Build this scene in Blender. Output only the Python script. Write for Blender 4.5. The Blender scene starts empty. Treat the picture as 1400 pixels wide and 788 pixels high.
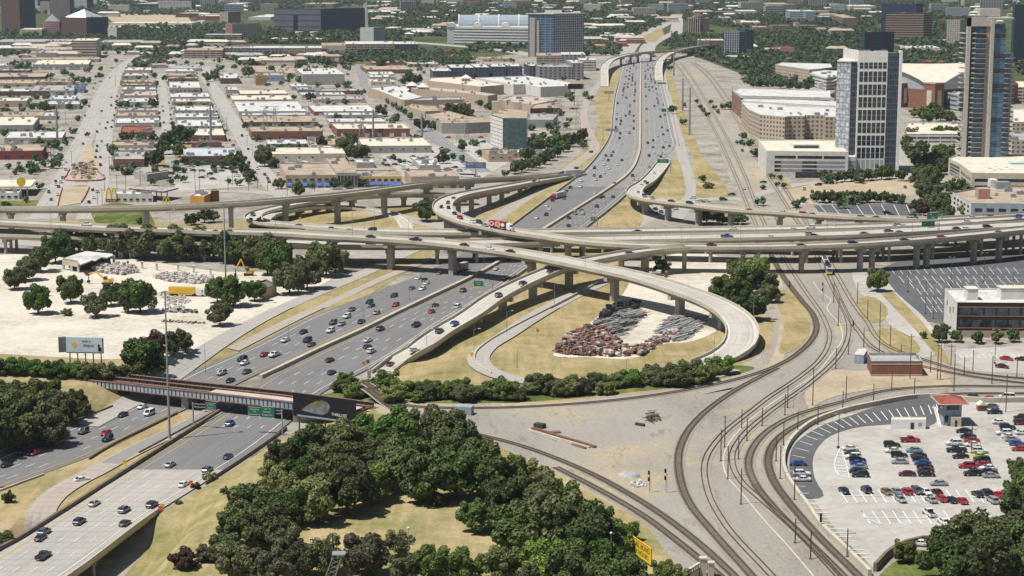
import bpy, bmesh, math, random
import numpy as np
from mathutils import Vector
random.seed(7); RNG = np.random.default_rng(7)
S = bpy.context.scene
COL = S.collection
# ---------------------------------------------------------------- camera, world, sun, exposure
CAM_H, TILT, FPX = 140.0, math.radians(10.0), 2570.0
cam_d = bpy.data.cameras.new('camera'); cam = bpy.data.objects.new('camera', cam_d); COL.objects.link(cam)
cam.location = (0, 0, CAM_H); cam.rotation_euler = (math.radians(90) - TILT, 0, 0)
cam_d.sensor_width = 36; cam_d.lens = 36 * FPX / 1400; cam_d.clip_start = 1; cam_d.clip_end = 40000
S.camera = cam
SUN_EL, SUN_AZ = math.radians(64), math.radians(247)      # azimuth clockwise from +Y: behind and to the left of the camera
w = bpy.data.worlds.new('World'); S.world = w; w.use_nodes = True
nt = w.node_tree; bg = nt.nodes['Background']
sky = nt.nodes.new('ShaderNodeTexSky'); sky.sky_type = 'NISHITA'; sky.sun_disc = False
sky.sun_elevation = SUN_EL; sky.sun_rotation = SUN_AZ; sky.air_density = 1.2; sky.dust_density = 1.5
nt.links.new(sky.outputs[0], bg.inputs[0]); bg.inputs[1].default_value = 0.05
sd = bpy.data.lights.new('sun', 'SUN'); sd.energy = 5.0; sd.angle = math.radians(0.53); sd.color = (1.0, 0.965, 0.915)
so = bpy.data.objects.new('sun', sd); COL.objects.link(so); so.location = (-300, -200, 600)
SV = Vector((math.sin(SUN_AZ) * math.cos(SUN_EL), math.cos(SUN_AZ) * math.cos(SUN_EL), math.sin(SUN_EL)))
so.rotation_euler = SV.to_track_quat('Z', 'Y').to_euler()
S.view_settings.view_transform = 'Standard'; S.view_settings.look = 'None'; S.view_settings.gamma = 1
S.view_settings.use_curve_mapping = False
S.view_settings.exposure = 0.17
S.cycles.max_bounces = 5; S.cycles.diffuse_bounces = 2; S.cycles.glossy_bounces = 2; S.cycles.transmission_bounces = 3
S.cycles.transparent_max_bounces = 4; S.cycles.volume_bounces = 1
S.cycles.use_denoising = True

# ---------------------------------------------------------------- surveying: a line of sight of the photograph meets the land
CT, ST = math.cos(TILT), math.sin(TILT)
def sstep(a, b, x):
    t = min(1.0, max(0.0, (x - a) / (b - a))); return t * t * (3 - 2 * t)
CORR = [(-160, 330), (-140, 400), (-128.6, 453.6), (-115, 520), (-94, 589), (-55, 697), (-19, 820), (-3, 893)]
def corr_dist(x, y):
    best = 1e9
    for (ax, ay), (bx, by) in zip(CORR, CORR[1:]):
        dx, dy = bx - ax, by - ay; L = dx * dx + dy * dy
        t = min(1, max(0, ((x - ax) * dx + (y - ay) * dy) / L))
        d = math.hypot(x - ax - t * dx, y - ay - t * dy)
        if d < best: best = d
    return best
def H0(x, y):                       # the freeway runs in a cutting under the railway
    if y > 740 or y < 300 or x > 20 or x < -235: return 0.0
    k = 1 - sstep(615, 735, y)
    return -6.0 * k * (1 - sstep(33, 55, corr_dist(x, y)))
def H(x, y):                        # and crosses a street on a bridge at the near end
    h = H0(x, y)
    if y < 486 and -132 < x < -78:
        h -= 6.0 * (1 - sstep(470, 484, y)) * sstep(-131, -122, x) * (1 - sstep(-89.5, -80, x))
    return h
def G(px, py, z=0.0):
    u = (px - 700) / FPX; v = (394 - py) / FPX
    t = (CAM_H - z) / (ST - v * CT)
    return (u * t, (CT + v * ST) * t, z)
def GH(px, py, hf=H0):
    z = 0.0
    for _ in range(14): p = G(px, py, z); z = 0.5 * z + 0.5 * hf(p[0], p[1])
    p = G(px, py, z); return (p[0], p[1], hf(p[0], p[1]))
def ppm(py): return (py + 60) / 142.5     # pixels per metre at ground pixel row

# ---------------------------------------------------------------- objects
def tag(o, label=None, cat=None, group=None, kind=None):
    if label: o['label'] = label
    if cat: o['category'] = cat
    if group: o['group'] = group
    if kind: o['kind'] = kind
    return o
def empty(name, loc, rz=0, label=None, cat=None, group=None):
    o = bpy.data.objects.new(name, None); COL.objects.link(o); o.location = loc; o.rotation_euler = (0, 0, rz)
    o.empty_display_size = 0.5
    return tag(o, label, cat, group)
def inst(name, src, parent=None, loc=(0, 0, 0), rz=0.0, sc=1.0, mesh=None):
    o = bpy.data.objects.new(name, mesh or src.data); COL.objects.link(o)
    o.location = loc; o.rotation_euler = (0, 0, rz); o.scale = (sc, sc, sc) if not isinstance(sc, tuple) else sc
    if parent: o.parent = parent
    return o
def copy_tree(o, parent=None):
    c = o.copy(); COL.objects.link(c); c.parent = parent
    for ch in o.children: copy_tree(ch, c)
    return c
class MB:
    def __init__(s): s.v = []; s.f = []; s.m = []; s.uv = None
    def add(s, vs, fs, m=0):
        n = len(s.v); s.v += vs
        for f in fs: s.f.append([i + n for i in f]); s.m.append(m)
    def quad(s, a, b, c, d, m=0): s.add([a, b, c, d], [(0, 1, 2, 3)], m)
    def box(s, cx, cy, z0, sx, sy, h, rz=0.0, m=0):
        c, q = math.cos(rz), math.sin(rz); P = []
        for z in (z0, z0 + h):
            for dx, dy in ((-1, -1), (1, -1), (1, 1), (-1, 1)):
                x, y = dx * sx / 2, dy * sy / 2
                P.append((cx + x * c - y * q, cy + x * q + y * c, z))
        s.add(P, [(3, 2, 1, 0), (4, 5, 6, 7), (0, 1, 5, 4), (1, 2, 6, 5), (2, 3, 7, 6), (3, 0, 4, 7)], m)
    def prism(s, poly, z0, z1, m=0, mt=None, bottom=True):
        n = len(poly); a = sum(poly[i][0] * poly[(i + 1) % n][1] - poly[(i + 1) % n][0] * poly[i][1] for i in range(n))
        if a < 0: poly = poly[::-1]
        P = [(p[0], p[1], z0) for p in poly] + [(p[0], p[1], z1) for p in poly]
        s.add(P, [(i, (i + 1) % n, n + (i + 1) % n, n + i) for i in range(n)], m)
        s.add(P[n:], [tuple(range(n))], m if mt is None else mt)
        if bottom: s.add(P[:n], [tuple(range(n - 1, -1, -1))], m)
    def tube(s, p0, p1, r0, r1=None, n=6, m=0, cap=True):
        r1 = r0 if r1 is None else r1
        a, b = Vector(p0), Vector(p1); d = (b - a).normalized()
        u = d.orthogonal().normalized(); w_ = d.cross(u)
        P = [tuple(c + u * (r * math.cos(t)) + w_ * (r * math.sin(t))) for c, r in ((a, r0), (b, r1)) for t in [2 * math.pi * i / n for i in range(n)]]
        s.add(P, [(i, (i + 1) % n, n + (i + 1) % n, n + i) for i in range(n)], m)
        if cap: s.add(P, [tuple(range(n - 1, -1, -1)), tuple(range(n, 2 * n))], m)
    def sphere(s, c, r, nu=8, nv=5, m=0, sz=1.0):
        P = [(c[0], c[1], c[2] + r * sz)]
        for j in range(1, nv):
            a = math.pi * j / nv
            P += [(c[0] + r * math.sin(a) * math.cos(2 * math.pi * i / nu), c[1] + r * math.sin(a) * math.sin(2 * math.pi * i / nu), c[2] + r * sz * math.cos(a)) for i in range(nu)]
        P.append((c[0], c[1], c[2] - r * sz)); F = []
        for i in range(nu): F.append((0, 1 + i, 1 + (i + 1) % nu))
        for j in range(nv - 2):
            for i in range(nu): F.append((1 + j * nu + i, 1 + (j + 1) * nu + i, 1 + (j + 1) * nu + (i + 1) % nu, 1 + j * nu + (i + 1) % nu))
        k = 1 + (nv - 2) * nu
        for i in range(nu): F.append((k + i, len(P) - 1, k + (i + 1) % nu))
        s.add(P, F, m)
    def build(s, name, mats, parent=None, smooth=False, rel=True):
        me = bpy.data.meshes.new(name)
        v = s.v
        if parent is not None and rel:
            L = parent.location; v = [(a - L.x, b - L.y, c - L.z) for a, b, c in v]
        me.from_pydata(v, [], s.f)
        for m in (mats if isinstance(mats, (list, tuple)) else [mats]): me.materials.append(m)
        if any(s.m): me.polygons.foreach_set('material_index', s.m)
        if s.uv:
            ul = me.uv_layers.new(name='uv'); ul.data.foreach_set('uv', [c for f in s.f for i in f for c in s.uv[i]])
        if smooth: me.polygons.foreach_set('use_smooth', [True] * len(me.polygons))
        o = bpy.data.objects.new(name, me); COL.objects.link(o)
        if parent is not None: o.parent = parent
        return o

# ---------------------------------------------------------------- materials
MATS = {}
def mk(name): 
    m = bpy.data.materials.new(name); m.use_nodes = True; MATS[name] = m
    n = m.node_tree.nodes; return m, n, m.node_tree.links, n['Principled BSDF']
def mathn(n, l, op, a, b=None):
    x = n.new('ShaderNodeMath'); x.operation = op
    for i, q in enumerate((a, b)):
        if q is None: continue
        if isinstance(q, (int, float)): x.inputs[i].default_value = q
        else: l.new(q, x.inputs[i])
    return x.outputs[0]
def ramp(n, l, fac, stops):
    r = n.new('ShaderNodeValToRGB'); e = r.color_ramp.elements
    e[0].position, e[0].color = stops[0][0], (*stops[0][1], 1); e[1].position, e[1].color = stops[-1][0], (*stops[-1][1], 1)
    for p, c in stops[1:-1]: q = e.new(p); q.color = (*c, 1)
    l.new(fac, r.inputs[0]); return r.outputs[0]
def noise(n, l, vec, scale, detail=4, rough=0.6):
    x = n.new('ShaderNodeTexNoise'); x.inputs['Scale'].default_value = scale; x.inputs['Detail'].default_value = detail
    x.inputs['Roughness'].default_value = rough
    if vec is not None: l.new(vec, x.inputs['Vector'])
    return x.outputs[0]
def mixc(n, l, fac, a, b, mode='MIX'):
    x = n.new('ShaderNodeMix'); x.data_type = 'RGBA'; x.blend_type = mode
    for i, q in ((0, fac), (6, a), (7, b)):
        if isinstance(q, (int, float)): x.inputs[i].default_value = q
        elif isinstance(q, tuple): x.inputs[i].default_value = (*q, 1)
        else: l.new(q, x.inputs[i])
    return x.outputs[2]
def pos(n): return n.new('ShaderNodeNewGeometry').outputs['Position']
def flat(name, c, rough=0.7, var=0.12, scale=0.6, metal=0.0, spec=0.3, rnd=0.0):
    m, n, l, b = mk(name)
    p = pos(n); f = noise(n, l, p, scale, 5, 0.65)
    dk = tuple(x * (1 - var) for x in c); lt = tuple(min(1, x * (1 + var)) for x in c)
    col = ramp(n, l, f, [(0.3, dk), (0.7, lt)])
    if rnd:
        oi = n.new('ShaderNodeObjectInfo')
        k = mathn(n, l, 'ADD', mathn(n, l, 'MULTIPLY', oi.outputs['Random'], 2 * rnd), 1 - rnd)
        hs = n.new('ShaderNodeHueSaturation'); l.new(col, hs.inputs['Color']); l.new(k, hs.inputs['Value']); col = hs.outputs[0]
    l.new(col, b.inputs['Base Color']); b.inputs['Roughness'].default_value = rough; b.inputs['Metallic'].default_value = metal
    b.inputs['Specular IOR Level'].default_value = spec
    return m
def patchy(name, stops, s1, s2, w2=0.35, rough=0.95, s3=None):
    m, n, l, b = mk(name); p = pos(n)
    a = noise(n, l, p, s1, 6, 0.62); c = noise(n, l, p, s2, 4, 0.7)
    f = mathn(n, l, 'ADD', mathn(n, l, 'MULTIPLY', a, 1 - w2), mathn(n, l, 'MULTIPLY', c, w2))
    if s3:
        f = mathn(n, l, 'ADD', mathn(n, l, 'MULTIPLY', f, 0.75), mathn(n, l, 'MULTIPLY', noise(n, l, p, s3, 2), 0.25))
    l.new(ramp(n, l, f, stops), b.inputs['Base Color']); b.inputs['Roughness'].default_value = rough
    b.inputs['Specular IOR Level'].default_value = 0.1
    return m
def paved(name, c, wear=0.18, lane=3.65, joint=0.0, stain=0.25, cool=None):
    """road surface: u across, v along in metres; wheel tracks, streaks, patches, joints"""
    m, n, l, b = mk(name)
    uv = n.new('ShaderNodeUVMap').outputs[0]; sx = n.new('ShaderNodeSeparateXYZ'); l.new(uv, sx.inputs[0])
    u, v = sx.outputs[0], sx.outputs[1]
    st = n.new('ShaderNodeCombineXYZ'); l.new(mathn(n, l, 'MULTIPLY', u, 0.9), st.inputs[0]); l.new(mathn(n, l, 'MULTIPLY', v, 0.018), st.inputs[1])
    streak = noise(n, l, st.outputs[0], 1.0, 4, 0.6)
    big = noise(n, l, pos(n), 0.045, 5, 0.6); fine = noise(n, l, pos(n), 1.3, 3, 0.7)
    track = mathn(n, l, 'COSINE', mathn(n, l, 'MULTIPLY', u, 4 * math.pi / lane))
    f = mathn(n, l, 'ADD', mathn(n, l, 'MULTIPLY', streak, 0.5), mathn(n, l, 'MULTIPLY', big, 0.35))
    f = mathn(n, l, 'ADD', f, mathn(n, l, 'MULTIPLY', fine, 0.15)); f = mathn(n, l, 'ADD', f, mathn(n, l, 'MULTIPLY', track, -0.035))
    col = ramp(n, l, f, [(0.28, tuple(x * (1 - wear * 1.6) for x in c)), (0.5, c), (0.72, tuple(min(1, x * (1 + wear)) for x in c))])
    pv = n.new('ShaderNodeTexVoronoi'); pc = n.new('ShaderNodeCombineXYZ')
    l.new(mathn(n, l, 'MULTIPLY', u, 1 / lane), pc.inputs[0]); l.new(mathn(n, l, 'MULTIPLY', v, 0.04), pc.inputs[1])
    l.new(pc.outputs[0], pv.inputs['Vector']); pv.distance = 'CHEBYCHEV'; pv.inputs['Scale'].default_value = 1
    ps = n.new('ShaderNodeSeparateColor'); l.new(pv.outputs['Color'], ps.inputs[0])
    col = mixc(n, l, mathn(n, l, 'MULTIPLY', mathn(n, l, 'GREATER_THAN', ps.outputs[0], 0.8), stain), col, tuple(x * 0.55 for x in c))
    if joint:
        fr = mathn(n, l, 'FRACT', mathn(n, l, 'MULTIPLY', v, 1 / joint))
        col = mixc(n, l, mathn(n, l, 'MULTIPLY', mathn(n, l, 'LESS_THAN', fr, 0.35 / joint), 0.45), col, tuple(x * 0.4 for x in c))
    l.new(col, b.inputs['Base Color']); b.inputs['Roughness'].default_value = 0.85; b.inputs['Specular IOR Level'].default_value = 0.25
    return m
M = MATS
patchy('ground_mat', [(0.32, (.09, .09, .05)), (0.42, (.20, .18, .14)), (0.5, (.29, .265, .225)), (0.6, (.36, .335, .29)), (0.72, (.50, .47, .41))], 0.03, 0.2, .45)
def lawn(name, straw, green, bare, bias, rot=.45):
    """mown grass: straw with greener patches, mowing lines, bare scuffs and fine tufts"""
    m, n, l, b = mk(name); p = pos(n); mp = n.new('ShaderNodeMapping'); mp.inputs['Rotation'].default_value = (0, 0, rot); mp.inputs['Scale'].default_value = (1, .07, 1); l.new(p, mp.inputs[0])
    big = noise(n, l, p, .028, 7, .66); fine = noise(n, l, p, 1.1, 4, .75); mow = noise(n, l, mp.outputs[0], .42, 3, .6); mid = noise(n, l, p, .16, 5, .7)
    f = mathn(n, l, 'ADD', mathn(n, l, 'MULTIPLY', big, .5), mathn(n, l, 'MULTIPLY', mid, .28)); f = mathn(n, l, 'ADD', f, mathn(n, l, 'MULTIPLY', mow, .22))
    col = ramp(n, l, f, [(.34 + bias, tuple(x * .6 for x in green)), (.44 + bias, green), (.53 + bias, tuple((x + y) / 2 for x, y in zip(green, straw))), (.6 + bias, straw), (.7 + bias, bare)])
    k = ramp(n, l, fine, [(.3, (.62, .62, .6)), (.5, (1, 1, 1)), (.75, (1.0, 1.0, .96))]); l.new(mixc(n, l, .8, col, k, 'MULTIPLY'), b.inputs['Base Color']); b.inputs['Roughness'].default_value = .95; b.inputs['Specular IOR Level'].default_value = .08
lawn('dry_grass', (.375, .295, .16), (.215, .19, .08), (.41, .335, .22), -.04); lawn('green_grass', (.30, .265, .115), (.105, .135, .035), (.35, .29, .17), .06); lawn('park_grass', (.40, .315, .175), (.20, .195, .075), (.43, .345, .225), -.03, 1.1)
patchy('pale_dirt', [(0.3, (.24, .205, .15)), (0.41, (.43, .385, .305)), (0.5, (.54, .495, .415)), (0.6, (.60, .56, .48)), (0.72, (.68, .64, .57))], 0.03, 0.3, .42)
patchy('tan_dirt', [(0.3, (.25, .2, .13)), (0.45, (.36, .29, .2)), (0.6, (.44, .37, .27)), (0.72, (.5, .43, .33))], 0.05, 0.5, .4)
patchy('gravel', [(0.3, (.21, .185, .15)), (0.45, (.31, .28, .235)), (0.58, (.375, .345, .295)), (0.72, (.46, .43, .38))], 0.028, 0.4, .3, s3=3.0)
def yard(name, base):
    m, n, l, b = mk(name); p = pos(n); sc = n.new('ShaderNodeMapping'); sc.inputs['Rotation'].default_value = (0, 0, .5); sc.inputs['Scale'].default_value = (1, .35, 1); l.new(p, sc.inputs[0])
    a = noise(n, l, sc.outputs[0], .035, 8, .68); c = noise(n, l, p, .9, 4, .7); d = noise(n, l, p, .016, 5, .6); e = noise(n, l, sc.outputs[0], .14, 6, .7)
    col = ramp(n, l, mathn(n, l, 'ADD', mathn(n, l, 'MULTIPLY', a, .6), mathn(n, l, 'MULTIPLY', c, .4)), [(.34, tuple(x * .55 for x in base)), (.46, tuple(x * .88 for x in base)), (.56, base), (.68, tuple(x * 1.3 for x in base))])
    tan = ramp(n, l, c, [(.3, (.30, .24, .15)), (.7, (.46, .385, .26))])
    col = mixc(n, l, ramp(n, l, d, [(.51, (0, 0, 0)), (.62, (.8, .8, .8))]), col, tan); col = mixc(n, l, ramp(n, l, e, [(.57, (0, 0, 0)), (.70, (.8, .8, .8))]), col, (.15, .125, .075))
    l.new(col, b.inputs['Base Color']); b.inputs['Roughness'].default_value = .95; b.inputs['Specular IOR Level'].default_value = .1
yard('yard_gravel', (.315, .29, .252))
patchy('ballast', [(0.3, (.20, .175, .145)), (0.5, (.29, .26, .215)), (0.7, (.37, .335, .285))], 0.12, 1.5, .5)
patchy('lot_concrete', [(0.3, (.22, .205, .18)), (0.42, (.34, .32, .285)), (0.52, (.40, .38, .34)), (0.62, (.45, .43, .39)), (0.75, (.52, .50, .455))], 0.045, 0.33, .42)
patchy('lot_asphalt', [(0.3, (.075, .077, .08)), (0.5, (.105, .107, .11)), (0.7, (.14, .14, .142))], 0.05, 0.5, .4)
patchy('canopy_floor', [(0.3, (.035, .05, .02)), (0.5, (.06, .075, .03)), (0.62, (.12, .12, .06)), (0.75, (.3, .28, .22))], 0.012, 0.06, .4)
paved('asphalt', (.168, .164, .162), .16, stain=.12)
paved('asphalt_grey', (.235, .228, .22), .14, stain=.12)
paved('concrete_road', (.36, .34, .305), .14, joint=4.6, stain=.12)
paved('deck_concrete', (.435, .41, .36), .24, joint=12.0, stain=.16)
paved('street', (.36, .34, .305), .15, stain=.15)
paved('ramp_pink', (.36, .315, .27), .14, joint=4.6, stain=.10)
patchy('girder', [(0.3, (.30, .265, .20)), (0.5, (.42, .375, .29)), (0.7, (.50, .455, .36))], 0.15, 0.9, .5)
patchy('parapet_mat', [(0.3, (.36, .325, .255)), (0.5, (.485, .44, .35)), (0.7, (.55, .505, .41))], 0.15, 0.8, .5)
patchy('pier_mat', [(0.3, (.27, .25, .21)), (0.5, (.36, .335, .285)), (0.7, (.43, .40, .35))], 0.15, 0.9, .5)
flat('white_paint', (.72, .72, .70), .7, .15, 2.0)
flat('yellow_paint', (.62, .43, .07), .7, .15, 2.0)
flat('steel', (.42, .43, .44), .45, .1, 1, .4)
flat('dark_steel', (.09, .09, .095), .5, .15, 1, .3)
flat('rail_steel', (.10, .075, .055), .5, .2, .6, .4)
flat('sleeper', (.185, .155, .12), .9, .25, .8)
flat('rust', (.17, .085, .05), .85, .3, .7)
flat('grey_metal', (.30, .31, .32), .5, .15, .8, .2)
# ---------------------------------------------------------------- the land
def crom(P, step, closed=False):
    """Catmull-Rom through points (any dimension), resampled about every step"""
    P = [tuple(p) for p in P]
    if len(P) == 2 and not closed:
        n = max(1, int(math.dist(P[0], P[1]) / step))
        return [tuple(a + (b - a) * i / n for a, b in zip(*P)) for i in range(n + 1)]
    out = []; N = len(P)
    for i in range(N if closed else N - 1):
        if closed: p0, p1, p2, p3 = (P[(i + k) % N] for k in (-1, 0, 1, 2))
        else:
            p1, p2 = P[i], P[i + 1]
            p0 = P[i - 1] if i else tuple(2 * a - b for a, b in zip(p1, p2))
            p3 = P[i + 2] if i + 2 < N else tuple(2 * b - a for a, b in zip(p1, p2))
        # centripetal-like tangents scaled to the chord
        d0, d1, d2 = (max(1e-6, math.dist(a, b)) for a, b in ((p0, p1), (p1, p2), (p2, p3)))
        t1 = [((b - a) / d0 - (c - a) / (d0 + d1) + (c - b) / d1) * d1 for a, b, c in zip(p0, p1, p2)]
        t2 = [((b - a) / d1 - (c - a) / (d1 + d2) + (c - b) / d2) * d1 for a, b, c in zip(p1, p2, p3)]
        n = max(1, int(d1 / step))
        for k in range(n):
            t = k / n; h = (2 * t**3 - 3 * t**2 + 1, t**3 - 2 * t**2 + t, -2 * t**3 + 3 * t**2, t**3 - t**2)
            out.append(tuple(h[0] * a + h[1] * ta + h[2] * b + h[3] * tb for a, ta, b, tb in zip(p1, t1, p2, t2)))
    if not closed: out.append(P[-1])
    return out
def resample(P, n):
    L = [0.0]
    for a, b in zip(P, P[1:]): L.append(L[-1] + math.dist(a, b))
    out = []; j = 0
    for i in range(n):
        s = L[-1] * i / (n - 1)
        while j < len(P) - 2 and L[j + 1] < s: j += 1
        t = (s - L[j]) / max(1e-9, L[j + 1] - L[j]); out.append(tuple(a + (b - a) * t for a, b in zip(P[j], P[j + 1])))
    return out
XL = [-9000, -5000, -2500, -1200, -600, -300] + [-235 + 2.5 * i for i in range(103)] + [60, 200, 500, 1000, 2500, 5000, 9000]
YL = [-1500, -400, 100, 250, 300, 340, 370] + [380 + 2.5 * i for i in range(147)] + [800, 1000, 1500, 2500, 4500, 7000, 12000]
gm = MB(); nx = len(XL)
gm.v = [(x, y, H(x, y)) for y in YL for x in XL]
gm.f = [(j * nx + i, j * nx + i + 1, (j + 1) * nx + i + 1, (j + 1) * nx + i) for j in range(len(YL) - 1) for i in range(nx - 1)]
gm.m = [0] * len(gm.f)
tag(gm.build('ground', M['ground_mat'], smooth=True), kind='structure')
_UNIQ = [0]
def uniq():
    _UNIQ[0] += 1; return 0.0019 * _UNIQ[0] % 0.037
def lift(x, y, off): return H(x, y) + off * (2.2 if abs(H(x, y)) > 1e-4 or (y < 745 and y > 380 and -200 < x < 20) else 1.0)
def zone(name, px, mat, off, smooth=False, kind='structure', hf=H0):
    P = [GH(*p, hf)[:2] for p in (crom(px, 8, True) if smooth else px)]
    bm = bmesh.new(); vs = [bm.verts.new((x, y, 0)) for x, y in P]; f = bm.faces.new(vs)
    if f.normal.z < 0: pass
    bmesh.ops.triangulate(bm, faces=bm.faces[:])
    x0, x1 = min(p[0] for p in P), max(p[0] for p in P); y0, y1 = min(p[1] for p in P), max(p[1] for p in P)
    if x0 < 20 and x1 > -235 and y0 < 745:
        for ax, lines in ((0, XL), (1, YL)):
            for c in lines:
                if (x0, y0)[ax] < c < (x1, y1)[ax] and (ax == 0 and -236 < c < 21 or ax == 1 and 379 < c < 745):
                    co = (c, 0, 0) if ax == 0 else (0, c, 0); no = (1, 0, 0) if ax == 0 else (0, 1, 0)
                    bmesh.ops.bisect_plane(bm, geom=bm.verts[:] + bm.edges[:] + bm.faces[:], plane_co=co, plane_no=no, dist=1e-4)
    off += uniq()
    for v in bm.verts: v.co.z = lift(v.co.x, v.co.y, off)
    bmesh.ops.recalc_face_normals(bm, faces=bm.faces[:])
    if sum(q.normal.z for q in bm.faces) < 0: bmesh.ops.reverse_faces(bm, faces=bm.faces[:])
    me = bpy.data.meshes.new(name); bm.to_mesh(me); bm.free(); me.materials.append(M[mat])
    o = bpy.data.objects.new(name, me); COL.objects.link(o); return tag(o, kind=kind)
def strip(name, Lw, Rw, mat, off, k=1, zf=None, parent=None):
    """sheet between two world edges of equal length; uv in metres"""
    m = MB(); m.uv = []; s = 0; off += uniq()
    for i, (a, b) in enumerate(zip(Lw, Rw)):
        if i: s += 0.5 * (math.dist(a[:2], Lw[i - 1][:2]) + math.dist(b[:2], Rw[i - 1][:2]))
        wd = math.dist(a[:2], b[:2])
        for j in range(k + 1):
            t = j / k; x = a[0] + (b[0] - a[0]) * t; y = a[1] + (b[1] - a[1]) * t
            z = zf(x, y, i, t) if zf else lift(x, y, off)
            m.v.append((x, y, z)); m.uv.append((wd * t, s))
    for i in range(len(Lw) - 1):
        for j in range(k): q = i * (k + 1) + j; m.f.append((q, q + 1, q + k + 2, q + k + 1)); m.m.append(0)
    # facing up
    a, b, c = (Vector(m.v[i]) for i in m.f[0][:3])
    if (b - a).cross(c - a).z < 0: m.f = [f[::-1] for f in m.f]
    return m.build(name, M[mat], parent)
def offset(P, d):
    """sideways copy of a world polyline: positive d to the right"""
    out = []
    for i, p in enumerate(P):
        a, b = P[max(0, i - 1)], P[min(len(P) - 1, i + 1)]; L = math.hypot(b[0] - a[0], b[1] - a[1]) or 1
        out.append((p[0] + (b[1] - a[1]) / L * d, p[1] - (b[0] - a[0]) / L * d) + tuple(p[2:]))
    return out
def wpath(px, step, hf=H0): return crom([GH(*p, hf)[:2] for p in px], step)
def road(name, px, width, mat, off, step=8, k=2, hf=H0):
    c = wpath(px, step, hf)
    o = strip(name, offset(c, -width / 2), offset(c, width / 2), mat, off, k); tag(o, kind='structure'); return c, o
def dashes(parent, c, offs, off, dash=3.0, gap=9.0, wd=0.16, mat='white_paint', zf=None, name='lane_marking', phase=0):
    """painted lines beside a world centreline; dash=0 for a solid line"""
    m = MB()
    for d in offs:
        P = offset(c, d); s = phase; on = True; left = dash or 1e9
        P = crom(P, 3.0) if len(P) > 2 else P
        Lp, Rp = offset(P, -wd / 2), offset(P, wd / 2)
        acc = phase
        for i in range(len(P) - 1):
            L = math.dist(P[i][:2], P[i + 1][:2]); acc += L
            if dash and (acc % (dash + gap)) > dash: continue
            pts = []
            for q in (Lp[i], Rp[i], Rp[i + 1], Lp[i + 1]): pts.append((q[0], q[1], (zf(q[0], q[1]) if zf else lift(q[0], q[1], off))))
            m.quad(*pts)
    if m.f: tag(m.build(name, M[mat], parent, rel=False), kind='stuff')

# --- broad patches of ground (pixel outlines surveyed on the land)
OFF = 0.05
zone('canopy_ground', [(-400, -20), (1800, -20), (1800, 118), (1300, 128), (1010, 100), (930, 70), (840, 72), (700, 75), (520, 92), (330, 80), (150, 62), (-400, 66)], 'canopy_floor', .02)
zone('construction_ground', [(-80, 352), (60, 338), (160, 352), (300, 372), (420, 372), (470, 372), (330, 455), (250, 503), (130, 500), (-80, 478)], 'pale_dirt', OFF)
zone('grass_verge', [(-120, 478), (130, 492), (250, 503), (300, 470), (560, 345), (640, 300), (600, 345), (470, 425), (350, 474), (272, 505), (156, 560), (0, 621), (-120, 650)], 'dry_grass', OFF * 2)
zone('embankment_grass', [(-120, 640), (0, 671), (123, 626), (243, 566), (310, 566), (156, 660), (0, 757), (-120, 830)], 'dry_grass', OFF * 2)
zone('rail_yard', [(440, 536), (560, 548), (700, 552), (860, 538), (960, 525), (1040, 490), (1052, 440), (1045, 372), (1030, 330), (1000, 250), (975, 180), (930, 95), (960, 90), (1030, 170), (1110, 290), (1180, 345), (1220, 400), (1290, 480), (1420, 500), (1420, 545), (1290, 551), (1140, 570), (1085, 605), (1078, 650), (1200, 800), (900, 830), (880, 715), (760, 648), (640, 592), (520, 566)], 'yard_gravel', OFF, hf=H0)
zone('park_lawn', [(388, 600), (460, 560), (520, 566), (640, 592), (760, 648), (880, 715), (945, 800), (940, 840), (90, 840), (215, 705), (300, 655)], 'park_grass', OFF * 2)
zone('interchange_grass', [(500, 538), (560, 480), (690, 385), (740, 330), (860, 330), (930, 350), (1000, 400), (1060, 440), (1052, 478), (990, 512), (900, 535), (760, 550), (600, 553), (470, 543)], 'dry_grass', OFF)
zone('scrub_verge', [(440, 542), (560, 528), (700, 528), (860, 518), (1010, 500), (1030, 502), (960, 524), (860, 537), (700, 551), (560, 551)], 'green_grass', OFF * 2, True)
zone('storage_yard', [(756, 485), (778, 465), (814, 436), (850, 405), (870, 372), (1000, 365), (1012, 400), (1000, 435), (962, 462), (930, 470), (912, 470), (872, 489), (806, 489)], 'pale_dirt', OFF * 2, True)
zone('service_road', [(1012, 530), (1050, 500), (1062, 470), (1058, 400), (1040, 365), (1056, 362), (1072, 400), (1080, 460), (1062, 505), (1030, 524), (960, 540)], 'tan_dirt', OFF * 2, True)
zone('parking_lot', [(1095, 662), (1076, 635), (1088, 598), (1145, 568), (1290, 551), (1420, 552), (1500, 600), (1500, 745), (1400, 735), (1290, 728), (1240, 745), (1195, 778), (1150, 735)], 'lot_concrete', OFF * 2)
zone('parking_asphalt', [(1079, 640), (1084, 612), (1110, 590), (1160, 570), (1285, 552), (1282, 575), (1215, 581), (1160, 588), (1128, 602), (1112, 625), (1114, 655), (1126, 679), (1098, 681), (1084, 662)], 'lot_asphalt', OFF * 3, True)
zone('lawn_corner', [(1215, 775), (1250, 752), (1300, 758), (1330, 800), (1190, 830), (1200, 790)], 'green_grass', OFF * 3)
zone('parking_asphalt', [(1195, 372), (1240, 352), (1330, 350), (1500, 338), (1500, 458), (1400, 462), (1300, 445), (1268, 440), (1230, 405)], 'lot_asphalt', OFF * 2)
zone('pavement', [(1165, 372), (1195, 372), (1230, 405), (1268, 440), (1290, 478), (1262, 490), (1232, 462), (1195, 420), (1172, 395)], 'lot_concrete', OFF * 2, True)
zone('grass_patch', [(1175, 408), (1198, 408), (1214, 430), (1210, 437), (1186, 440), (1174, 425)], 'dry_grass', OFF * 3, True)
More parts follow.
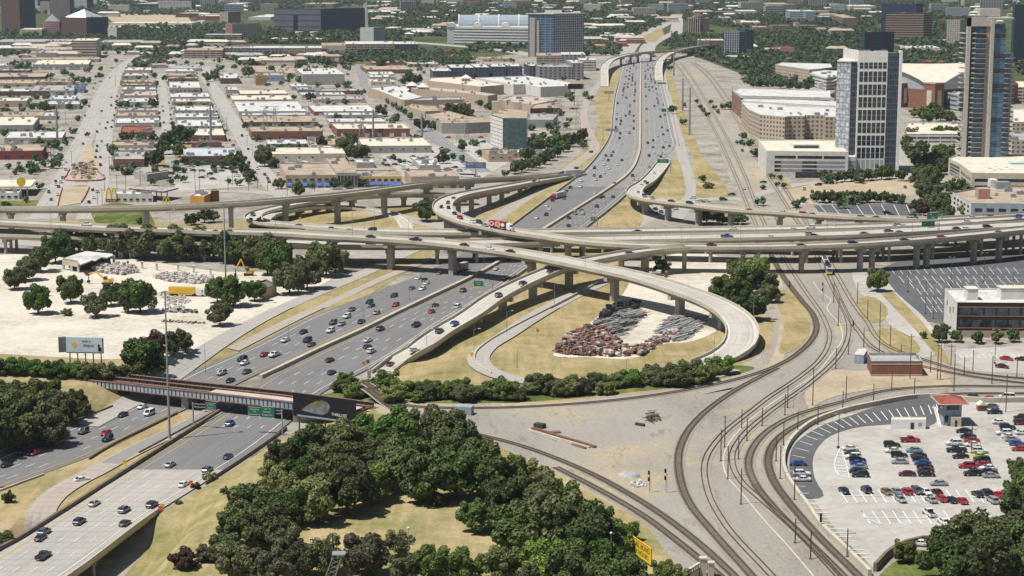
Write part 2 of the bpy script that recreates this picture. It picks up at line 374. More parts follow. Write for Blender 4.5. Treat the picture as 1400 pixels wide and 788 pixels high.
zone('grass_patch', [(1200, 452), (1226, 452), (1258, 480), (1240, 492), (1214, 480), (1198, 462)], 'dry_grass', OFF * 3, True)
zone('grass_strip', [(1204, 402), (1222, 400), (1262, 442), (1292, 482), (1300, 500), (1284, 492), (1250, 450)], 'dry_grass', OFF * 3)
zone('parking_lot', [(1308, 478), (1500, 468), (1500, 510), (1400, 512), (1330, 508), (1304, 495)], 'lot_concrete', OFF * 2)
zone('grass_patch', [(1062, 398), (1090, 400), (1108, 440), (1100, 470), (1066, 484), (1072, 450)], 'dry_grass', OFF * 3, True)
zone('grass_patch', [(1122, 512), (1180, 508), (1290, 512), (1300, 522), (1200, 532), (1120, 552), (1108, 560), (1100, 545)], 'tan_dirt', OFF * 3, True)
zone('verge_grass', [(838, 205), (828, 222), (797, 240), (700, 312), (640, 345), (560, 345), (640, 300), (720, 262), (785, 218), (812, 190), (818, 160), (812, 140), (826, 110), (846, 92), (846, 108), (838, 140)], 'dry_grass', OFF * 2)
zone('verge_grass', [(812, 311), (838, 285), (862, 268), (880, 300), (874, 312)], 'dry_grass', OFF * 3)
zone('verge_grass', [(888, 272), (893, 255), (905, 238), (924, 215), (934, 240), (936, 268), (920, 276)], 'dry_grass', OFF * 3, True)
zone('verge_grass', [(908, 98), (918, 100), (940, 165), (955, 200), (960, 215), (948, 218), (936, 190), (915, 140)], 'dry_grass', OFF * 2)
zone('verge_grass', [(946, 218), (962, 214), (985, 245), (1000, 265), (975, 272), (944, 268), (946, 250)], 'dry_grass', OFF * 2)
zone('interchange_lawn', [(-100, 312), (120, 298), (300, 308), (420, 285), (560, 283), (640, 268), (600, 300), (610, 315), (500, 322), (300, 315), (-100, 330)], 'dry_grass', OFF * 2)
zone('interchange_lawn', [(125, 294), (205, 292), (212, 306), (132, 308)], 'green_grass', OFF * 3, True)
zone('parking_asphalt', [(1112, 281), (1236, 278), (1268, 298), (1262, 304), (1130, 303)], 'lot_asphalt', OFF * 2)
zone('construction_ground', [(1068, 262), (1120, 250), (1240, 245), (1265, 262), (1250, 268), (1100, 280), (1080, 285)], 'tan_dirt', OFF * 2)
zone('verge_grass', [(1000, 155), (1010, 165), (1060, 230), (1085, 258), (1072, 262), (1040, 225)], 'dry_grass', OFF * 2)
zone('verge_grass', [(150, 193), (262, 190), (262, 215), (228, 212), (222, 232), (155, 205)], 'dry_grass', OFF)
zone('construction_ground', [(97, 235), (112, 212), (121, 193), (126, 202), (134, 222), (136, 235), (126, 247), (102, 249)], 'tan_dirt', OFF * 4)
zone('construction_ground', [(84, 257), (122, 256), (112, 278), (78, 283)], 'tan_dirt', OFF * 4)
zone('verge_grass', [(-60, 283), (0, 275), (52, 274), (56, 282), (40, 288), (-60, 292)], 'green_grass', OFF)
zone('parking_lot', [(235, 228), (325, 222), (340, 255), (240, 262)], 'lot_concrete', OFF)
zone('parking_lot', [(520, 213), (660, 190), (700, 220), (640, 255), (560, 248)], 'lot_concrete', OFF)
zone('hillside_grass', [(866, 58), (898, 40), (905, 38), (908, 48), (896, 58)], 'dry_grass', OFF)
zone('field', [(140, 20), (250, 14), (262, 30), (160, 34)], 'tan_dirt', OFF)
zone('pale_lot', [(144, 31), (260, 31), (268, 38), (150, 38)], 'pale_dirt', OFF)

# --- the freeway
SBL = [(-90, 656), (0, 621), (156, 560), (272, 505), (350, 473), (426, 434), (502, 405), (566, 380), (640, 344), (700, 311), (760, 266), (797, 237), (820, 211), (832, 190), (836, 160), (839, 135), (845, 110), (850, 90), (853, 80)]
SBR = [(-90, 712), (0, 671), (123, 626), (243, 566), (350, 514), (424, 482), (497, 449), (580, 409), (662, 369), (748, 311), (790, 284), (822, 264), (855, 240), (871, 212), (873, 190), (873.5, 160), (874, 135), (874.5, 110), (875, 90), (875.3, 80)]
NBL = [(-70, 800), (0, 757), (156, 660), (307, 564), (362, 521), (430, 486), (502, 453), (584, 412), (666, 372), (752, 311), (794, 285), (826, 265), (859, 241), (875, 212), (876.5, 190), (876.8, 160), (876.8, 135), (877, 110), (877, 90), (877, 80)]
NBR = [(38, 828), (98, 788), (214, 702), (281, 660), (350, 615), (395, 580), (451, 532), (502, 507), (527, 494), (600, 446), (677, 398), (722, 366), (801, 311), (840, 280), (866, 256), (890, 238), (912, 214), (924, 200), (921, 182), (916, 160), (909, 130), (903, 107), (900, 90), (898, 80)]
def carriageway(name, Lp, Rp, n, mats):
    L = resample(wpath(Lp, 4), 420); R = resample(wpath(Rp, 4), 420)
    # pair the edges by distance along the view so that cross sections stay square
    def byy(P, ys):
        P = sorted(P, key=lambda p: p[1]); yy = [p[1] for p in P]; return [(float(np.interp(y, yy, [p[0] for p in P])), y) for y in ys]
    y0 = max(L[0][1], R[0][1]); y1 = min(L[-1][1], R[-1][1]); ys = [y0]
    while ys[-1] < y1: ys.append(ys[-1] + 4.0)
    L, R = byy(L, ys), byy(R, ys); out = []
    for nm, mat, a, b in mats:
        i0 = min(range(len(ys)), key=lambda i: abs(ys[i] - a)); i1 = min(range(len(ys)), key=lambda i: abs(ys[i] - b))
        o = strip(nm, L[i0:i1 + 1], R[i0:i1 + 1], mat, .16, 10, zf=(lambda x, y, i, t: H0(x, y) + .36) if a == 300 or b == 525 else None); tag(o, kind='structure'); out.append(o)
    C = [tuple((a + b) / 2 for a, b in zip(p, q)) for p, q in zip(L, R)]
    W = [math.dist(p, q) for p, q in zip(L, R)]
    lanes = []
    for k in range(n + 1):
        t = lambda wd: (2.6 + (wd - 5.2) * k / n) / wd
        lanes.append([tuple(a + (b - a) * t(wd) for a, b in zip(p, q)) for p, q, wd in zip(L, R, W)])
    for k, P in enumerate(lanes):
        dashes(out[-1], P, [0], .30, 0 if k in (0, n) else 3.0, 9.0, .22 if k in (0, n) else .2, 'yellow_paint' if (k == n and name == 'sb') or (k == 0 and name == 'nb') else 'white_paint', zf=lambda x, y: H0(x, y) + (.44 if y < 745 and y > 380 or y <= 380 else .30))
    return lanes
LANES = {}
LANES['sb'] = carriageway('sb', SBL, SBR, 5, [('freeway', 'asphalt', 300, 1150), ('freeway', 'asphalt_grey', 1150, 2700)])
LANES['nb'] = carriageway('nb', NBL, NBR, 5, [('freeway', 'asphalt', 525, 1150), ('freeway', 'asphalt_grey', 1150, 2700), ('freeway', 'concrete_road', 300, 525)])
def lane_at(key, k, y):
    P = LANES[key]; A, B = P[k], P[k + 1]
    yy = [p[1] for p in A]; x = 0.5 * (np.interp(y, yy, [p[0] for p in A]) + np.interp(y, yy, [p[0] for p in B])); return float(x)

# --- other roads
ROADS = {}
py_far = lambda px: max(p[1] for p in px) < 400
for nm, px, wd, mat in [
    ('exit_ramp', [(345, 536), (305, 557), (278, 572), (246, 589), (202, 609), (162, 629), (130, 647), (101, 662), (74, 680), (58, 700), (52, 718), (50, 736)], 7.5, 'ramp_pink'),
    ('exit_ramp', [(300, 559), (246, 588), (202, 608), (150, 636)], 5.5, 'asphalt_grey'),
    ('frontage_road', [(120, 585), (235, 515), (300, 470), (350, 441), (400, 416), (451, 394), (500, 373), (560, 345), (620, 318)], 7.5, 'concrete_road'),
    ('slip_road', [(318, 480), (350, 464), (400, 439), (460, 411), (520, 383), (590, 354)], 5, 'ramp_pink'),
    ('loop_road', [(1000, 505), (960, 517), (900, 524), (830, 528), (760, 527), (700, 520), (668, 509), (654, 494), (662, 479), (690, 461), (730, 435), (775, 409), (815, 390), (850, 372), (880, 350)], 8, 'concrete_road'),
    ('cross_street', [(-120, 262), (0, 262), (120, 252), (220, 262), (330, 262), (400, 268), (470, 282), (560, 300), (640, 318)], 13, 'street'),
    ('cross_street', [(-120, 345), (-20, 347), (90, 340), (200, 330), (420, 330), (640, 330)], 12, 'street'),
    ('avenue', [(58, 300), (72, 275), (92, 240), (108, 205), (121, 175), (133, 145), (146, 118), (160, 98), (185, 80), (212, 66), (240, 50), (262, 38), (285, 20)], 15, 'street'),
    ('avenue', [(120, 300), (128, 275), (137, 240), (141, 205), (144, 175), (149, 145), (155, 118), (168, 98)], 13, 'street'),
    ('street', [(120, 140), (112, 135), (100, 125), (80, 112), (50, 106)], 9, 'street'),
    ('street', [(420, 290), (388, 268), (362, 240), (345, 210), (326, 178), (308, 148), (295, 125), (283, 108), (282, 92)], 13, 'street'),
    ('alley', [(228, 215), (230, 190), (226, 160), (222, 130), (220, 105)], 10, 'street'),
    ('street', [(660, 236), (628, 212), (590, 185), (555, 160), (522, 137), (503, 120), (497, 105), (492, 88)], 13, 'asphalt_grey'),
    ('frontage_road', [(640, 330), (690, 290), (740, 258), (790, 222), (812, 205), (806, 185), (798, 165), (798, 150), (810, 128), (825, 108), (835, 95)], 8, 'ramp_pink'),
    ('frontage_road', [(926, 300), (940, 275), (942, 250), (935, 222), (930, 200), (922, 170), (914, 140), (906, 105), (905, 90)], 8, 'concrete_road'),
    ('frontage_road', [(860, 312), (900, 290), (940, 276), (1000, 272), (1030, 275)], 12, 'street'),
    ('street', [(1300, 300), (1272, 268), (1245, 240), (1225, 212), (1215, 190)], 12, 'street'),
    ('street', [(1030, 268), (1100, 252), (1180, 246), (1300, 240), (1420, 236)], 9, 'street'),
    ('street', [(-100, 340), (0, 330), (60, 335), (120, 333)], 12, 'street'),
    ('freeway', [(846, 88), (856, 72), (868, 58), (882, 48), (900, 38), (915, 30), (925, 20)], 24, 'concrete_road'),
    ('freeway', [(888, 88), (884, 72), (888, 62), (900, 54), (922, 46), (925, 38), (926, 20)], 24, 'concrete_road'),
    ('freeway', [(520, 55), (600, 61), (680, 68), (760, 78), (800, 80), (840, 78)], 30, 'concrete_road'),
    ('street', [(700, 58), (780, 62), (840, 66)], 20, 'concrete_road'),
    ]:
    c, o = road(nm, px, wd, M and mat, (.11 if nm != 'freeway' else .07) if py_far(px) else .24, 8 if py_far(px) else 2.5, 2 if py_far(px) else 4); ROADS.setdefault(nm, []).append((c, o, wd))
    if wd >= 12: dashes(o, c, [-wd / 4, 0, wd / 4] if wd > 12.5 else [0], .2, 3, 9, .2)

# --- railway tracks
TRACKS = [
    ('T1', [(500, 548), (560, 556), (660, 559), (760, 555), (860, 546), (950, 532), (1020, 516), (1060, 502), (1098, 478), (1116, 451), (1112, 432), (1096, 412), (1075, 385), (1052, 345), (1030, 300), (1005, 240), (985, 195), (962, 150), (940, 110), (922, 86)]),
    ('T2', [(1062, 504), (1000, 538), (969, 560), (942, 588), (929, 616), (928, 645), (942, 688), (978, 733), (1027, 788), (1050, 815)]),
    ('T3', [(1062, 338), (1082, 370), (1104, 403), (1126, 436), (1134, 462), (1120, 493), (1085, 522), (1050, 545), (1028, 562), (985, 598), (965, 628), (966, 668), (992, 719), (1047, 780), (1075, 810)]),
    ('T4', [(1110, 335), (1122, 362), (1138, 395), (1150, 418), (1160, 445), (1158, 466), (1148, 486), (1111, 522), (1050, 566), (1016, 596), (1001, 622), (1012, 658), (1047, 690), (1085, 724), (1145, 788), (1165, 810)]),
    ('T6', [(1460, 530), (1400, 530), (1300, 529), (1228, 533), (1146, 552), (1090, 568), (1050, 590), (1030, 612), (1023, 635), (1032, 662), (1055, 692), (1100, 737), (1155, 792), (1170, 810)]),
    ('T7', [(1460, 538), (1400, 539), (1300, 540), (1192, 554), (1137, 564), (1085, 585), (1058, 607), (1050, 630), (1057, 657), (1080, 690), (1116, 731), (1171, 786), (1195, 810)]),
    ('T8', [(1112, 330), (1124, 355), (1136, 382), (1151, 416), (1172, 452), (1204, 482), (1261, 502), (1330, 516), (1400, 525), (1460, 530)]),
    ('T9', [(1122, 330), (1146, 380), (1182, 436), (1226, 480), (1266, 494), (1329, 511), (1400, 519), (1460, 524)]),
    ('T10', [(500, 552), (560, 570), (640, 592), (700, 607), (787, 639), (874, 685), (960, 748), (1003, 788), (1030, 815)]),
    ('T11', [(760, 640), (816, 669), (879, 706), (931, 745), (983, 788), (1010, 812)]),
    ('T12', [(1110, 330), (1086, 298), (1062, 260), (1040, 225), (1010, 170), (985, 130), (962, 100), (945, 86)]),
    ('T13', [(1120, 330), (1098, 298), (1074, 260), (1050, 225), (1018, 170), (992, 130), (968, 100), (950, 86)]),
    ('T14', [(1062, 338), (1042, 300), (1018, 240), (997, 195), (972, 150), (948, 110), (930, 86)]),
]
TLAB = {'T1': 'rusty track curving from the steel railway bridge north along the scrub', 'T2': 'innermost rusty curved track branching south off the curve beside the scrub',
    'T3': 'second curved track bending around the gravel yard, west of white trough', 'T4': 'curved electrified track hugging the white cable trough',
    'T6': 'electrified track curving around outside of parking lot, farther from wall', 'T7': 'electrified track curving around parking lot right beside the low wall',
    'T8': 'light rail track passing close behind the red brick substation', 'T9': 'light rail track east of the one behind the brick substation',
    'T10': 'long track running diagonally from the bridge past the gravel yard heap', 'T11': 'short siding along the edge of the park trees',
    'T12': 'western track of the far pair running past white parking garage', 'T13': 'eastern track of the far pair running past white parking garage', 'T14': 'far track running north beside the freeway verge'}
TW = {}
for key, px in TRACKS:
    c = wpath(px, 3.0); TW[key] = c
    root = empty('railway_track', (c[0][0], c[0][1], 0), 0, TLAB[key], 'railway track', 'railway tracks of the junction')
    far = min(p[1] for p in px) < 100
    rel = [(x - c[0][0], y - c[0][1]) for x, y in c]
    m = MB()
    Lo, Ro = offset(c, -1.9), offset(c, 1.9)
    bs = strip('ballast_bed', Lo, Ro, 'ballast', .12, 1, zf=lambda x, y, i, t, q=.13 + uniq(): q, parent=None); bs.parent = root; bs.location = (-c[0][0], -c[0][1], 0)
    for d in (-.78, .78):
        m = MB(); A, B = offset(c, d - .11), offset(c, d + .11)
        for i in range(len(c) - 1):
            a, b, e, f = A[i], B[i], B[i + 1], A[i + 1]
            for p, q in ((a, f), (b, e)): m.quad((*p, .2), (*q, .2), (*q, .42), (*p, .42))
            m.quad((*a, .42), (*b, .42), (*e, .42), (*f, .42))
        o = m.build('rail', M['rail_steel'], root)
    if not far or key == 'T1':
        m = MB(); cc = crom(c, .62) if False else c; s = 0
        for i in range(len(c) - 1):
            a, b = c[i], c[i + 1]; L = math.dist(a, b); an = math.atan2(b[1] - a[1], b[0] - a[0])
            if a[1] > 900: break
            n = max(1, round(L / .75))
            for k in range(n):
                t = k / n; m.box(a[0] + (b[0] - a[0]) * t, a[1] + (b[1] - a[1]) * t, .17, .28, 2.6, .1, an)
        if m.f: tag(m.build('sleeper', M['sleeper'], root), kind='stuff')
c = wpath([(1112, 386), (1122, 400), (1136, 412), (1131, 420), (1149, 446), (1151, 466), (1140, 482), (1111, 515), (1080, 536), (1050, 556), (1010, 590), (990, 622), (992, 648), (1018, 680), (1050, 718), (1075, 745), (1115, 792)], 3)
tag(strip('cable_trough', offset(c, -.24), offset(c, .24), 'parapet_mat', .14), 'narrow white concrete cable trough winding between the yard tracks', 'cable trough')
# ---------------------------------------------------------------- flyovers
def proj(x, y, z):
    dy, dz = y, z - CAM_H
    dep = dy * CT - dz * ST; up = dy * ST + dz * CT
    return 700 + FPX * x / dep, 394 - FPX * up / dep
DECKS = {}
def loft(m, C, prof, closed=True, mat=0):
    """sweep a (side, height) profile along a 3-D centreline"""
    n = len(prof); base = len(m.v)
    offs = {}
    for d, h in prof: offs.setdefault(d, offset(C, d))
    for i in range(len(C)):
        for d, h in prof: p = offs[d][i]; m.v.append((p[0], p[1], C[i][2] + h))
    for i in range(len(C) - 1):
        for j in range(n if closed else n - 1):
            a, b = base + i * n + j, base + i * n + (j + 1) % n
            m.f.append([a, a + n, b + n, b]); m.m.append(mat)
    if closed:
        m.f.append([base + j for j in range(n)]); m.m.append(mat); e = base + (len(C) - 1) * n; m.f.append([e + j for j in range(n - 1, -1, -1)]); m.m.append(mat)
def deck(key, label, px, width, piers, group='flyover ramps of the interchange', cat='flyover', name='flyover', depth=1.7, surf='deck_concrete', par=1.0, ncol=1, lines=None, pw=2.3):
    P = [G(*p) if len(p) > 2 and p[2] is not None else (lambda q: (q[0], q[1], q[2] + .4))(GH(p[0], p[1])) for p in px]; C = crom(P, 5.0); DECKS[key] = (C, width)
    mid = C[len(C) // 2]; root = empty(name, (mid[0], mid[1], 0), 0, label, cat, group)
    Lw, Rw = offset(C, -width / 2 + .3), offset(C, width / 2 - .3)
    o = strip('road_surface', Lw, Rw, surf, 0, 2, zf=lambda x, y, i, t: C[i][2]); o.location = (-mid[0], -mid[1], 0); o.parent = root
    hw = width / 2; m = MB()
    loft(m, C, [(-hw, -.05), (hw, -.05), (hw, -.4), (hw - .9, -.6), (hw - .9, -depth), (-hw + .9, -depth), (-hw + .9, -.6), (-hw, -.4)])
    m.build('girder', M['girder'], root)
    for sg in (-1, 1):
        m = MB(); a, b = (hw - .32, hw + .04) if sg > 0 else (-hw - .04, -hw + .32)
        loft(m, C, [(a, -.02), (a, par), (b, par), (b, -.42)][::1] if sg > 0 else [(a, -.42), (a, par), (b, par), (b, -.02)])
        m.build('parapet', M['parapet_mat'], root)
    pj = [proj(*p) for p in C]
    for q in piers:
        k = min(range(len(C)), key=lambda i: (pj[i][0] - q[0]) ** 2 + (9 * (pj[i][1] - q[1]) ** 2 if len(q) > 1 else 0))
        c = C[k]; a, b = C[max(0, k - 1)], C[min(len(C) - 1, k + 1)]; an = math.atan2(b[1] - a[1], b[0] - a[0])
        zb = H(c[0], c[1]) - .3; top = c[2] - depth; cap = min(1.7, max(.5, (top - zb) * .25)); m = MB()
        if top - zb < 1: continue
        nl = (-math.sin(an), math.cos(an))
        m.box(c[0], c[1], top - cap, 2.1, width * .9, cap + .9 if False else cap, an)
        if ncol == 1: m.box(c[0], c[1], zb, pw, pw * 1.2, top - cap - zb + .02, an)
        else:
            for t in np.linspace(-.36, .36, ncol): m.tube((c[0] + nl[0] * width * t, c[1] + nl[1] * width * t, zb), (c[0] + nl[0] * width * t, c[1] + nl[1] * width * t, top - cap + .02), pw * .5, n=10)
        m.build('pier', M['pier_mat'], root)
    for d in (lines if lines is not None else [0]):
        dashes(o, [p[:3] for p in C], [d], 0, 3, 9, .16, 'white_paint', zf=None) if False else None
    zi = {}
    def zat(x, y):
        k = min(range(0, len(C)), key=lambda i: (C[i][0] - x) ** 2 + (C[i][1] - y) ** 2); return C[k][2] + .02
    m = MB(); hw2 = hw - 1.3
    for d, solid in [(-hw2, 1), (hw2, 1)] + [(q, 0) for q in (lines or [])]:
        A, B = offset(C, d - .1), offset(C, d + .1)
        for i in range(len(C) - 1):
            if not solid and i % 2: continue
            t = 1 if solid else .6
            e = [tuple(A[i][j] + (A[i + 1][j] - A[i][j]) * t for j in range(3)), tuple(B[i][j] + (B[i + 1][j] - B[i][j]) * t for j in range(3))]
            m.quad(*[(p[0], p[1], p[2] + .025) for p in (A[i], B[i], e[1], e[0])])
    tag(m.build('lane_marking', M['white_paint'], root), kind='stuff')
    # a band of expansion joints
    return root
R = lambda *p: p
deck('F1', 'northernmost thin concrete flyover sweeping in front of the burger restaurant and forecourt', [(-70, 286, 12), (0, 286, 12), (100, 286, 12.5), (200, 284.3, 13), (300, 280, 14), (390, 273.5, 15), (461, 267, 15), (525, 259, 14), (583, 251.5, 12.5), (640, 247.5, 10), (700, 244, 6.5), (760, 239.5, 2), (792, 235, .35)], 8.6, [(10,), (84,), (200,), (315,), (393,), (461,), (525,), (583,), (640,)])
deck('F2', 'low loop ramp with a hairpin bend below the northernmost flyover', [(650, 268, 5), (600, 267, 6), (540, 266.5, 7), (470, 271, 7), (420, 277.5, 6.5), (378, 285, 6), (352, 292, 5.2), (346, 299, 4.7), (362, 305, 4.5), (400, 308.3, 4.6), (440, 311.5, 5), (490, 314.3, 6)], 9, [(380, 285), (450, 273), (486, 269), (557, 266), (620, 267), (600, 267)], depth=1.3)
deck('L1', 'inner low loop ramp curling over dry grass inside the hairpin', [(556, 313, .3), (546, 299, .3), (526, 291.2, .3), (481, 284.8, 1.2), (440, 284, 3), (408, 286.5, 4.2), (384, 291, 4.6), (368, 296, 4.8), (362, 301, 4.6)], 7.5, [(382, 292), (408, 287), (430, 285)], depth=.9)
deck('M_b', 'eastbound mainline viaduct running low beneath the long loop ramp', [(-70, 317.5, 9), (0, 319, 9), (100, 322.5, 8.8), (200, 327, 8.6), (300, 331, 8.5), (400, 332.8, 8.5), (500, 333.8, 8.5), (580, 334, 8.5), (650, 332.8, 8.6), (720, 330.5, 8.8), (780, 328.5, 9), (860, 327, 9.5), (940, 325.5, 10.5), (1020, 324, 11.5), (1100, 322, 12.2), (1160, 320, 12.6), (1240, 316, 13), (1320, 312, 13), (1400, 308, 13), (1470, 304, 13)], 17, [(10,), (100,), (190,), (280,), (370,), (450,), (529,), (590,), (650,), (735,), (800,), (850,), (900,), (965,), (1030,), (1095,), (1150,), (1210,), (1270,), (1330,), (1390,)], 'mainline viaducts', 'viaduct', 'viaduct', ncol=3, lines=[-1.9, 1.9], pw=1.5)
deck('M_c', 'westbound mainline viaduct, farther from the cable trough, carrying the two pickup trucks', [(430, 311, 5.1), (480, 314.2, 6), (540, 317, 7), (600, 317.8, 8), (660, 318, 8.5), (720, 318, 9), (790, 317.3, 9.5), (860, 316.6, 10), (930, 315.5, 10.5), (1000, 314.5, 11), (1100, 313, 12.2), (1160, 311.5, 12.6), (1200, 310, 12.8), (1280, 306.5, 13), (1340, 302.5, 13), (1400, 298.5, 13), (1470, 294, 13)], 14, [(560,), (620,), (690,), (760,), (820,), (880,), (960,), (1022,), (1085,), (1140,), (1200,), (1262,), (1322,), (1385,)], 'mainline viaducts', 'viaduct', 'viaduct', ncol=2, lines=[-1.9, 1.9], pw=1.5)
deck('R1', 'longest pale flyover ending in the wide loop around the salvage yard', [(-70, 302, 14), (0, 304.2, 14), (80, 308, 14), (150, 312, 14), (230, 314.2, 14), (300, 316.8, 14), (400, 320, 14), (440, 322.6, 14), (520, 326.5, 14), (590, 331.5, 14), (660, 339.5, 13.8), (740, 351.5, 13.4), (800, 363.5, 13), (880, 381, 12), (930, 397, 10.8), (979, 416, 9), (1004.6, 433, 7), (1015, 454, 5), (1010, 472, 3), (990, 487, 1.2), (964, 498, .4)], 12, [(93,), (170,), (247,), (326,), (390,), (450,), (538,), (623,), (725,), (837, 371), (925, 395), (990, 421)], pw=2.5)
deck('R2', 'short curved flyover leaving the freeway beside the frontage road jam', [(908, 222, .35), (897, 236, 1.5), (884, 249, 3.5), (870, 258, 5.5), (867.5, 265, 7), (878, 271, 8.5), (905, 275.5, 10), (945, 280, 10.5), (1000, 286.5, 11), (1080, 291.5, 11.8), (1160, 297, 12.3), (1220, 299.2, 12.7), (1280, 300.5, 13), (1320, 298.5, 13), (1400, 294, 13), (1470, 289, 13)], 9.6, [(884, 272), (910, 276), (950, 281), (1003, 287), (1068, 291), (1122, 295), (1180,), (1230,), (1300,), (1370,)])
deck('R3', 'curved flyover carrying the red pizza lorry above the tree', [(792, 238.5, .35), (762, 243.5, 2), (740, 247, 3.5), (715, 251.5, 5.5), (690, 256, 7.5), (660, 261, 9.5), (630, 267, 11), (611, 274.5, 12.5), (605, 284, 13), (613, 293.5, 13), (634, 302, 13), (667, 310.5, 13), (700, 316.8, 12.5), (740, 322.5, 12), (790, 329.8, 11.5), (850, 334.8, 11.5), (920, 337, 11.5), (1000, 338, 11.5), (1080, 337, 12), (1160, 334, 12.5), (1240, 329, 13), (1320, 322, 13.5), (1400, 314, 13.5), (1470, 306.5, 13.5)], 10.4, [(710, 252.5), (688, 256.5), (668, 259.5), (646, 264), (627, 269), (610, 292), (671, 311), (776,), (850,), (934,), (1022,), (1103,), (1182,), (1194,), (1250,), (1264,), (1330,), (1368,)], pw=2.0)
deck('R4', 'rising entry ramp lifting off the northbound freeway under the loop', [(522, 509, None), (544, 494, None), (566, 479.5, -.5), (602, 455, 2.2), (637, 434.5, 4.6), (680, 405, 7), (710, 389.5, 8), (738, 377, 9), (768, 365.5, 9.6), (800, 357.5, 9.9), (837, 350.5, 10.2), (864, 346.2, 10.6), (901, 341.5, 11), (940, 338.5, 11.5)], 9.4, [(646, 428), (684, 402), (727, 382), (779, 362), (885, 344)], pw=2.4)
deck('F3', 'far pair of narrow flyovers arching across the freeway, western one', [(826, 118, .5), (826, 106, 4), (826, 96, 8), (831, 86, 10), (845, 78.5, 11), (866, 74, 12), (890, 71.5, 12), (915, 70, 11), (940, 66, 10)], 10, [(828, 92), (848, 77), (862, 74), (873, 73), (890, 71)], 'distant flyovers over the freeway')
deck('F4', 'far narrow flyover branching down beside the freeway edge, eastern one', [(901, 110, .5), (900, 98, 4), (901, 88, 7), (908, 78, 9), (925, 70, 10), (948, 65, 10.5), (975, 62, 10)], 10, [(903, 84), (920, 72), (945, 66)], 'distant flyovers over the freeway')
# --- freeway bridge at the near end, with its parapets, piers and the soffit over the dark street
P = [GH(98 + 0, 788), GH(214, 702)]
root = empty('road_bridge', (-105, 440, -6), 0, 'concrete freeway bridge above the dark street beside the grass bank', 'bridge')
def edge_y(px, ys):
    Pq = sorted(wpath(px, 4), key=lambda p: p[1]); yy = [p[1] for p in Pq]; return [(float(np.interp(y, yy, [p[0] for p in Pq])), y) for y in ys]
ys = [405 + 5 * i for i in range(17)]
Le, Re = edge_y(NBL, ys), edge_y(NBR, ys)
m = MB(); n0 = 0
for i, (a, b) in enumerate(zip(Le, Re)):
    zt = H0(b[0], b[1])
    m.v += [(a[0] + 1, a[1], zt + .25), (b[0] + .1, b[1], zt + .25), (b[0] + .1, b[1], zt - .35), (b[0] - .8, b[1], zt - .5), (b[0] - .8, b[1], zt - 1.5), (a[0] + 1, a[1], zt - 1.5)]
for i in range(len(ys) - 1):
    for j in range(6): a = i * 6 + j; b = i * 6 + (j + 1) % 6; m.f.append([a, b, b + 6, a + 6]); m.m.append(0)
m.build('girder', M['girder'], root)
def wall_along(P3, w0, h, name, mat, parent=None, z0=-.1):
    m = MB(); loft(m, P3, [(-w0 / 2, z0), (-w0 / 2, h), (w0 / 2, h), (w0 / 2, z0)]); return m.build(name, M[mat] if isinstance(mat, str) else mat, parent)
wall_along([(p[0] + .1, p[1], H0(*p) + .25) for p in Re], .3, .85, 'parapet', 'parapet_mat', root, -.6)
for y in (412, 428, 446):
    xr = edge_y(NBR, [y])[0][0]; xl = edge_y(NBL, [y])[0][0]; m = MB()
    for t in np.linspace(xl + 5, xr - 1.5, 5): m.tube((t, y, -12.3), (t, y, -7.7), .5, n=10)
    m.build('pier', M['pier_mat'], root)
    m = MB(); m.box((xl + xr) / 2, y, -8.3, xr - xl - 1.5, 1.2, .85); m.build('pier_cap', M['pier_mat'], root)
# --- barriers and guard rails
def barrier(px, label, w0=.55, h=1.0, mat='parapet_mat', name='concrete_barrier', cat='barrier', group='freeway barriers', hf=H0, off=.3):
    c = wpath(px, 4, hf); P3 = [(x, y, hf(x, y) + off) for x, y in c]
    r = wall_along(P3, w0, h, name, mat, None, -off - .3); return tag(r, label, cat, group)
flat('barrier_brown', (.17, .135, .10), .85, .25, .4)
md = lambda A, B: [((a[0] + b[0]) / 2, (a[1] + b[1]) / 2) for a, b in zip(A, B)]
barrier(md(SBR, NBL)[4:], 'long double concrete median barrier dividing the freeway carriageways', 1.6, 1.0, 'girder')
barrier([(-40, 772), (0, 754), (80, 706), (156, 657), (220, 616), (307, 561)], 'brown stained median wall beside the grassy strip and the bridge traffic', .8, 1.1, 'barrier_brown')  # whole wall in dark mottled brown
barrier([(-60, 696), (0, 673), (60, 651)], 'short low kerb barrier at the southbound outer shoulder', .4, .5)
barrier([(281, 663), (318, 639), (352, 616), (392, 588)], 'dark guard rail along top of the dry grass bank', .3, .75, 'barrier_brown', 'guard_rail', 'guard rail', 'guard rails')
barrier([(122, 630), (150, 613), (200, 588), (243, 567)], 'rusty guard rail between southbound lanes and the curving exit ramp', .3, .75, 'barrier_brown', 'guard_rail', 'guard rail', 'guard rails')
barrier([(190, 622), (220, 606), (262, 583), (300, 562)], 'dark guard rail beneath the tall mast on the narrow grass strip', .3, .75, 'barrier_brown', 'guard_rail', 'guard rail', 'guard rails')
barrier([(-20, 629), (0, 620), (60, 596), (154, 558)], 'guard rail along the shaded edge by the thick roadside trees', .3, .75, 'barrier_brown', 'guard_rail', 'guard rail', 'guard rails')
barrier([(508, 511), (527, 496), (600, 448), (677, 400), (722, 368)], 'dark topped concrete wall between northbound lanes and the rising ramp', .6, 1.1, 'girder')
barrier([(700, 309.5), (760, 264.5), (797, 236), (820, 209.5), (833, 188), (837, 160), (840, 135), (846, 110)], 'concrete wall on the western edge of the distant freeway', .5, 1.0, 'girder')
barrier([(928, 200), (924, 182), (919, 160), (911, 130), (905, 107)], 'concrete wall on the eastern edge of the distant freeway', .5, 1.0, 'girder')
barrier([(802, 312), (841, 281), (865, 259)], 'concrete wall along the freeway above the mown triangular bank', .5, 1.0, 'girder')
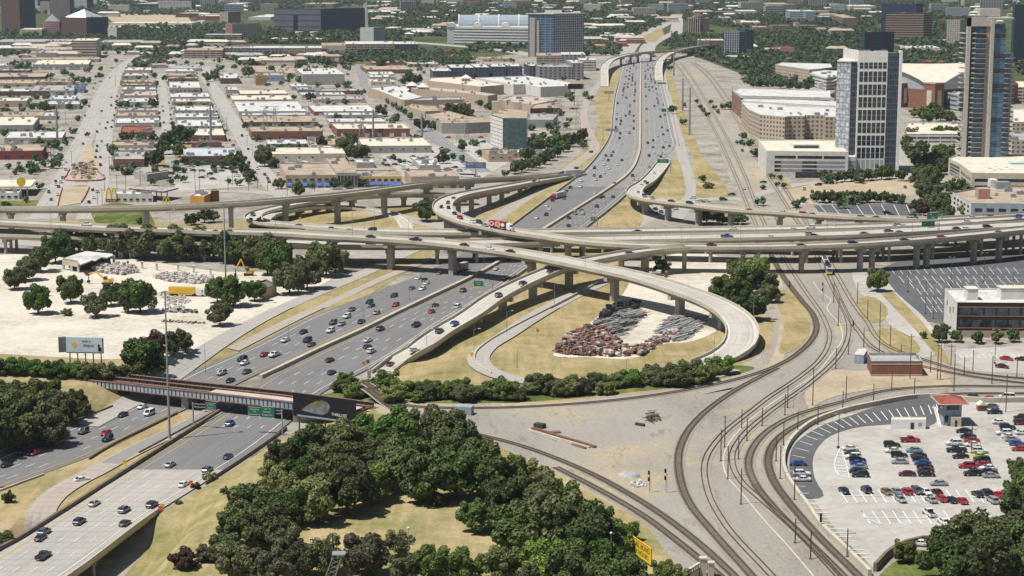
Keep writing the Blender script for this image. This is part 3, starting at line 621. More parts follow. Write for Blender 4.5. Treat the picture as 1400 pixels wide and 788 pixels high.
barrier([(846, 372), (800, 398), (745, 427), (690, 456), (664, 472), (649, 488), (653, 502), (672, 513)], 'low curved concrete wall around the outside of the ground loop', .4, .9, 'parapet_mat')
barrier([(1420, 549), (1340, 550), (1271, 545), (1192, 556), (1145, 567), (1110, 581), (1088, 598), (1075, 616), (1071, 635), (1076, 655), (1088, 674), (1105, 697), (1122, 722), (1155, 754), (1189, 788)], 'low beige retaining wall with posts curving round the parking lot', .9, 1.3, 'parapet_mat', 'retaining_wall', 'wall', None)
# --- steel railway bridge over the cutting
root = empty('railway_bridge', (-100, 596, 0), 0, 'rusty steel railway bridge with blue grey plate girders across the freeway', 'bridge')
A0, B0 = G(20, 514)[:2], G(498, 560)[:2]
BR = crom([G(-60, 512)[:2], G(30, 514.5)[:2], G(90, 519)[:2], G(240, 535)[:2], G(400, 553)[:2], G(498, 566)[:2]], 3)   # near girder line
near3 = [(x, y, 0) for x, y in BR]
flat('plate_girder', (.36, .40, .45), .6, .2, .5); flat('rust_deck', (.20, .12, .085), .85, .3, .5); flat('rust_pink', (.47, .38, .33), .85, .15, .4); flat('graffiti_blue', (.10, .32, .42), .7, .3, .9); flat('graffiti_dark', (.04, .02, .03), .7, .3, .9)
m = MB(); loft(m, [p for p in near3 if -152 < p[0] < -46], [(-.15, -1.5), (-.15, .5), (.15, .5), (.15, -1.5)]); seg = [p for p in near3 if -152 < p[0] < -46]; nb = len(m.f)
for i in range(len(seg) - 1):
    an = math.atan2(seg[i + 1][1] - seg[i][1], seg[i + 1][0] - seg[i][0])
    for t in (0, .5): m.box(seg[i][0] + (seg[i + 1][0] - seg[i][0]) * t, seg[i][1] + (seg[i + 1][1] - seg[i][1]) * t - .25, -1.45, .14, .3, 1.9, an)
m.m = [1 if i >= nb else 0 for i in range(len(m.f))]; m.build('plate_girder', [M['plate_girder'], M['dark_steel']], root)
for nm, prof, mt in (('flange', [(-.5, -1.75), (-.5, -1.5), (.5, -1.5), (.5, -1.75)], 'rust_deck'), ('flange', [(-.35, .5), (-.35, .66), (.35, .66), (.35, .5)], 'rust_deck')):
    m = MB(); loft(m, seg, prof); m.build(nm, M[mt], root)
m = MB(); loft(m, [p for p in near3 if -167 < p[0] < -46], [(-.4, -.9), (-.4, -.1), (-10.5, -.1), (-10.5, -.9)]); m.build('deck', M['rust_deck'], root)
for d, h in ((-5.6, .95), (-10.8, .9)):
    m = MB(); q = [(p[0], p[1], 0) for p in offset(seg, d)]
    loft(m, q, [(-.15, -.9), (-.15, h), (.15, h), (.15, -.9)]); m2 = m
    m = MB(); loft(m, q, [(-.45, h), (-.45, h + .12), (.45, h + .12), (.45, h)]); m.build('flange', M['rust_deck'], root)
    for i in range(0, len(q) - 1): m2.box(q[i][0], q[i][1] - .35, -.1, .12, .5, h, .1, 1)
    m2.build('plate_girder', [M['dark_steel'], M['grey_metal']], root)
q = [p for p in near3 if -99 < p[0] < -46]
m = MB(); loft(m, q, [(-.6, .67), (-.6, .8), (-4.6, .8), (-4.6, .67)]); m.build('walkway', M['rust_pink'], root)
for x0, x1, mt in ((-73, -66, 'graffiti_blue'), (-63, -57.5, 'graffiti_dark')):
    q = [(p[0], p[1] - .18, 0) for p in crom(near3, .5) if x0 < p[0] < x1]; m = MB(); loft(m, q, [(-.03, -1.1), (-.03, .2), (.03, .2), (.03, -1.1)]); m.build('graffiti', M[mt], root)
for d in (-2.2, -7.8):
    for e in (-.78, .78):
        m = MB(); q = [(p[0], p[1], 0) for p in offset([p for p in near3 if -170 < p[0] < -40], d + e)]
        loft(m, q, [(-.06, -.1), (-.06, .15), (.06, .15), (.06, -.1)]); m.build('rail', M['rail_steel'], root)
for px, py, n in ((148, 552, 4), (252, 563, 4), (95, 545, 3), (345, 574, 3)):
    x = GH(px, py)[0]; c = min(near3, key=lambda p: abs(p[0] - x)); m = MB()
    for k in range(n): m.box(c[0] + k * .9, c[1] + 1.6 + k * 3.0, -6.4, 2.2, 1.6, 5.0, .12)
    m.build('pier', M['pier_mat'], root)
for px in (92, 396):
    x = G(px, 540)[0]; c = min(near3, key=lambda p: abs(p[0] - x)); m = MB(); m.box(c[0] + (-9 if px < 200 else 8), c[1] + 6, -6.5, 16 if px < 200 else 12, 13, 5.4, .12)
    m.build('abutment', M['pier_mat'], root)
m = MB(); c = G(121, 516); m.box(c[0], c[1] + 4, 0, 2.0, 1.5, 2.0); m.build('end_post', M['parapet_mat'], root)
# ---------------------------------------------------------------- trees
def leafmat(name, a, b, rnd=.36, brown=None):
    m, n, l, bs = mk(name); g = n.new('ShaderNodeNewGeometry'); oi = n.new('ShaderNodeObjectInfo')
    f = mathn(n, l, 'ADD', mathn(n, l, 'MULTIPLY', g.outputs['Random Per Island'], .55), mathn(n, l, 'MULTIPLY', noise(n, l, g.outputs['Position'], .35, 3), .6))
    col = ramp(n, l, f, [(0.2, a), (0.62, tuple((x + y) / 2 for x, y in zip(a, b))), (0.95, b)])
    hs = n.new('ShaderNodeHueSaturation'); l.new(col, hs.inputs['Color'])
    l.new(mathn(n, l, 'ADD', mathn(n, l, 'MULTIPLY', oi.outputs['Random'], 2 * rnd), 1 - rnd), hs.inputs['Value'])
    wn = n.new('ShaderNodeTexWhiteNoise'); wn.noise_dimensions = '1D'; l.new(oi.outputs['Random'], wn.inputs['W'])
    l.new(mathn(n, l, 'ADD', mathn(n, l, 'MULTIPLY', wn.outputs[0], .075), .455), hs.inputs['Hue'])
    l.new(mathn(n, l, 'ADD', mathn(n, l, 'MULTIPLY', wn.outputs[0], .35), .75), hs.inputs['Saturation'])
    l.new(hs.outputs[0], bs.inputs['Base Color']); bs.inputs['Roughness'].default_value = .65; bs.inputs['Specular IOR Level'].default_value = .25
    tr = n.new('ShaderNodeBsdfTranslucent'); l.new(hs.outputs[0], tr.inputs[0]); mx = n.new('ShaderNodeMixShader'); mx.inputs[0].default_value = .3
    l.new(bs.outputs[0], mx.inputs[1]); l.new(tr.outputs[0], mx.inputs[2]); l.new(mx.outputs[0], n['Material Output'].inputs[0]); return m
leafmat('leaf_dark', (.036, .064, .018), (.155, .205, .055))
leafmat('leaf_mid', (.055, .09, .02), (.20, .255, .06))
leafmat('leaf_light', (.08, .125, .024), (.25, .305, .07))
leafmat('leaf_olive', (.065, .074, .03), (.185, .19, .082))
leafmat('leaf_red', (.06, .035, .02), (.15, .085, .045))
leafmat('leaf_far', (.048, .08, .038), (.135, .185, .08), .1)
flat('bark', (.11, .085, .06), .9, .3, 1.5)
def leaf_cloud(seed, n, leaf, nl=16, flatb=.15, squash=.8):
    """unit crown: leaf quads spread over and inside clustered lobes; radius about 1, base at z=0, top about 1.7*squash"""
    r = np.random.default_rng(seed); C = []; Rl = []
    for _ in range(nl):
        d = r.normal(size=3); d /= np.linalg.norm(d); d[2] = d[2] * .75 + .12
        q = 1 if nl < 20 else .72; C.append(d * r.uniform(.34, .92)); Rl.append(q * r.uniform(.18, .42))
    C.append(np.array([0, 0, -.05])); Rl.append(.5); C = np.array(C); Rl = np.array(Rl); nl += 1
    k = r.choice(nl, n * 2, p=Rl**2 / (Rl**2).sum()); d = r.normal(size=(n * 2, 3)); d /= np.linalg.norm(d, axis=1)[:, None]
    P = C[k] + d * (Rl[k] * r.uniform(.72, 1.06, n * 2))[:, None]
    inside = (((P[:, None, :] - C[None]) ** 2).sum(2) < (Rl * .66) ** 2).any(1)
    keep = ~inside & (P[:, 2] > -.62 + flatb * r.uniform(0, 1, n * 2)); P, d = P[keep][:n], d[keep][:n]
    nrm = d + r.normal(size=d.shape) * .55 + np.array([0, 0, .25]); nrm /= np.linalg.norm(nrm, axis=1)[:, None]
    u = np.cross(nrm, r.normal(size=nrm.shape)); u /= np.linalg.norm(u, axis=1)[:, None]; v = np.cross(nrm, u)
    s = (leaf * r.uniform(.6, 1.3, len(P)))[:, None]; s2 = s * r.uniform(.6, 1.0, len(P))[:, None]
    Q = np.stack([P + u * s, P + v * s2, P - u * s, P - v * s2], 1)
    Q[..., 2] = (Q[..., 2] + .66) * squash
    return Q.reshape(-1, 3)
def quadmesh(name, V, mat):
    me = bpy.data.meshes.new(name); nv = len(V); nf = nv // 4
    me.vertices.add(nv); me.vertices.foreach_set('co', V.astype(np.float32).ravel()); me.loops.add(nv); me.loops.foreach_set('vertex_index', np.arange(nv, dtype=np.int32))
    me.polygons.add(nf); me.polygons.foreach_set('loop_start', np.arange(0, nv, 4, dtype=np.int32)); me.update(calc_edges=True); me.materials.append(mat); return me
CROWN = {}
def crown(kind, lod, var):
    k = (kind, lod, var)
    if k not in CROWN:
        n, leaf, nl = {0: (6500, .058, 46), 1: (1300, .12, 26), 2: (340, .22, 14)}[lod]
        sq = {'round': 1.06, 'tall': 1.3, 'bush': .8, 'sparse': 1.15}[kind.split('/')[1]]
        if 'sparse' in kind: n = int(n * .45)
        CROWN[k] = quadmesh('crown', leaf_cloud(hash(kind.split('/')[1]) % 97 * 0 + var * 31 + lod * 7 + 3, n, leaf, nl, squash=sq), M['leaf_' + kind.split('/')[0]])
    return CROWN[k]
def trunk_mesh():
    m = MB(); m.tube((0, 0, -.05), (0, 0, .55), .055, .038, 7, cap=False)
    for a, e in ((.3, .34), (2.3, .3), (4.2, .36)): m.tube((0, 0, .35), (e * math.cos(a), e * math.sin(a), .85), .03, .014, 5, cap=False)
    m.tube((0, 0, .52), (.03, .02, 1.0), .038, .012, 6, cap=False)
    me = bpy.data.meshes.new('trunk'); me.from_pydata(m.v, [], m.f); me.materials.append(M['bark']); return me
TRUNK = trunk_mesh(); NT = [0]
ORD = ['first', 'second', 'third', 'fourth', 'fifth', 'sixth', 'seventh', 'eighth', 'ninth', 'tenth', 'eleventh', 'twelfth', 'thirteenth', 'fourteenth', 'fifteenth', 'sixteenth', 'seventeenth', 'eighteenth', 'nineteenth', 'twentieth']
ORD += ['twenty-' + o for o in ORD[:9]] + ['thirtieth'] + ['thirty-' + o for o in ORD[:9]] + ['fortieth'] + ['forty-' + o for o in ORD[:9]] + ['fiftieth'] + ['fifty-' + o for o in ORD[:9]] + ['sixtieth'] + ['sixty-' + o for o in ORD[:9]] + ['seventieth'] + ['seventy-' + o for o in ORD[:9]]
KINDW = {'dark': 'dark green', 'mid': 'mid green', 'light': 'bright green', 'olive': 'olive green', 'red': 'reddish brown'}
def tree(px, py, wpx, kind='dark/round', label=None, group=None, name='tree', cat='tree', lift_=.16):
    x, y, z = GH(px, py, H); wpx *= 1.12 if wpx > 27 else 1.15; D = wpx / (ppm(py) if z > -1 else (py + 60) / 148); Rr = D / 2
    lod = 0 if wpx > 27 else 1 if wpx > 13 else 2; NT[0] += 1; var = NT[0] % (5 if lod == 0 else 4)
    rz = random.uniform(0, 6.28); t = empty(name, (x, y, z), 0, label, cat, group)
    shape = kind.split('/')[1]; sq = random.uniform(.92, 1.08); base = Rr * (lift_ if shape != 'bush' else .02) * random.uniform(.8, 1.3)
    c = inst('crown', None, t, (0, 0, base), rz, (Rr * random.uniform(.94, 1.06), Rr * random.uniform(.94, 1.06), Rr * sq), mesh=crown(kind, lod, var))
    if shape != 'bush' and lod < 2: inst('trunk', None, t, (0, 0, 0), rz, (Rr, Rr, Rr * .95 + base), mesh=TRUNK)
    return t
TINY = []
def grove(where, group, spec, name='tree', cat='tree', default='dark/round', jit=0, kindword='tree'):
    """spec: (px, py, width, kind); labels say which one by look and by order from the near left"""
    rows = [(s[0], s[1], s[2], s[3] if len(s) > 3 else default) for s in spec]
    if name == 'tree': TINY.extend(r for r in rows if r[2] < 13.2); rows = [r for r in rows if r[2] >= 13.2]
    cnt = {}
    for i, (px, py, wd, kind) in enumerate(sorted(rows, key=lambda s: s[0])):
        w_ = KINDW[kind.split('/')[0]]; cnt.setdefault(w_, []).append(i)
    idx = {}
    for px, py, wd, kind in sorted(rows, key=lambda s: s[0]):
        w_ = KINDW[kind.split('/')[0]]; k = idx[w_] = idx.get(w_, -1) + 1; n = len(cnt[w_])
        lab = f'{w_} {kindword} {where}' if n == 1 else f'{ORD[k]} {w_} {kindword} from the left {where}'
        tree(px, py, wd, kind, lab, group, name, cat)
D_, L_, O_, MI, RD = 'dark/round', 'light/round', 'olive/round', 'mid/round', 'red/round'
grove('in the wood behind the dry lawn', 'trees around the dry lawn', [(392, 648, 54), (424, 640, 60), (466, 632, 60, MI), (510, 626, 62), (556, 620, 66), (602, 622, 64, MI), (636, 634, 60), (378, 676, 48, L_), (402, 700, 56, L_), (430, 716, 74, MI), (474, 704, 78), (508, 690, 66, L_), (536, 672, 66), (580, 688, 84), (624, 684, 74), (448, 664, 60), (492, 656, 60, MI), (540, 648, 60), (592, 654, 60), (404, 668, 46), (412, 622, 22, 'olive/bush')])
grove('beside the dry lawn under the rail tracks', 'trees around the dry lawn', [(658, 652, 54, MI), (668, 682, 64), (694, 676, 56, L_), (692, 716, 74), (655, 730, 54), (702, 756, 78), (736, 700, 66, L_), (735, 728, 74), (766, 754, 90), (768, 712, 58, L_), (802, 770, 84), (745, 800, 70, L_), (785, 812, 74), (822, 800, 68), (842, 758, 52, L_), (862, 812, 44, MI), (898, 822, 40, L_), (848, 820, 60), (858, 740, 30, L_), (922, 812, 42, MI), (908, 796, 36, L_), (718, 668, 44, L_)])
grove('left of the dry lawn above the grass bank', 'trees around the dry lawn', [(346, 722, 68), (322, 748, 54), (364, 756, 74), (384, 722, 56), (306, 764, 42), (390, 770, 52), (350, 700, 44)])
grove('in the front row along the lower edge', 'trees of the front row', [(324, 800, 60, O_), (368, 804, 62, O_), (412, 792, 50, O_), (452, 786, 56, 'olive/sparse'), (503, 788, 62, O_), (546, 764, 38, 'olive/sparse'), (554, 800, 46), (594, 794, 48, MI), (636, 796, 52, MI), (684, 796, 56, MI), (724, 820, 46)])
grove('on the dry bank by the bridge', 'shrubs on the dry grass', [(251, 778, 42, 'red/bush'), (281, 768, 36, 'olive/bush'), (287, 657, 18, 'light/bush'), (268, 668, 14, 'red/bush'), (308, 676, 14, 'mid/bush'), (244, 690, 12, 'mid/bush'), (12, 688, 17, 'dark/round'), (3, 748, 34, 'dark/bush'), (598, 692, 28, 'olive/bush')], 'shrub', 'shrub', kindword='shrub')
grove('in the thick clump by the rail bridge end', 'trees by the railway bridge', [(12, 592, 62), (48, 592, 60, MI), (82, 576, 44, O_), (22, 614, 58, MI), (64, 612, 52), (-8, 620, 60), (101, 562, 30), (34, 572, 44, L_), (98, 580, 32), (6, 562, 46), (36, 562, 46, MI), (66, 562, 42), (108, 560, 24, O_), (112, 570, 22)])
grove('in the hedge row behind the billboard', 'trees by the railway bridge', [(3, 513, 38, 'dark/bush'), (28, 514, 40, 'dark/bush'), (52, 515, 36, 'mid/bush'), (75, 517, 36, 'dark/bush'), (98, 518, 34, 'mid/bush'), (120, 519, 36, 'olive/bush'), (143, 520, 36, 'olive/bush'), (165, 522, 34, 'olive/bush'), (200, 515, 58), (211, 492, 40, RD), (238, 486, 34), (254, 480, 28), (184, 524, 38, 'mid/bush')])
grove('on the pale demolition ground', 'trees on the demolition ground', [(52, 430, 42), (97, 415, 38), (132, 434, 38), (152, 418, 34), (192, 428, 50), (176, 428, 30), (301, 446, 34, O_), (319, 420, 48), (297, 414, 36), (348, 412, 30), (20, 396, 30), (36, 384, 34), (56, 372, 38), (76, 360, 40), (92, 432, 15, 'olive/bush'), (62, 405, 15, 'dark/bush')])
grove('in the row along the viaduct street', 'row of trees below the viaduct', [(92, 350, 40), (126, 350, 44), (160, 352, 46), (198, 355, 50), (236, 356, 50), (272, 356, 48), (310, 360, 46), (350, 364, 46), (385, 388, 56), (396, 402, 48), (420, 396, 42), (446, 378, 48, MI), (366, 376, 42), (458, 372, 36, MI), (180, 352, 38), (255, 354, 40), (330, 362, 38)])
grove('under the viaduct near the tracks', 'trees under the viaduct', [(1000, 425, 52, MI), (1028, 438, 42), (1018, 404, 46), (1047, 404, 36, O_), (1034, 379, 32, L_), (1006, 379, 26, MI), (1054, 414, 28, O_), (984, 400, 22), (904, 376, 22), (1199, 399, 32, L_), (583, 303, 33), (966, 306, 28, MI), (988, 308, 26, MI), (1008, 307, 20), (978, 300, 20, L_), (1018, 306, 12)])
sh = []
for i in range(31):
    px = 466 + i * 17.3; sh.append((px, np.interp(px, [460, 560, 700, 860, 960, 1010], [546, 552, 549, 538, 528, 512]) - random.uniform(0, 10), random.uniform(26, 38), random.choice(['dark/bush', 'mid/bush', 'mid/bush', 'light/bush', 'olive/bush'])))
    if i % 3 == 0 and px < 980: sh.append((px + 8, sh[-1][1] - 9, 30, random.choice(['dark/bush', 'mid/bush'])))
sh += [(920, 524, 40, 'olive/bush'), (945, 522, 46, 'dark/bush'), (745, 538, 38, 'dark/bush'), (528, 535, 44, 'mid/bush'), (690, 546, 42, 'mid/bush')]
grove('in the scrub strip above the curved track', 'scrub bushes beside the curved track', sh, 'bush', 'bush', kindword='bush')
grove('by the lawn corner of the parking lot', 'big trees by the parking lot', [(1330, 780, 84), (1376, 778, 92), (1404, 750, 76), (1298, 798, 76), (1352, 806, 86), (1238, 770, 36, L_), (1396, 690, 52), (1389, 652, 26), (1405, 800, 80), (1262, 778, 20, L_)])
grove('beside the dark glazed office', 'small trees by the dark office', [(1284, 468, 24), (1262, 464, 12, MI), (1308, 468, 18), (1336, 470, 18), (1362, 470, 18), (1386, 468, 18), (1292, 455, 14)])
grove('round the burger restaurant blocks', 'trees of the warehouse district', [(222, 212, 22), (232, 202, 22), (216, 227, 22), (204, 224, 16), (247, 197, 26), (258, 193, 18), (155, 216, 16), (150, 206, 12), (171, 194, 14), (190, 195, 12), (246, 215, 20, O_), (252, 226, 14), (240, 228, 11), (243, 248, 10), (252, 250, 11), (233, 253, 10, O_), (210, 254, 10), (54, 259, 12), (8, 284, 14, 'light/bush'), (35, 277, 10, 'light/bush'), (10, 215, 10), (22, 216, 14), (190, 308, 12, O_), (262, 308, 20), (280, 305, 22), (292, 304, 16)])
grove('along the street by the blue awnings', 'trees of the warehouse district', [(309, 231, 20), (318, 226, 18), (328, 228, 18), (335, 238, 18), (341, 247, 18), (326, 220, 14), (312, 252, 9), (325, 254, 12), (338, 252, 12), (362, 228, 24), (366, 217, 20), (373, 230, 16), (381, 259, 16), (457, 259, 16), (475, 258, 14), (409, 270, 20), (470, 212, 26), (486, 220, 24), (480, 200, 20), (496, 216, 18), (424, 258, 10), (500, 256, 12), (376, 205, 9, O_), (386, 205, 9), (396, 204, 9, O_), (406, 204, 9), (416, 204, 9, O_), (426, 203, 9), (355, 208, 12), (606, 224, 16), (618, 220, 12), (631, 222, 12), (655, 215, 12)])
grove('in the diagonal row beside the western ramp', 'diagonal row of trees by the ramp', [(704, 238, 17), (713, 236, 18), (723, 233, 18), (733, 230, 18), (743, 225, 18), (752, 220, 18), (762, 215, 18), (771, 208, 18), (780, 201, 18), (789, 196, 18), (797, 192, 16), (735, 208, 26), (752, 206, 22), (721, 220, 20), (690, 242, 12), (769, 200, 16)])
grove('among the western warehouses', 'trees of the warehouse district', [(103, 113, 12), (112, 115, 12), (120, 115, 10), (86, 104, 11), (71, 108, 9, O_), (54, 151, 12), (61, 153, 14), (70, 152, 12), (12, 155, 7), (30, 154, 10), (163, 147, 13), (172, 149, 13, MI), (190, 150, 11), (210, 147, 14), (213, 119, 10, O_), (210, 108, 10), (226, 112, 10, O_), (235, 173, 8, O_), (284, 112, 14), (293, 110, 14), (300, 98, 12), (284, 119, 7), (340, 106, 16), (420, 111, 16), (408, 115, 13), (398, 111, 12), (394, 114, 8), (425, 139, 14, O_), (402, 138, 9), (445, 115, 10, O_), (470, 119, 9), (477, 119, 9), (337, 178, 12), (343, 172, 8), (313, 135, 8), (453, 178, 9), (520, 95, 16), (408, 98, 14), (430, 96, 8), (370, 100, 12), (345, 93, 14), (385, 118, 8), (440, 204, 18), (452, 195, 12, O_), (97, 95, 10), (28, 96, 12), (36, 97, 12), (15, 93, 10), (120, 188, 8, O_)])
grove('beside the tan mall complex', 'trees of the mall complex', [(512, 130, 10), (518, 134, 10), (524, 138, 10), (531, 143, 11), (538, 148, 11), (545, 153, 11), (552, 158, 11), (522, 160, 17), (576, 180, 20), (590, 178, 14, O_), (602, 176, 12), (617, 162, 22), (630, 161, 22), (641, 162, 14), (560, 115, 16), (570, 116, 14), (550, 117, 12), (596, 130, 10), (585, 131, 10), (655, 147, 12), (668, 150, 10), (560, 164, 12), (632, 207, 14), (700, 215, 10), (775, 135, 10, O_), (800, 135, 12, O_), (806, 138, 10), (780, 140, 8), (768, 158, 8), (762, 178, 8)])
grove('beside the far freeway and rail corridor', 'trees of the rail corridor', [(919.5, 156, 13), (933, 171, 11), (957, 150, 8), (961, 155, 9), (966, 160, 9), (976, 150, 8), (981, 156, 8), (988, 150, 11), (996, 150, 13), (952, 142, 7), (935, 147, 8), (972, 143, 7), (908, 92, 12), (915, 97, 10), (870, 80, 8), (1030, 110, 14), (1045, 112, 12), (1060, 112, 12), (1036, 118, 10), (1085, 240, 8), (1062, 255, 8), (1066, 247, 9), (1072, 258, 9), (960, 250, 12, 'olive/bush'), (968, 258, 14, 'olive/bush')])
grove('in the rows round the glass towers', 'trees around the towers', [(a_[0], a_[1] + 1, a_[2] * (1.45 if a_[0] > 1240 else 1.2)) + tuple(a_[3:]) for a_ in [(1116, 276, 14), (1125, 277, 14), (1134, 276, 15), (1143, 277, 14), (1152, 277, 15), (1161, 276, 14), (1170, 276, 14), (1179, 277, 14), (1188, 276, 14), (1199, 276, 12), (1211, 276, 13), (1223, 277, 13), (1232, 278, 12), (1130, 248, 16), (1144, 249, 12), (1155, 248, 14), (1167, 247, 14), (1180, 247, 15), (1192, 246, 14), (1205, 245, 17), (1216, 244, 14), (1232, 247, 14), (1256, 254, 17), (1262, 264, 17), (1268, 275, 18), (1276, 288, 19), (1286, 296, 18), (1293, 300, 16), (1258, 243, 14), (1276, 232, 20), (1287, 238, 17), (1292, 228, 18), (1266, 226, 14), (1300, 264, 14), (1311, 262, 14), (1252, 222, 14), (1296, 217, 14), (1246, 214, 13), (1318, 296, 12, MI), (1345, 232, 17, L_), (1262, 294, 13, RD), (1254, 290, 14, O_), (1284, 306, 13), (1245, 300, 9, O_), (1247, 190, 12, L_), (1282, 188, 12), (1292, 187, 12), (1302, 188, 12), (1262, 165, 14), (1274, 160, 14), (1286, 165, 14), (1298, 168, 12), (1250, 160, 10), (1270, 168, 12), (1280, 155, 10), (1067, 120, 12), (1080, 122, 12), (1092, 123, 12), (1105, 124, 10), (1140, 136, 10), (1270, 246, 15), (1280, 250, 15), (1272, 258, 15), (1280, 270, 15), (1290, 284, 15), (1256, 232, 15), (1284, 216, 14), (1262, 210, 13), (1238, 205, 12)]])
# --- the far-off woods read as one mass
def woods(name, polys, kind, mat, seed):
    r = np.random.default_rng(seed); base = [leaf_cloud(50 + i, 46, .42, 7, squash=.8) for i in range(4)]; out = []
    for poly, step_x, step_y, prob in polys:
        xs = [p[0] for p in poly]; ys_ = [p[1] for p in poly]
        y = max(ys_)
        while y > min(ys_):
            x = min(xs) + r.uniform(0, step_x)
            while x < max(xs):
                ins = False
                for (ax, ay), (bx, by) in zip(poly, poly[1:] + poly[:1]):
                    if (ay > y) != (by > y) and x < (bx - ax) * (y - ay) / (by - ay) + ax: ins = not ins
                if ins and r.uniform() < prob:
                    p = G(x + r.uniform(-1, 1), y + r.uniform(-.5, .5)); Rr = r.uniform(4.2, 7.5) * (1.25 if y < 35 else 1); a = r.uniform(0, 6.28)
                    V = base[r.integers(4)] * np.array([Rr, Rr, Rr * r.uniform(.8, 1.15)]); c, s_ = math.cos(a), math.sin(a)
                    out.append(np.stack([V[:, 0] * c - V[:, 1] * s_ + p[0], V[:, 0] * s_ + V[:, 1] * c + p[1], V[:, 2]], 1))
                x += step_x * r.uniform(.7, 1.3)
            y -= step_y * (.5 + .5 * (y + 60) / 130)
    o = bpy.data.objects.new(name, quadmesh(name, np.concatenate(out), M[mat])); COL.objects.link(o); tag(o, kind='stuff'); return len(out)
FAR = [([(150, 38), (270, 36), (330, 34), (330, 60), (262, 64), (200, 66), (150, 60)], 5, 2.2, .8), ([(500, 3), (725, 3), (725, 28), (615, 30), (612, 50), (500, 52)], 5, 2.2, .85), ([(720, -4), (935, -4), (905, 36), (890, 40), (860, 55), (800, 60), (800, 30), (720, 20)], 6, 2.2, .85),
  ([(1010, 42), (1200, 38), (1215, 62), (1145, 88), (1060, 104), (1010, 98), (935, 72), (950, 62), (1005, 62)], 6, 2.6, .95), ([(340, 40), (495, 42), (560, 40), (560, 58), (480, 60), (340, 62)], 5, 2.0, .85), ([(470, 72), (640, 72), (640, 92), (560, 92), (470, 84)], 6, 2.4, .95), ([(0, 44), (190, 46), (180, 72), (0, 62)], 5, 2.4, .75),
  ([(-20, -6), (500, -6), (500, 8), (250, 22), (120, 20), (-20, 20)], 5, 1.8, .8), ([(1225, 10), (1330, 8), (1330, 90), (1240, 90), (1225, 55)], 6, 2.2, .85), ([(935, -6), (1420, -6), (1420, 12), (1240, 16), (1200, 36), (1010, 40), (935, 30)], 5, 1.8, .85), ([(920, 50), (1000, 50), (1000, 74), (935, 76), (905, 62)], 6, 2.2, .85),
  ([(640, 60), (720, 64), (720, 74), (640, 72)], 6, 2.4, .7), ([(800, 60), (850, 62), (845, 78), (800, 78)], 6, 2.2, .7), ([(1010, 96), (1060, 102), (1145, 88), (1150, 118), (1060, 122), (1020, 118)], 7, 3, .8), ([(1395, 40), (1430, 40), (1430, 110), (1388, 100)], 6, 3, .7), ([(185, 62), (300, 62), (330, 70), (250, 80), (190, 96)], 6, 2.6, .55), ([(300, 70), (480, 76), (480, 92), (330, 92)], 6, 2.6, .6), ([(1240, 88), (1320, 88), (1320, 98), (1240, 98)], 6, 2.6, .8), ([(-10, 62), (130, 66), (130, 76), (-10, 78)], 6, 2.6, .55)]
woods('distant_woods', FAR, 0, 'leaf_far', 5)

print('TREES', sum(o.name.split('.')[0] == 'tree' for o in bpy.data.objects), len(TINY))
# ---------------------------------------------------------------- buildings
for nm, c, v in [('roof_white', (.60, .59, .56), .16), ('roof_cream', (.66, .60, .49), .10), ('roof_grey', (.40, .385, .36), .2), ('roof_tan', (.42, .345, .26), .18), ('roof_red', (.32, .10, .075), .2), ('roof_dark', (.16, .15, .145), .25),
    ('roof_blue', (.12, .21, .36), .2), ('roof_silver', (.5, .52, .55), .12), ('roof_pink', (.5, .42, .37), .15)]:
    a = tuple(x * (1 - 2.2 * v) for x in c); d = tuple(min(.8, x * (1 + v)) for x in c)
    patchy(nm, [(0.32, tuple(x * .6 for x in a)), (0.42, a), (0.5, tuple(x * .92 for x in c)), (0.6, c), (0.72, d)], .11, .7, .45, .85)
for nm, c in [('wall_brick', (.23, .105, .078)), ('wall_tan', (.40, .32, .24)), ('wall_grey', (.33, .32, .30)), ('wall_white', (.60, .58, .54)), ('wall_brown', (.12, .075, .06)), ('wall_red', (.22, .055, .05)), ('wall_cream', (.52, .46, .36)), ('wall_blue', (.14, .19, .30)),
    ('wall_ochre', (.36, .23, .10)), ('wall_orange', (.50, .25, .06)), ('wall_dark', (.035, .03, .032)), ('wall_pink', (.45, .22, .17)), ('wall_bluegrey', (.28, .33, .38)), ('wall_yellow', (.55, .42, .17))]: flat(nm, c, .85, .16, .35, 0, .2)
def glassmat(name, c, rough=.08, var=.5, scale=.35):
    m, n, l, b = mk(name); f = noise(n, l, pos(n), scale, 3, .6)
    l.new(ramp(n, l, f, [(.35, tuple(x * (1 - var) for x in c)), (.65, tuple(x * (1 + var) for x in c))]), b.inputs['Base Color'])
    b.inputs['Roughness'].default_value = rough; b.inputs['Specular IOR Level'].default_value = .7; return m
glassmat('glass', (.03, .04, .055)); glassmat('glass_blue', (.05, .115, .19)); glassmat('glass_pale', (.36, .38, .39), .25, .1); glassmat('glass_green', (.075, .125, .125), .2, .25); glassmat('glass_dark', (.018, .02, .03))  # glass_pale has the sky's reflection lifted into its base colour
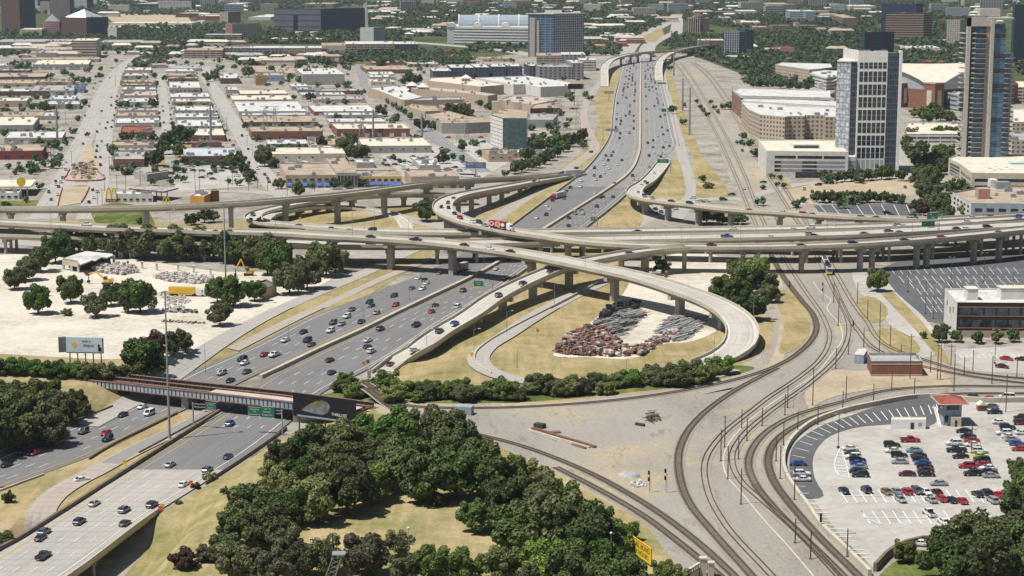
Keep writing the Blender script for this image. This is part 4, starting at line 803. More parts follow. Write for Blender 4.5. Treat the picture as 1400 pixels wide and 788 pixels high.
def facade(name, wall, glass, du, dv, fu, fv, rough=.5):
    m, n, l, b = mk(name); uv = n.new('ShaderNodeUVMap').outputs[0]; s = n.new('ShaderNodeSeparateXYZ'); l.new(uv, s.inputs[0])
    gu = mathn(n, l, 'LESS_THAN', mathn(n, l, 'FRACT', mathn(n, l, 'MULTIPLY', s.outputs[0], 1 / du)), fu) if fu < 1 else None
    gv = mathn(n, l, 'LESS_THAN', mathn(n, l, 'FRACT', mathn(n, l, 'ADD', mathn(n, l, 'MULTIPLY', s.outputs[1], 1 / dv), .12)), fv) if fv < 1 else None
    f = mathn(n, l, 'MULTIPLY', gu, gv) if gu and gv else (gu or gv)
    ns = noise(n, l, pos(n), .3, 3); w_ = ramp(n, l, ns, [(.3, tuple(x * .85 for x in wall)), (.7, tuple(x * 1.12 for x in wall))])
    g_ = ramp(n, l, noise(n, l, pos(n), .5, 2), [(.35, tuple(x * .5 for x in glass)), (.65, tuple(x * 1.5 for x in glass))])
    l.new(mixc(n, l, f, w_, g_), b.inputs['Base Color']); l.new(mathn(n, l, 'ADD', mathn(n, l, 'MULTIPLY', f, -(rough - .12)), rough + .25), b.inputs['Roughness']); return m
GD = (.03, .035, .05)
facade('f_brown', (.17, .095, .08), GD, 3.2, 3.8, .55, .5); facade('f_pink', (.30, .17, .15), GD, 3.2, 3.6, .5, .5); facade('f_pinktower', (.27, .20, .19), GD, 2.6, 60, .5, .97); facade('f_white', (.55, .54, .52), (.10, .12, .16), 3, 3.6, 1, .42)
facade('f_apart', (.27, .25, .25), (.06, .065, .09), 5.5, 3.2, .5, .6); facade('f_apart_dark', (.075, .08, .115), (.02, .022, .035), 4.5, 3.2, .5, .6); facade('f_apart_tan', (.40, .33, .24), (.07, .07, .07), 3.6, 3.3, .42, .5); facade('f_beige', (.45, .37, .28), (.10, .095, .09), 3.4, 3.3, .5, .5)
facade('f_bands', (.46, .40, .31), (.03, .03, .045), 3, 3.9, 1, .42); facade('f_bandbrown', (.34, .23, .17), (.04, .03, .045), 3, 4.0, 1, .5); facade('f_navy', (.045, .06, .12), (.02, .03, .075), 3, 4, .8, .7, .3); facade('f_slate', (.13, .135, .17), (.05, .055, .09), 60, 11, 1, .2)
facade('f_infomart', (.62, .60, .55), (.10, .12, .16), 6, 4.6, 1, .5); facade('f_garage', (.40, .34, .28), (.03, .03, .03), 9, 3.2, .9, .45); facade('f_garagewhite', (.55, .53, .49), (.03, .03, .035), 9, 3.3, .93, .42); facade('f_brickwin', (.25, .10, .07), (.20, .18, .17), 5, 8, .4, .6)
facade('f_hotel', (.42, .44, .46), (.03, .05, .085), 3.4, 3.4, .7, .8); facade('f_hotelblue', (.22, .27, .33), (.03, .07, .15), 7, 3.4, .9, .75); facade('f_resid', (.50, .45, .36), (.10, .10, .10), 3.5, 3.1, .45, .5); facade('f_teal', (.045, .12, .14), (.03, .09, .115), 3, 4, .9, .85, .2); facade('f_ribwhite', (.60, .60, .58), (.50, .50, .48), 3.2, 3.0, 1, .12)
facade('f_officegrey', (.36, .40, .42), (.05, .07, .085), 3, 4.2, .86, .45)
UNIT = []
for sx, sy, sz, mt in ((2.6, 1.8, 1.5, 'grey_metal'), (1.8, 1.8, 1.2, 'steel'), (4.2, 2.2, 1.7, 'grey_metal')):
    m = MB(); m.box(0, 0, .25, sx, sy, sz); m.box(0, 0, 0, sx * .8, sy * .8, .25); m.tube((sx * .15, 0, sz + .25), (sx * .15, 0, sz + .42), sy * .3, n=8, m=1)
    o = m.build('rooftop_unit', [M[mt], M['dark_steel']]); UNIT.append(o.data); bpy.data.objects.remove(o)
def winmesh(w_, h, mt, frame='white_paint'):
    m = MB(); m.box(0, 0, 0, w_, .12, h, 0, 0); m.box(0, -.03, -.12, w_ + .24, .14, .12, 0, 1); m.box(0, -.03, h, w_ + .24, .14, .1, 0, 1)
    o = m.build('window', [M[mt], M[frame]]); d = o.data; bpy.data.objects.remove(o); return d
FOOT = []
def solid(name, poly, z0, h, wall, roof, label=None, cat='building', group=None, units=0, par=.7, root=None, wname='wall', rname='roof', uo=0):
    """a block over a world footprint: wall ring with parapet, roof sheet set below the parapet top, rooftop units"""
    n = len(poly); FOOT.append(poly)
    if sum(poly[i][0] * poly[(i + 1) % n][1] - poly[(i + 1) % n][0] * poly[i][1] for i in range(n)) < 0: poly = poly[::-1]
    cx, cy = sum(p[0] for p in poly) / n, sum(p[1] for p in poly) / n
    if root is None: root = empty(name, (cx, cy, z0), 0, label, cat, group)
    m = MB(); m.uv = []; u = 0
    for i in range(n):
        a, b = poly[i], poly[(i + 1) % n]; L = math.dist(a, b); k = len(m.v)
        m.v += [(a[0], a[1], z0), (b[0], b[1], z0), (b[0], b[1], z0 + h + par), (a[0], a[1], z0 + h + par)]; m.uv += [(u, 0), (u + L, 0), (u + L, h + par), (u, h + par)]; u += L
        m.f.append([k, k + 1, k + 2, k + 3]); m.m.append(0)
    w = .35; q = []
    for i in range(n):
        a, b, c = Vector(poly[i - 1]), Vector(poly[i]), Vector(poly[(i + 1) % n])
        d1, d2 = (b - a).normalized(), (c - b).normalized(); bis = Vector((-d1.y - d2.y, d1.x + d2.x)); bis = bis.normalized() if bis.length > 1e-6 else Vector((-d1.y, d1.x))
        s = w / max(.35, bis.dot(Vector((-d1.y, d1.x)))); q.append((b.x + bis.x * s, b.y + bis.y * s))
    for i in range(n):
        j = (i + 1) % n; k = len(m.v); zt = z0 + h + par
        m.v += [(*poly[i], zt), (*poly[j], zt), (*q[j], zt), (*q[i], zt)]; m.uv += [(0, 0)] * 4; m.f.append([k, k + 1, k + 2, k + 3]); m.m.append(1)
        k = len(m.v); m.v += [(*q[i], zt), (*q[j], zt), (*q[j], z0 + h - .05), (*q[i], z0 + h - .05)]; m.uv += [(0, 0)] * 4; m.f.append([k, k + 1, k + 2, k + 3]); m.m.append(1)
    m.build(wname, [M[wall], M['wall_white'] if 'white' in roof else M[roof]], root)
    m = MB(); m.add([(*p, z0 + h) for p in q], [tuple(range(n))]); rf_ = m.build(rname, M[roof], root)
    r = random.Random(int(cx * 7 + cy)); x0, x1 = min(p[0] for p in poly), max(p[0] for p in poly); y0, y1 = min(p[1] for p in poly), max(p[1] for p in poly)
    for _ in range(units):
        for _t in range(12):
            ux, uy = r.uniform(x0 + 2, x1 - 2), r.uniform(y0 + 2, y1 - 2); ins = False
            for (ax, ay), (bx, by) in zip(q, q[1:] + q[:1]):
                if (ay > uy) != (by > uy) and ux < (bx - ax) * (uy - ay) / (by - ay) + ax: ins = not ins
            if ins: inst('rooftop_unit', None, rf_, (ux - root.location.x, uy - root.location.y, z0 + h - root.location.z), r.choice((0, .1, 1.6)), 1.0, mesh=r.choice(UNIT)); break
    return root
def PB(px, h, wall, roof, label, cat='building', group=None, units=2, name='building', z0=0, **k):
    return solid(name, [G(a, b, z0 + h)[:2] for a, b in px], z0, h, wall, roof, label, cat, group, units, **k)
def front_foot(x0, x1, yt, yr, yb, ang=-10.5, slope=4.0):
    a, b = G(x0, yb), G(x1, yb); h = max(3.2, (yb - yr) / ppm(yb)); dep = max(6, G(x0, yt, h)[1] - G(x0, yr, h)[1]); L = b[0] - a[0]
    t = math.radians(ang); s = math.tan(math.radians(slope)); d = (math.sin(t) * dep, math.cos(t) * dep)
    return [(a[0], a[1]), (a[0] + L, a[1] + L * s), (a[0] + L + d[0], a[1] + L * s + d[1]), (a[0] + d[0], a[1] + d[1])], h
def row_windows(rt, a, b, z, n, w_, h, mt='glass', name='window', frame='wall_white', off=.06, t0=0., t1=1.):
    me = winmesh(w_, h, mt, frame); an = math.atan2(b[1] - a[1], b[0] - a[0]); nn = (math.sin(an) * off, -math.cos(an) * off)
    for k in range(n):
        t = t0 + (t1 - t0) * (k + .5) / n; inst(name, None, rt, (a[0] + (b[0] - a[0]) * t + nn[0] - rt.location.x, a[1] + (b[1] - a[1]) * t + nn[1] - rt.location.y, z - rt.location.z), an, mesh=me)
RW = {'white': 'white', 'cream': 'cream', 'grey': 'grey', 'tan': 'tan', 'red': 'red', 'dark': 'dark', 'blue': 'blue', 'silver': 'silvery', 'pink': 'pinkish'}
WW = {'wall_brick': 'red brick', 'wall_tan': 'tan', 'wall_grey': 'grey', 'wall_white': 'white', 'wall_brown': 'dark brown', 'wall_red': 'deep red', 'wall_cream': 'cream', 'wall_blue': 'blue', 'wall_ochre': 'ochre', 'wall_pink': 'pinkish', 'wall_bluegrey': 'blue grey', 'wall_dark': 'black'}
WIN1 = {}
def block(where, rows, ang=-10.5, group='low warehouses of the district'):
    for i, r in enumerate(rows):
        x0, x1, yt, yr, yb, roof, wall = r[:7]; wall = 'wall_' + wall; P, h = front_foot(x0, x1, yt, yr, yb, ang)
        lab = f'{RW[roof]} roofed {WW.get(wall, "plain")} warehouse, {ORD[i]} back {where}'
        rt = solid('warehouse', P, 0, h, wall, 'roof_' + roof, lab, 'warehouse', group, random.Random(i * 7 + int(x0)).randint(5, 10) if x1 - x0 > 25 else 3)
        if x1 - x0 > 36: row_windows(rt, P[0], P[1], .1, max(2, int((x1 - x0) / 16)), 3.4, min(3.2, h * .6), random.choice(['wall_grey', 'glass', 'wall_brown', 'wall_white']), 'loading_door', 'wall_grey', .05)
        nwin = r[7] if len(r) > 7 else 0
        if nwin:
            for k in range(nwin):
                t = (k + .5) / nwin; key = ('w', 'glass')
                if key not in WIN1: WIN1[key] = winmesh(1.6, 1.3, 'glass')
                a, b = P[0], P[1]; o = inst('window', None, rt, (a[0] + (b[0] - a[0]) * t - rt.location.x, a[1] + (b[1] - a[1]) * t - rt.location.y - .06, h * .5), math.radians(4), mesh=WIN1[key])
block('between the avenue and the alley', [(152, 222, 197, 203, 206, 'tan', 'tan'), (155, 197, 208, 219, 229, 'grey', 'brick', 3), (158, 220, 205, 209, 213, 'grey', 'grey'), (165, 208, 174, 183, 188, 'red', 'red'), (158, 217, 164.5, 171.5, 174.5, 'white', 'grey'), (158, 216, 157, 162.5, 164.5, 'tan', 'tan'), (160, 216, 151, 155, 157, 'grey', 'grey'), (164, 214, 136, 141.5, 145, 'white', 'grey'), (164, 213, 127.5, 134, 136, 'pink', 'tan'), (167, 212, 121.5, 125.5, 127.5, 'white', 'grey'), (167, 212, 116.5, 119.5, 121.5, 'tan', 'brown'), (164, 206, 110.5, 114.5, 117, 'tan', 'ochre'), (166, 200, 101.5, 105, 108, 'white', 'grey'), (170, 206, 93.5, 97.5, 100.5, 'white', 'tan'), (174, 227, 88, 90.5, 93, 'grey', 'grey'), (185, 232, 82, 85, 88, 'pink', 'brick')])
block('between the alley and the sloping street', [(252, 324, 203, 215, 226.5, 'silver', 'brown', 0), (262, 303, 198, 200, 202, 'tan', 'brick'), (246, 307, 177, 186.5, 194.5, 'cream', 'brick', 5), (243, 303, 165.5, 174.5, 179, 'white', 'grey', 8), (240, 298, 158, 164, 166.5, 'white', 'grey'), (237, 291, 147.5, 153.5, 157, 'white', 'grey', 6), (235, 288, 137, 141, 144.5, 'cream', 'tan', 6), (233, 286, 130, 136, 138, 'white', 'grey'), (232, 273.5, 112.5, 121, 129.5, 'white', 'grey', 7), (230, 270, 108, 110, 112, 'pink', 'brick'), (227, 269, 101, 105.5, 108, 'tan', 'tan'), (227, 268, 97, 100.5, 102, 'white', 'grey'), (231, 275, 89.5, 96, 98, 'grey', 'grey')])
block('east of the sloping street', [(344, 441, 174, 181, 192, 'tan', 'brick', 6), (334, 434, 161.5, 171, 173.5, 'tan', 'brown'), (332, 426, 159, 162, 163.5, 'white', 'grey'), (327, 418, 141.5, 156, 158.5, 'white', 'grey'), (318, 400, 133.5, 140, 142, 'cream', 'tan'), (329, 393, 124, 129.5, 134.5, 'cream', 'brick', 5), (309, 325, 120, 124, 128, 'white', 'grey'), (302, 328, 101, 108, 115, 'white', 'brown', 3), (364, 389, 100, 104, 112, 'grey', 'bluegrey', 4), (350, 365, 101, 104, 117, 'grey', 'ochre', 3), (331, 387, 91, 100, 103, 'tan', 'tan'), (392, 408, 93, 101, 105, 'tan', 'tan')])
block('in the central white roofed group', [(461, 560, 170, 177.5, 188, 'cream', 'brick', 6), (451, 527, 164, 169, 173, 'white', 'grey'), (446, 523, 157, 160.5, 163.5, 'white', 'grey'), (430, 514, 145, 154, 158.5, 'white', 'brick'), (428, 500, 132, 137, 141.5, 'grey', 'tan', 4), (413, 472, 127.5, 131, 135, 'white', 'tan'), (432, 492, 122.5, 126, 129.5, 'grey', 'brick'), (408, 440, 119.5, 123.5, 128, 'grey', 'blue'), (399, 421, 115, 119, 124, 'white', 'grey'), (414, 471, 94, 102.5, 116.5, 'white', 'grey'), (440, 462, 76, 80, 84, 'pink', 'pink')])
block('west of the avenue', [(-20, 57, 198, 208, 219, 'tan', 'red', 0), (6, 84, 181, 190, 197, 'white', 'grey', 5), (-22, 44.5, 160.5, 172.5, 183, 'cream', 'grey'), (58, 76, 155, 160, 164.5, 'white', 'grey'), (-17, 57, 154, 160.5, 165, 'tan', 'tan'), (64, 108, 139, 143.5, 150, 'white', 'grey', 4), (66, 102, 133, 139, 141.5, 'silver', 'grey'), (-17, 36, 134.5, 139, 147, 'cream', 'tan'), (-17, 65, 122, 126, 131.5, 'white', 'brown', 6), (40, 100, 117, 125, 131, 'grey', 'grey', 4), (101, 115, 116, 120, 127.5, 'blue', 'bluegrey', 2), (52, 99, 110.5, 114.5, 117, 'tan', 'tan'), (-17, 48, 111, 116.5, 119, 'tan', 'tan'), (-17, 60, 101, 107, 110, 'tan', 'brown'), (-17, 40, 96, 98.5, 101, 'grey', 'brown'), (45, 120, 82.5, 89, 96, 'cream', 'grey', 8), (28, 134, 79, 82, 85.5, 'tan', 'grey'), (50, 78, 69, 73, 82, 'grey', 'grey'), (-17, 20, 88, 91, 94, 'white', 'grey')])
block('along the mall street front', [(507, 541, 109, 112.5, 117.5, 'cream', 'cream', 4), (507, 541, 104, 107.5, 110, 'white', 'grey'), (507, 540, 100, 103.5, 106, 'white', 'grey'), (501, 562, 90, 96, 101, 'tan', 'brick', 5), (510, 560, 84, 87, 90, 'tan', 'brick'), (560, 600, 84, 88, 92, 'white', 'tan'), (660, 700, 78, 81, 84.5, 'tan', 'tan'), (600, 650, 76, 79, 82.5, 'tan', 'brick')], -9)
MG = 'buildings of the tan mall complex'
for px, h, wall, roof, lab, un in [
    ([(503, 121), (516, 124), (548, 137), (560, 137.5), (577, 133.5), (556, 126), (560, 123), (553, 119), (535, 118.5)], 9, 'wall_tan', 'roof_white', 'tan mall wing with pale roof running along the tree lined street', 9),
    ([(553, 138.5), (635, 137), (632, 133.5), (580, 134)], 9, 'wall_tan', 'roof_grey', 'low flat mall front wing facing the open court', 5),
    ([(581, 153.5), (601, 152.5), (596, 146), (562, 143), (551, 146)], 6, 'wall_tan', 'roof_tan', 'small tan roofed mall annexe nearest the street trees', 4),
    ([(606, 149), (644, 142), (642, 139.5), (600, 143.5)], 7, 'wall_tan', 'roof_tan', 'tan block behind the round clump of dark trees', 4),
    ([(636, 169.5), (674, 168), (672, 163), (640, 160), (612, 152.5), (582, 157), (604, 169.5)], 8, 'wall_grey', 'roof_tan', 'tan roofed block beside the pylons next to the green glass tower', 7),
    ([(584, 111), (657, 119.5), (689, 117), (646, 109), (630, 106), (590, 107)], 9, 'wall_tan', 'roof_cream', 'large cream roofed mall block in front of dark apartments', 7),
    ([(562, 122), (632, 128), (667, 132), (680, 130), (630, 123.5), (565, 118.5)], 10, 'wall_tan', 'roof_pink', 'long tan mall wing closing the far side of the court', 8),
    ([(650, 107), (702, 117), (718, 116), (739, 120), (777, 118.5), (780, 114), (720, 104.5)], 9.5, 'wall_white', 'roof_white', 'sprawling white roofed hall with many rooftop units', 16),
    ([(681, 138), (729, 144), (761, 138), (739, 133.5), (700, 132)], 7, 'wall_tan', 'roof_pink', 'tan mall block with red trim behind the green tower', 7),
    ([(725, 149.5), (766, 148.5), (763, 139), (731, 143.5)], 7, 'wall_brown', 'roof_tan', 'tan roofed block with dark shuttered front by the freeway', 5),
    ([(722, 165), (756, 165), (763, 157), (724, 156)], 6, 'wall_grey', 'roof_grey', 'grey workshop next to the electrical pylons', 3)]:
    PB(px, h, wall, roof, lab, 'mall building', MG, un, 'mall_building')
# small kiosks of the mall court
for x, y in ((563, 117), (578, 119), (637, 107)):
    p = G(x, y, 12); m = MB(); rt = empty('court_pavilion', (p[0], p[1], 0), 0, {563: 'white pyramid topped pavilion at the west end of the mall court', 578: 'white pyramid topped pavilion at the mall court entrance', 637: 'white pyramid topped pavilion on the cream mall block'}[x], 'pavilion', 'mall pavilions')
    m.box(p[0], p[1], 0, 9, 9, 12); m.build('wall', M['wall_tan'], rt); m = MB(); m.add([(p[0] - 6, p[1] - 6, 12.02), (p[0] + 6, p[1] - 6, 12.02), (p[0] + 6, p[1] + 6, 12.02), (p[0] - 6, p[1] + 6, 12.02), (p[0], p[1], 16)], [(0, 1, 4), (1, 2, 4), (2, 3, 4), (3, 0, 4), (3, 2, 1, 0)]); m.build('roof', M['wall_white'], rt)
# green and white office tower
rt = PB([(671, 158), (688, 163), (720, 163), (722, 152), (690, 149), (676, 151)], 24, 'glass_green', 'roof_tan', 'narrow tower with white ribbed side and dark green glass front', 'tower', None, 0, 'office_tower')
a, b = G(671, 158, 24), G(688, 163, 24); m = MB(); m.uv = None
dx, dy = (b[0] - a[0]), (b[1] - a[1]); L = math.hypot(dx, dy); nx_, ny_ = dy / L, -dx / L
for k in range(9): m.add([(a[0] + nx_ * .3, a[1] + ny_ * .3, k * 2.7), (b[0] + nx_ * .3, b[1] + ny_ * .3, k * 2.7), (b[0] + nx_ * .3, b[1] + ny_ * .3, k * 2.7 + 2.4), (a[0] + nx_ * .3, a[1] + ny_ * .3, k * 2.7 + 2.4)], [(0, 1, 2, 3)])
m.build('ribbed_panel', M['wall_white'], rt)
for x, y, s, hh in ((677, 155, 5, 9), (684, 151, 4.5, 8), (708, 150, 6, 6)):
    p = G(x, y, 24); m = MB(); m.box(p[0], p[1], 24, s, s, hh); m.build('penthouse', M['wall_cream'], rt)
# blue awning building by the viaduct, three linked fronts
awn = MB(); awn.add([(-1.6, 0, 1.5), (1.6, 0, 1.5), (1.6, -1.5, 0), (-1.6, -1.5, 0)], [(0, 1, 2, 3)]); awn.add([(-1.6, 0, 1.5), (-1.6, -1.5, 0), (-1.6, 0, 0)], [(0, 1, 2)]); awn.add([(1.6, 0, 1.5), (1.6, 0, 0), (1.6, -1.5, 0)], [(0, 1, 2)])
flat('awning_blue', (.03, .13, .48), .7, .15, 1)
o = awn.build('awning', M['awning_blue']); AWN = o.data; bpy.data.objects.remove(o)
for (x0, x1, yt, yr, yb, wall, n, lab) in ((391, 462, 224, 241, 257, 'wall_tan', 7, 'two storey brown building with blue awnings and flat gravel roof'), (488, 549, 234, 243, 255, 'wall_yellow', 7, 'yellow two storey wing with blue awnings')):
    P, h = front_foot(x0, x1, yt, yr, yb, -10, 3); rt = solid('office_building', P, 0, h, wall, 'roof_tan', lab, 'office building', 'buildings with blue awnings', 4)
    row_windows(rt, P[0], P[1], h * .58, n, 2.2, 1.6, 'glass', frame='wall_cream'); a, b = P[0], P[1]
    for k in range(n): t = (k + .5) / n; inst('awning', None, rt, (a[0] + (b[0] - a[0]) * t - rt.location.x, a[1] + (b[1] - a[1]) * t - rt.location.y - .1, h * .2), math.radians(3), mesh=AWN)
P, h = front_foot(461, 489, 216, 238, 257, -10, 3); rt = solid('office_building', P, 0, h, 'wall_grey', 'roof_tan', 'tall entrance block with glazed front between the blue awning wings', 'office building', 'buildings with blue awnings', 3)
row_windows(rt, P[0], P[1], 1.2, 6, 1.2, h * .75, 'glass', frame='wall_white')
block('behind the blue awning building', [(364, 472, 203, 212, 222, 'cream', 'cream', 6), (426, 474, 191, 203, 206, 'tan', 'grey'), (366, 420, 194, 200, 204, 'white', 'grey'), (426, 475, 200, 205, 211, 'cream', 'red'), (497, 590, 190, 201, 210, 'cream', 'grey', 6), (488, 512, 222, 227, 230, 'white', 'grey'), (562, 628, 233, 243, 258, 'tan', 'tan', 3), (565, 590, 218, 222, 226, 'white', 'grey'), (574, 602, 222, 231, 234, 'white', 'grey'), (668, 702, 205, 212, 222, 'tan', 'tan', 3), (702, 728, 207, 211, 216, 'cream', 'tan', 4), (733, 748, 210, 213, 217, 'white', 'grey')], -9)
# burger restaurant, forecourt canopy, orange restaurant, petrol canopy
P, h = front_foot(158, 209, 262, 267, 277, -12, 2); rt = solid('restaurant', P, 0, h, 'wall_white', 'roof_white', 'white flat roofed burger restaurant beside the yellow arches signs', 'restaurant', None, 5); row_windows(rt, P[0], P[1], 1.0, 6, 1.8, 1.3)
p = [G(176, 257.5, 6)[:2], G(224, 262, 6)[:2], G(244, 257, 6)[:2], G(196, 254, 6)[:2]]
rt = empty('forecourt_canopy', (*[sum(q[i] for q in p) / 4 for i in (0, 1)], 0), 0, 'flat filling station canopy with red edge behind the burger restaurant', 'canopy'); m = MB(); m.prism(p, 5.2, 6.0); m.build('fascia', M['wall_red'], rt)
m = MB(); m.add([(*q, 6.01) for q in p], [(0, 1, 2, 3)]); m.build('roof', M['roof_grey'], rt)
for t in (.2, .5, .8):
    for s in (.3, .7):
        x = [(p[0][i] * (1 - t) + p[1][i] * t) * (1 - s) + (p[3][i] * (1 - t) + p[2][i] * t) * s for i in (0, 1)]; m = MB(); m.box(x[0], x[1], 0, .6, .6, 5.2); m.build('post', M['wall_white'], rt)
rt = PB([(260, 269), (279, 270.5), (289, 265.5), (272, 263)], 5.5, 'wall_orange', 'roof_cream', 'orange and yellow restaurant with white cluttered roof', 'restaurant', None, 6, 'restaurant')
rt = PB([(289, 262.5), (299.5, 262), (298, 259.5), (288, 260)], 7, 'wall_brick', 'roof_tan', 'taller orange red entrance block of the small restaurant', 'restaurant', None, 0, 'restaurant')
p = [G(0 - 20, 255.5, 6)[:2], G(42, 255, 6)[:2], G(50, 246, 6)[:2], G(-20, 246, 6)[:2]]
rt = empty('forecourt_canopy', (*[sum(q[i] for q in p) / 4 for i in (0, 1)], 0), 0, 'long pale filling station canopy with yellow edge by the shell disc sign', 'canopy'); m = MB(); m.prism(p, 5.2, 6); m.build('fascia', M['wall_yellow'], rt); m = MB(); m.add([(*q, 6.01) for q in p], [(0, 1, 2, 3)]); m.build('roof', M['roof_cream'], rt)
for t in (.3, .6, .9): x = [p[0][i] * (1 - t) + p[1][i] * t for i in (0, 1)]; m = MB(); m.box(x[0], x[1] + 2, 0, .6, .6, 5.2); m.build('post', M['wall_white'], rt)
P, h = front_foot(-20, 26, 262, 267, 273, -10, 2); rt = solid('shop', P, 0, h, 'wall_white', 'roof_white', 'small white filling station shop behind green verge', 'shop', None, 3); row_windows(rt, P[0], P[1], .8, 5, 1.8, 1.4)
rt = PB([(183, 236), (201, 240), (229, 236), (230, 233.5), (200, 237.5), (184, 233.5)], 4, 'wall_grey', 'roof_grey', 'low angled grey wall enclosure on the bare tan lot', 'enclosure', None, 0, 'enclosure')
# apartments and dark blocks in the middle distance
for i, (x0, x1, yt, yr, yb, roof, wall, lab) in enumerate([(592, 617, 94, 98, 112, 'white', 'f_apart_dark', 'dark apartment block with white roof by the mall pavilion'), (617, 648, 89, 93.5, 108, 'white', 'f_apart_dark', 'dark apartment block between two cream stair towers'), (650, 669, 88, 93, 106, 'white', 'f_apart_dark', 'third dark apartment block of the long white roofed row'), (672, 692, 88, 92, 105.5, 'white', 'f_apart_dark', 'dark apartment block behind the cream roofed mall'), (695, 714, 87.5, 91.5, 106, 'white', 'f_apart_dark', 'dark apartment block behind sprawling white hall'), (724, 737, 87, 91, 106, 'white', 'f_apart_dark', 'narrow dark apartment block below the hotel tower base'), (738, 782, 89, 92.5, 109, 'grey', 'f_apart', 'grey apartment block with balconies in front of parking decks'), (783, 798, 83, 87, 109, 'white', 'f_apart', 'white capped end block of the apartment row nearest the freeway'),
    (340, 386, 63.5, 66.5, 77.5, 'white', 'f_apart', 'grey long apartment row behind low tan roofs'), (386, 440, 63.5, 66.5, 77.5, 'white', 'f_apart_tan', 'tan balconied apartment row beside the dark deck'), (473, 540, 57, 61, 71, 'white', 'f_garage', 'brown parking structure in front of the white slab tower'), (540, 572, 57.5, 61, 72.5, 'white', 'f_apart_dark', 'purple brown apartment block with white corner'), (440, 473, 59, 63, 69, 'tan', 'wall_cream', 'cream low block at the end of the brown parking structure'), (305, 352, 64, 66.5, 76.5, 'grey', 'f_apart', 'grey apartment block with dark windows near the pink tower'), (252, 304, 66, 69.5, 80, 'tan', 'f_garage', 'olive tan garage with dark bays among trees'), (280, 330, 46.5, 48.5, 57, 'grey', 'f_garage', 'long low concrete frame building below the pink tower'),
    (-10, 62, 54, 58, 66, 'grey', 'f_apart', 'blue grey apartment row behind palms on the far west'), (62, 99, 54, 57, 66, 'grey', 'f_apart', 'pale apartment wing west of striped office'), (134, 190, 55, 58.5, 66, 'grey', 'f_apart', 'blue grey apartment row east of striped office')]):
    P, h = front_foot(x0, x1, yt, yr, yb, -6, 2); solid('apartment_block', P, 0, h, wall, 'roof_' + roof, lab, 'apartment block', 'apartment blocks in the middle distance', 3)
# office with strong bands, towers far west
P, h = front_foot(99, 132, 53, 56.5, 80, -8, 2); solid('striped_office', P, 0, h, 'f_bands', 'roof_cream', 'cream office block with dark horizontal window stripes', 'office', None, 3)
TG = 'towers of the far skyline'
def tower(x0, x1, x2, yr, yb, wl, wr, roof, lab, name='tower', back=None, extra=None):
    """left face x0..x1 and right face x1..x2, both seen; nearest corner at x1, yb"""
    hh = (yb - yr) / ((yb + 60) / 142.5); c = G(x1, yb); s = ppm(yb); wl_, wr_ = (x1 - x0) / s, (x2 - x1) / s
    P = [(c[0], c[1]), (c[0] + wr_, c[1] + max(8, wr_ * .55)), (c[0] + wr_ - wl_, c[1] + max(8, wr_ * .55) + wl_ * .22), (c[0] - wl_, c[1] + wl_ * .22)]
    rt = solid(name, P, 0, hh, wl, roof, lab, 'tower', TG, 2); m = MB(); m.uv = []
    a, b = P[0], P[1]; an = math.atan2(b[1] - a[1], b[0] - a[0]); n_ = (math.sin(an) * .25, -math.cos(an) * .25)
    m.v += [(a[0] + n_[0], a[1] + n_[1], 0), (b[0] + n_[0], b[1] + n_[1], 0), (b[0] + n_[0], b[1] + n_[1], hh + .7), (a[0] + n_[0], a[1] + n_[1], hh + .7)]; L = math.dist(a, b); m.uv += [(0, 0), (L, 0), (L, hh), (0, hh)]; m.f.append([0, 1, 2, 3]); m.m.append(0)
    m.build('side_facade', M[wr], rt); return rt, P, hh
tower(1, 28, 47, -8, 43, 'f_brown', 'f_navy', 'roof_dark', 'brown stone high rise at the far west with dark blue side')  # navy right face is the shaded side put into the colour
rt, P, hh = tower(82, 119, 146, 24.5, 50.5, 'f_brown', 'f_navy', 'roof_tan', 'broad brown hotel block topped with a glass pyramid')  # right face coloured navy to paint in its shade
rt2, P2, h2 = tower(58, 82, 84, 30, 48, 'f_pink', 'f_brown', 'roof_tan', 'lower brown wing with a smaller glass pyramid'); 
for rr, PP, hz, px_, ht in ((rt, P, hh, (93, 132), 14), (rt2, P2, h2, (72, 95), 14)):
    cx, cy = sum(p[0] for p in PP) / 4, sum(p[1] for p in PP) / 4; m = MB(); q = [(cx + (p[0] - cx) * .8, cy + (p[1] - cy) * .8, hz + .8) for p in PP]; m.add(q + [(cx, cy, hz + ht)], [(0, 1, 4), (1, 2, 4), (2, 3, 4), (3, 0, 4)]); m.build('glass_pyramid', M['glass_pale'], rr)
tower(67, 96, 100, -10, 30, 'f_pinktower', 'f_navy', 'roof_tan', 'pinkish striped high rise behind the pyramid topped block')  # shade of the right face painted as navy
tower(101, 119, 127, -8, 13, 'f_white', 'f_navy', 'roof_grey', 'white striped high rise just right of the pinkish one')  # navy on the right face stands for its shade
tower(46, 52, 67, -8, 14, 'f_white', 'f_hotelblue', 'roof_grey', 'blue glass high rise half hidden between the brown towers')
tower(147, 160, 166, 38.5, 55, 'wall_white', 'wall_grey', 'roof_white', 'small plain white tower right of the dark blue block')
P, h = front_foot(27, 57, 39, 41, 49.5, -6, 2); solid('hall', P, 0, h, 'wall_cream', 'roof_cream', 'windowless cream hall at the foot of the brown high rise', 'hall', None, 2)
tower(214, 262, 267, 2.5, 14, 'f_garagewhite', 'f_hotelblue', 'roof_white', 'white columned government block on the far horizon')
tower(308, 318, 353, 33, 53, 'wall_pink', 'f_resid', 'roof_white', 'pink and cream balconied apartment tower')
tower(300, 312, 328, 17, 32, 'f_resid', 'f_bandbrown', 'roof_tan', 'tan and brown office behind the pink tower')
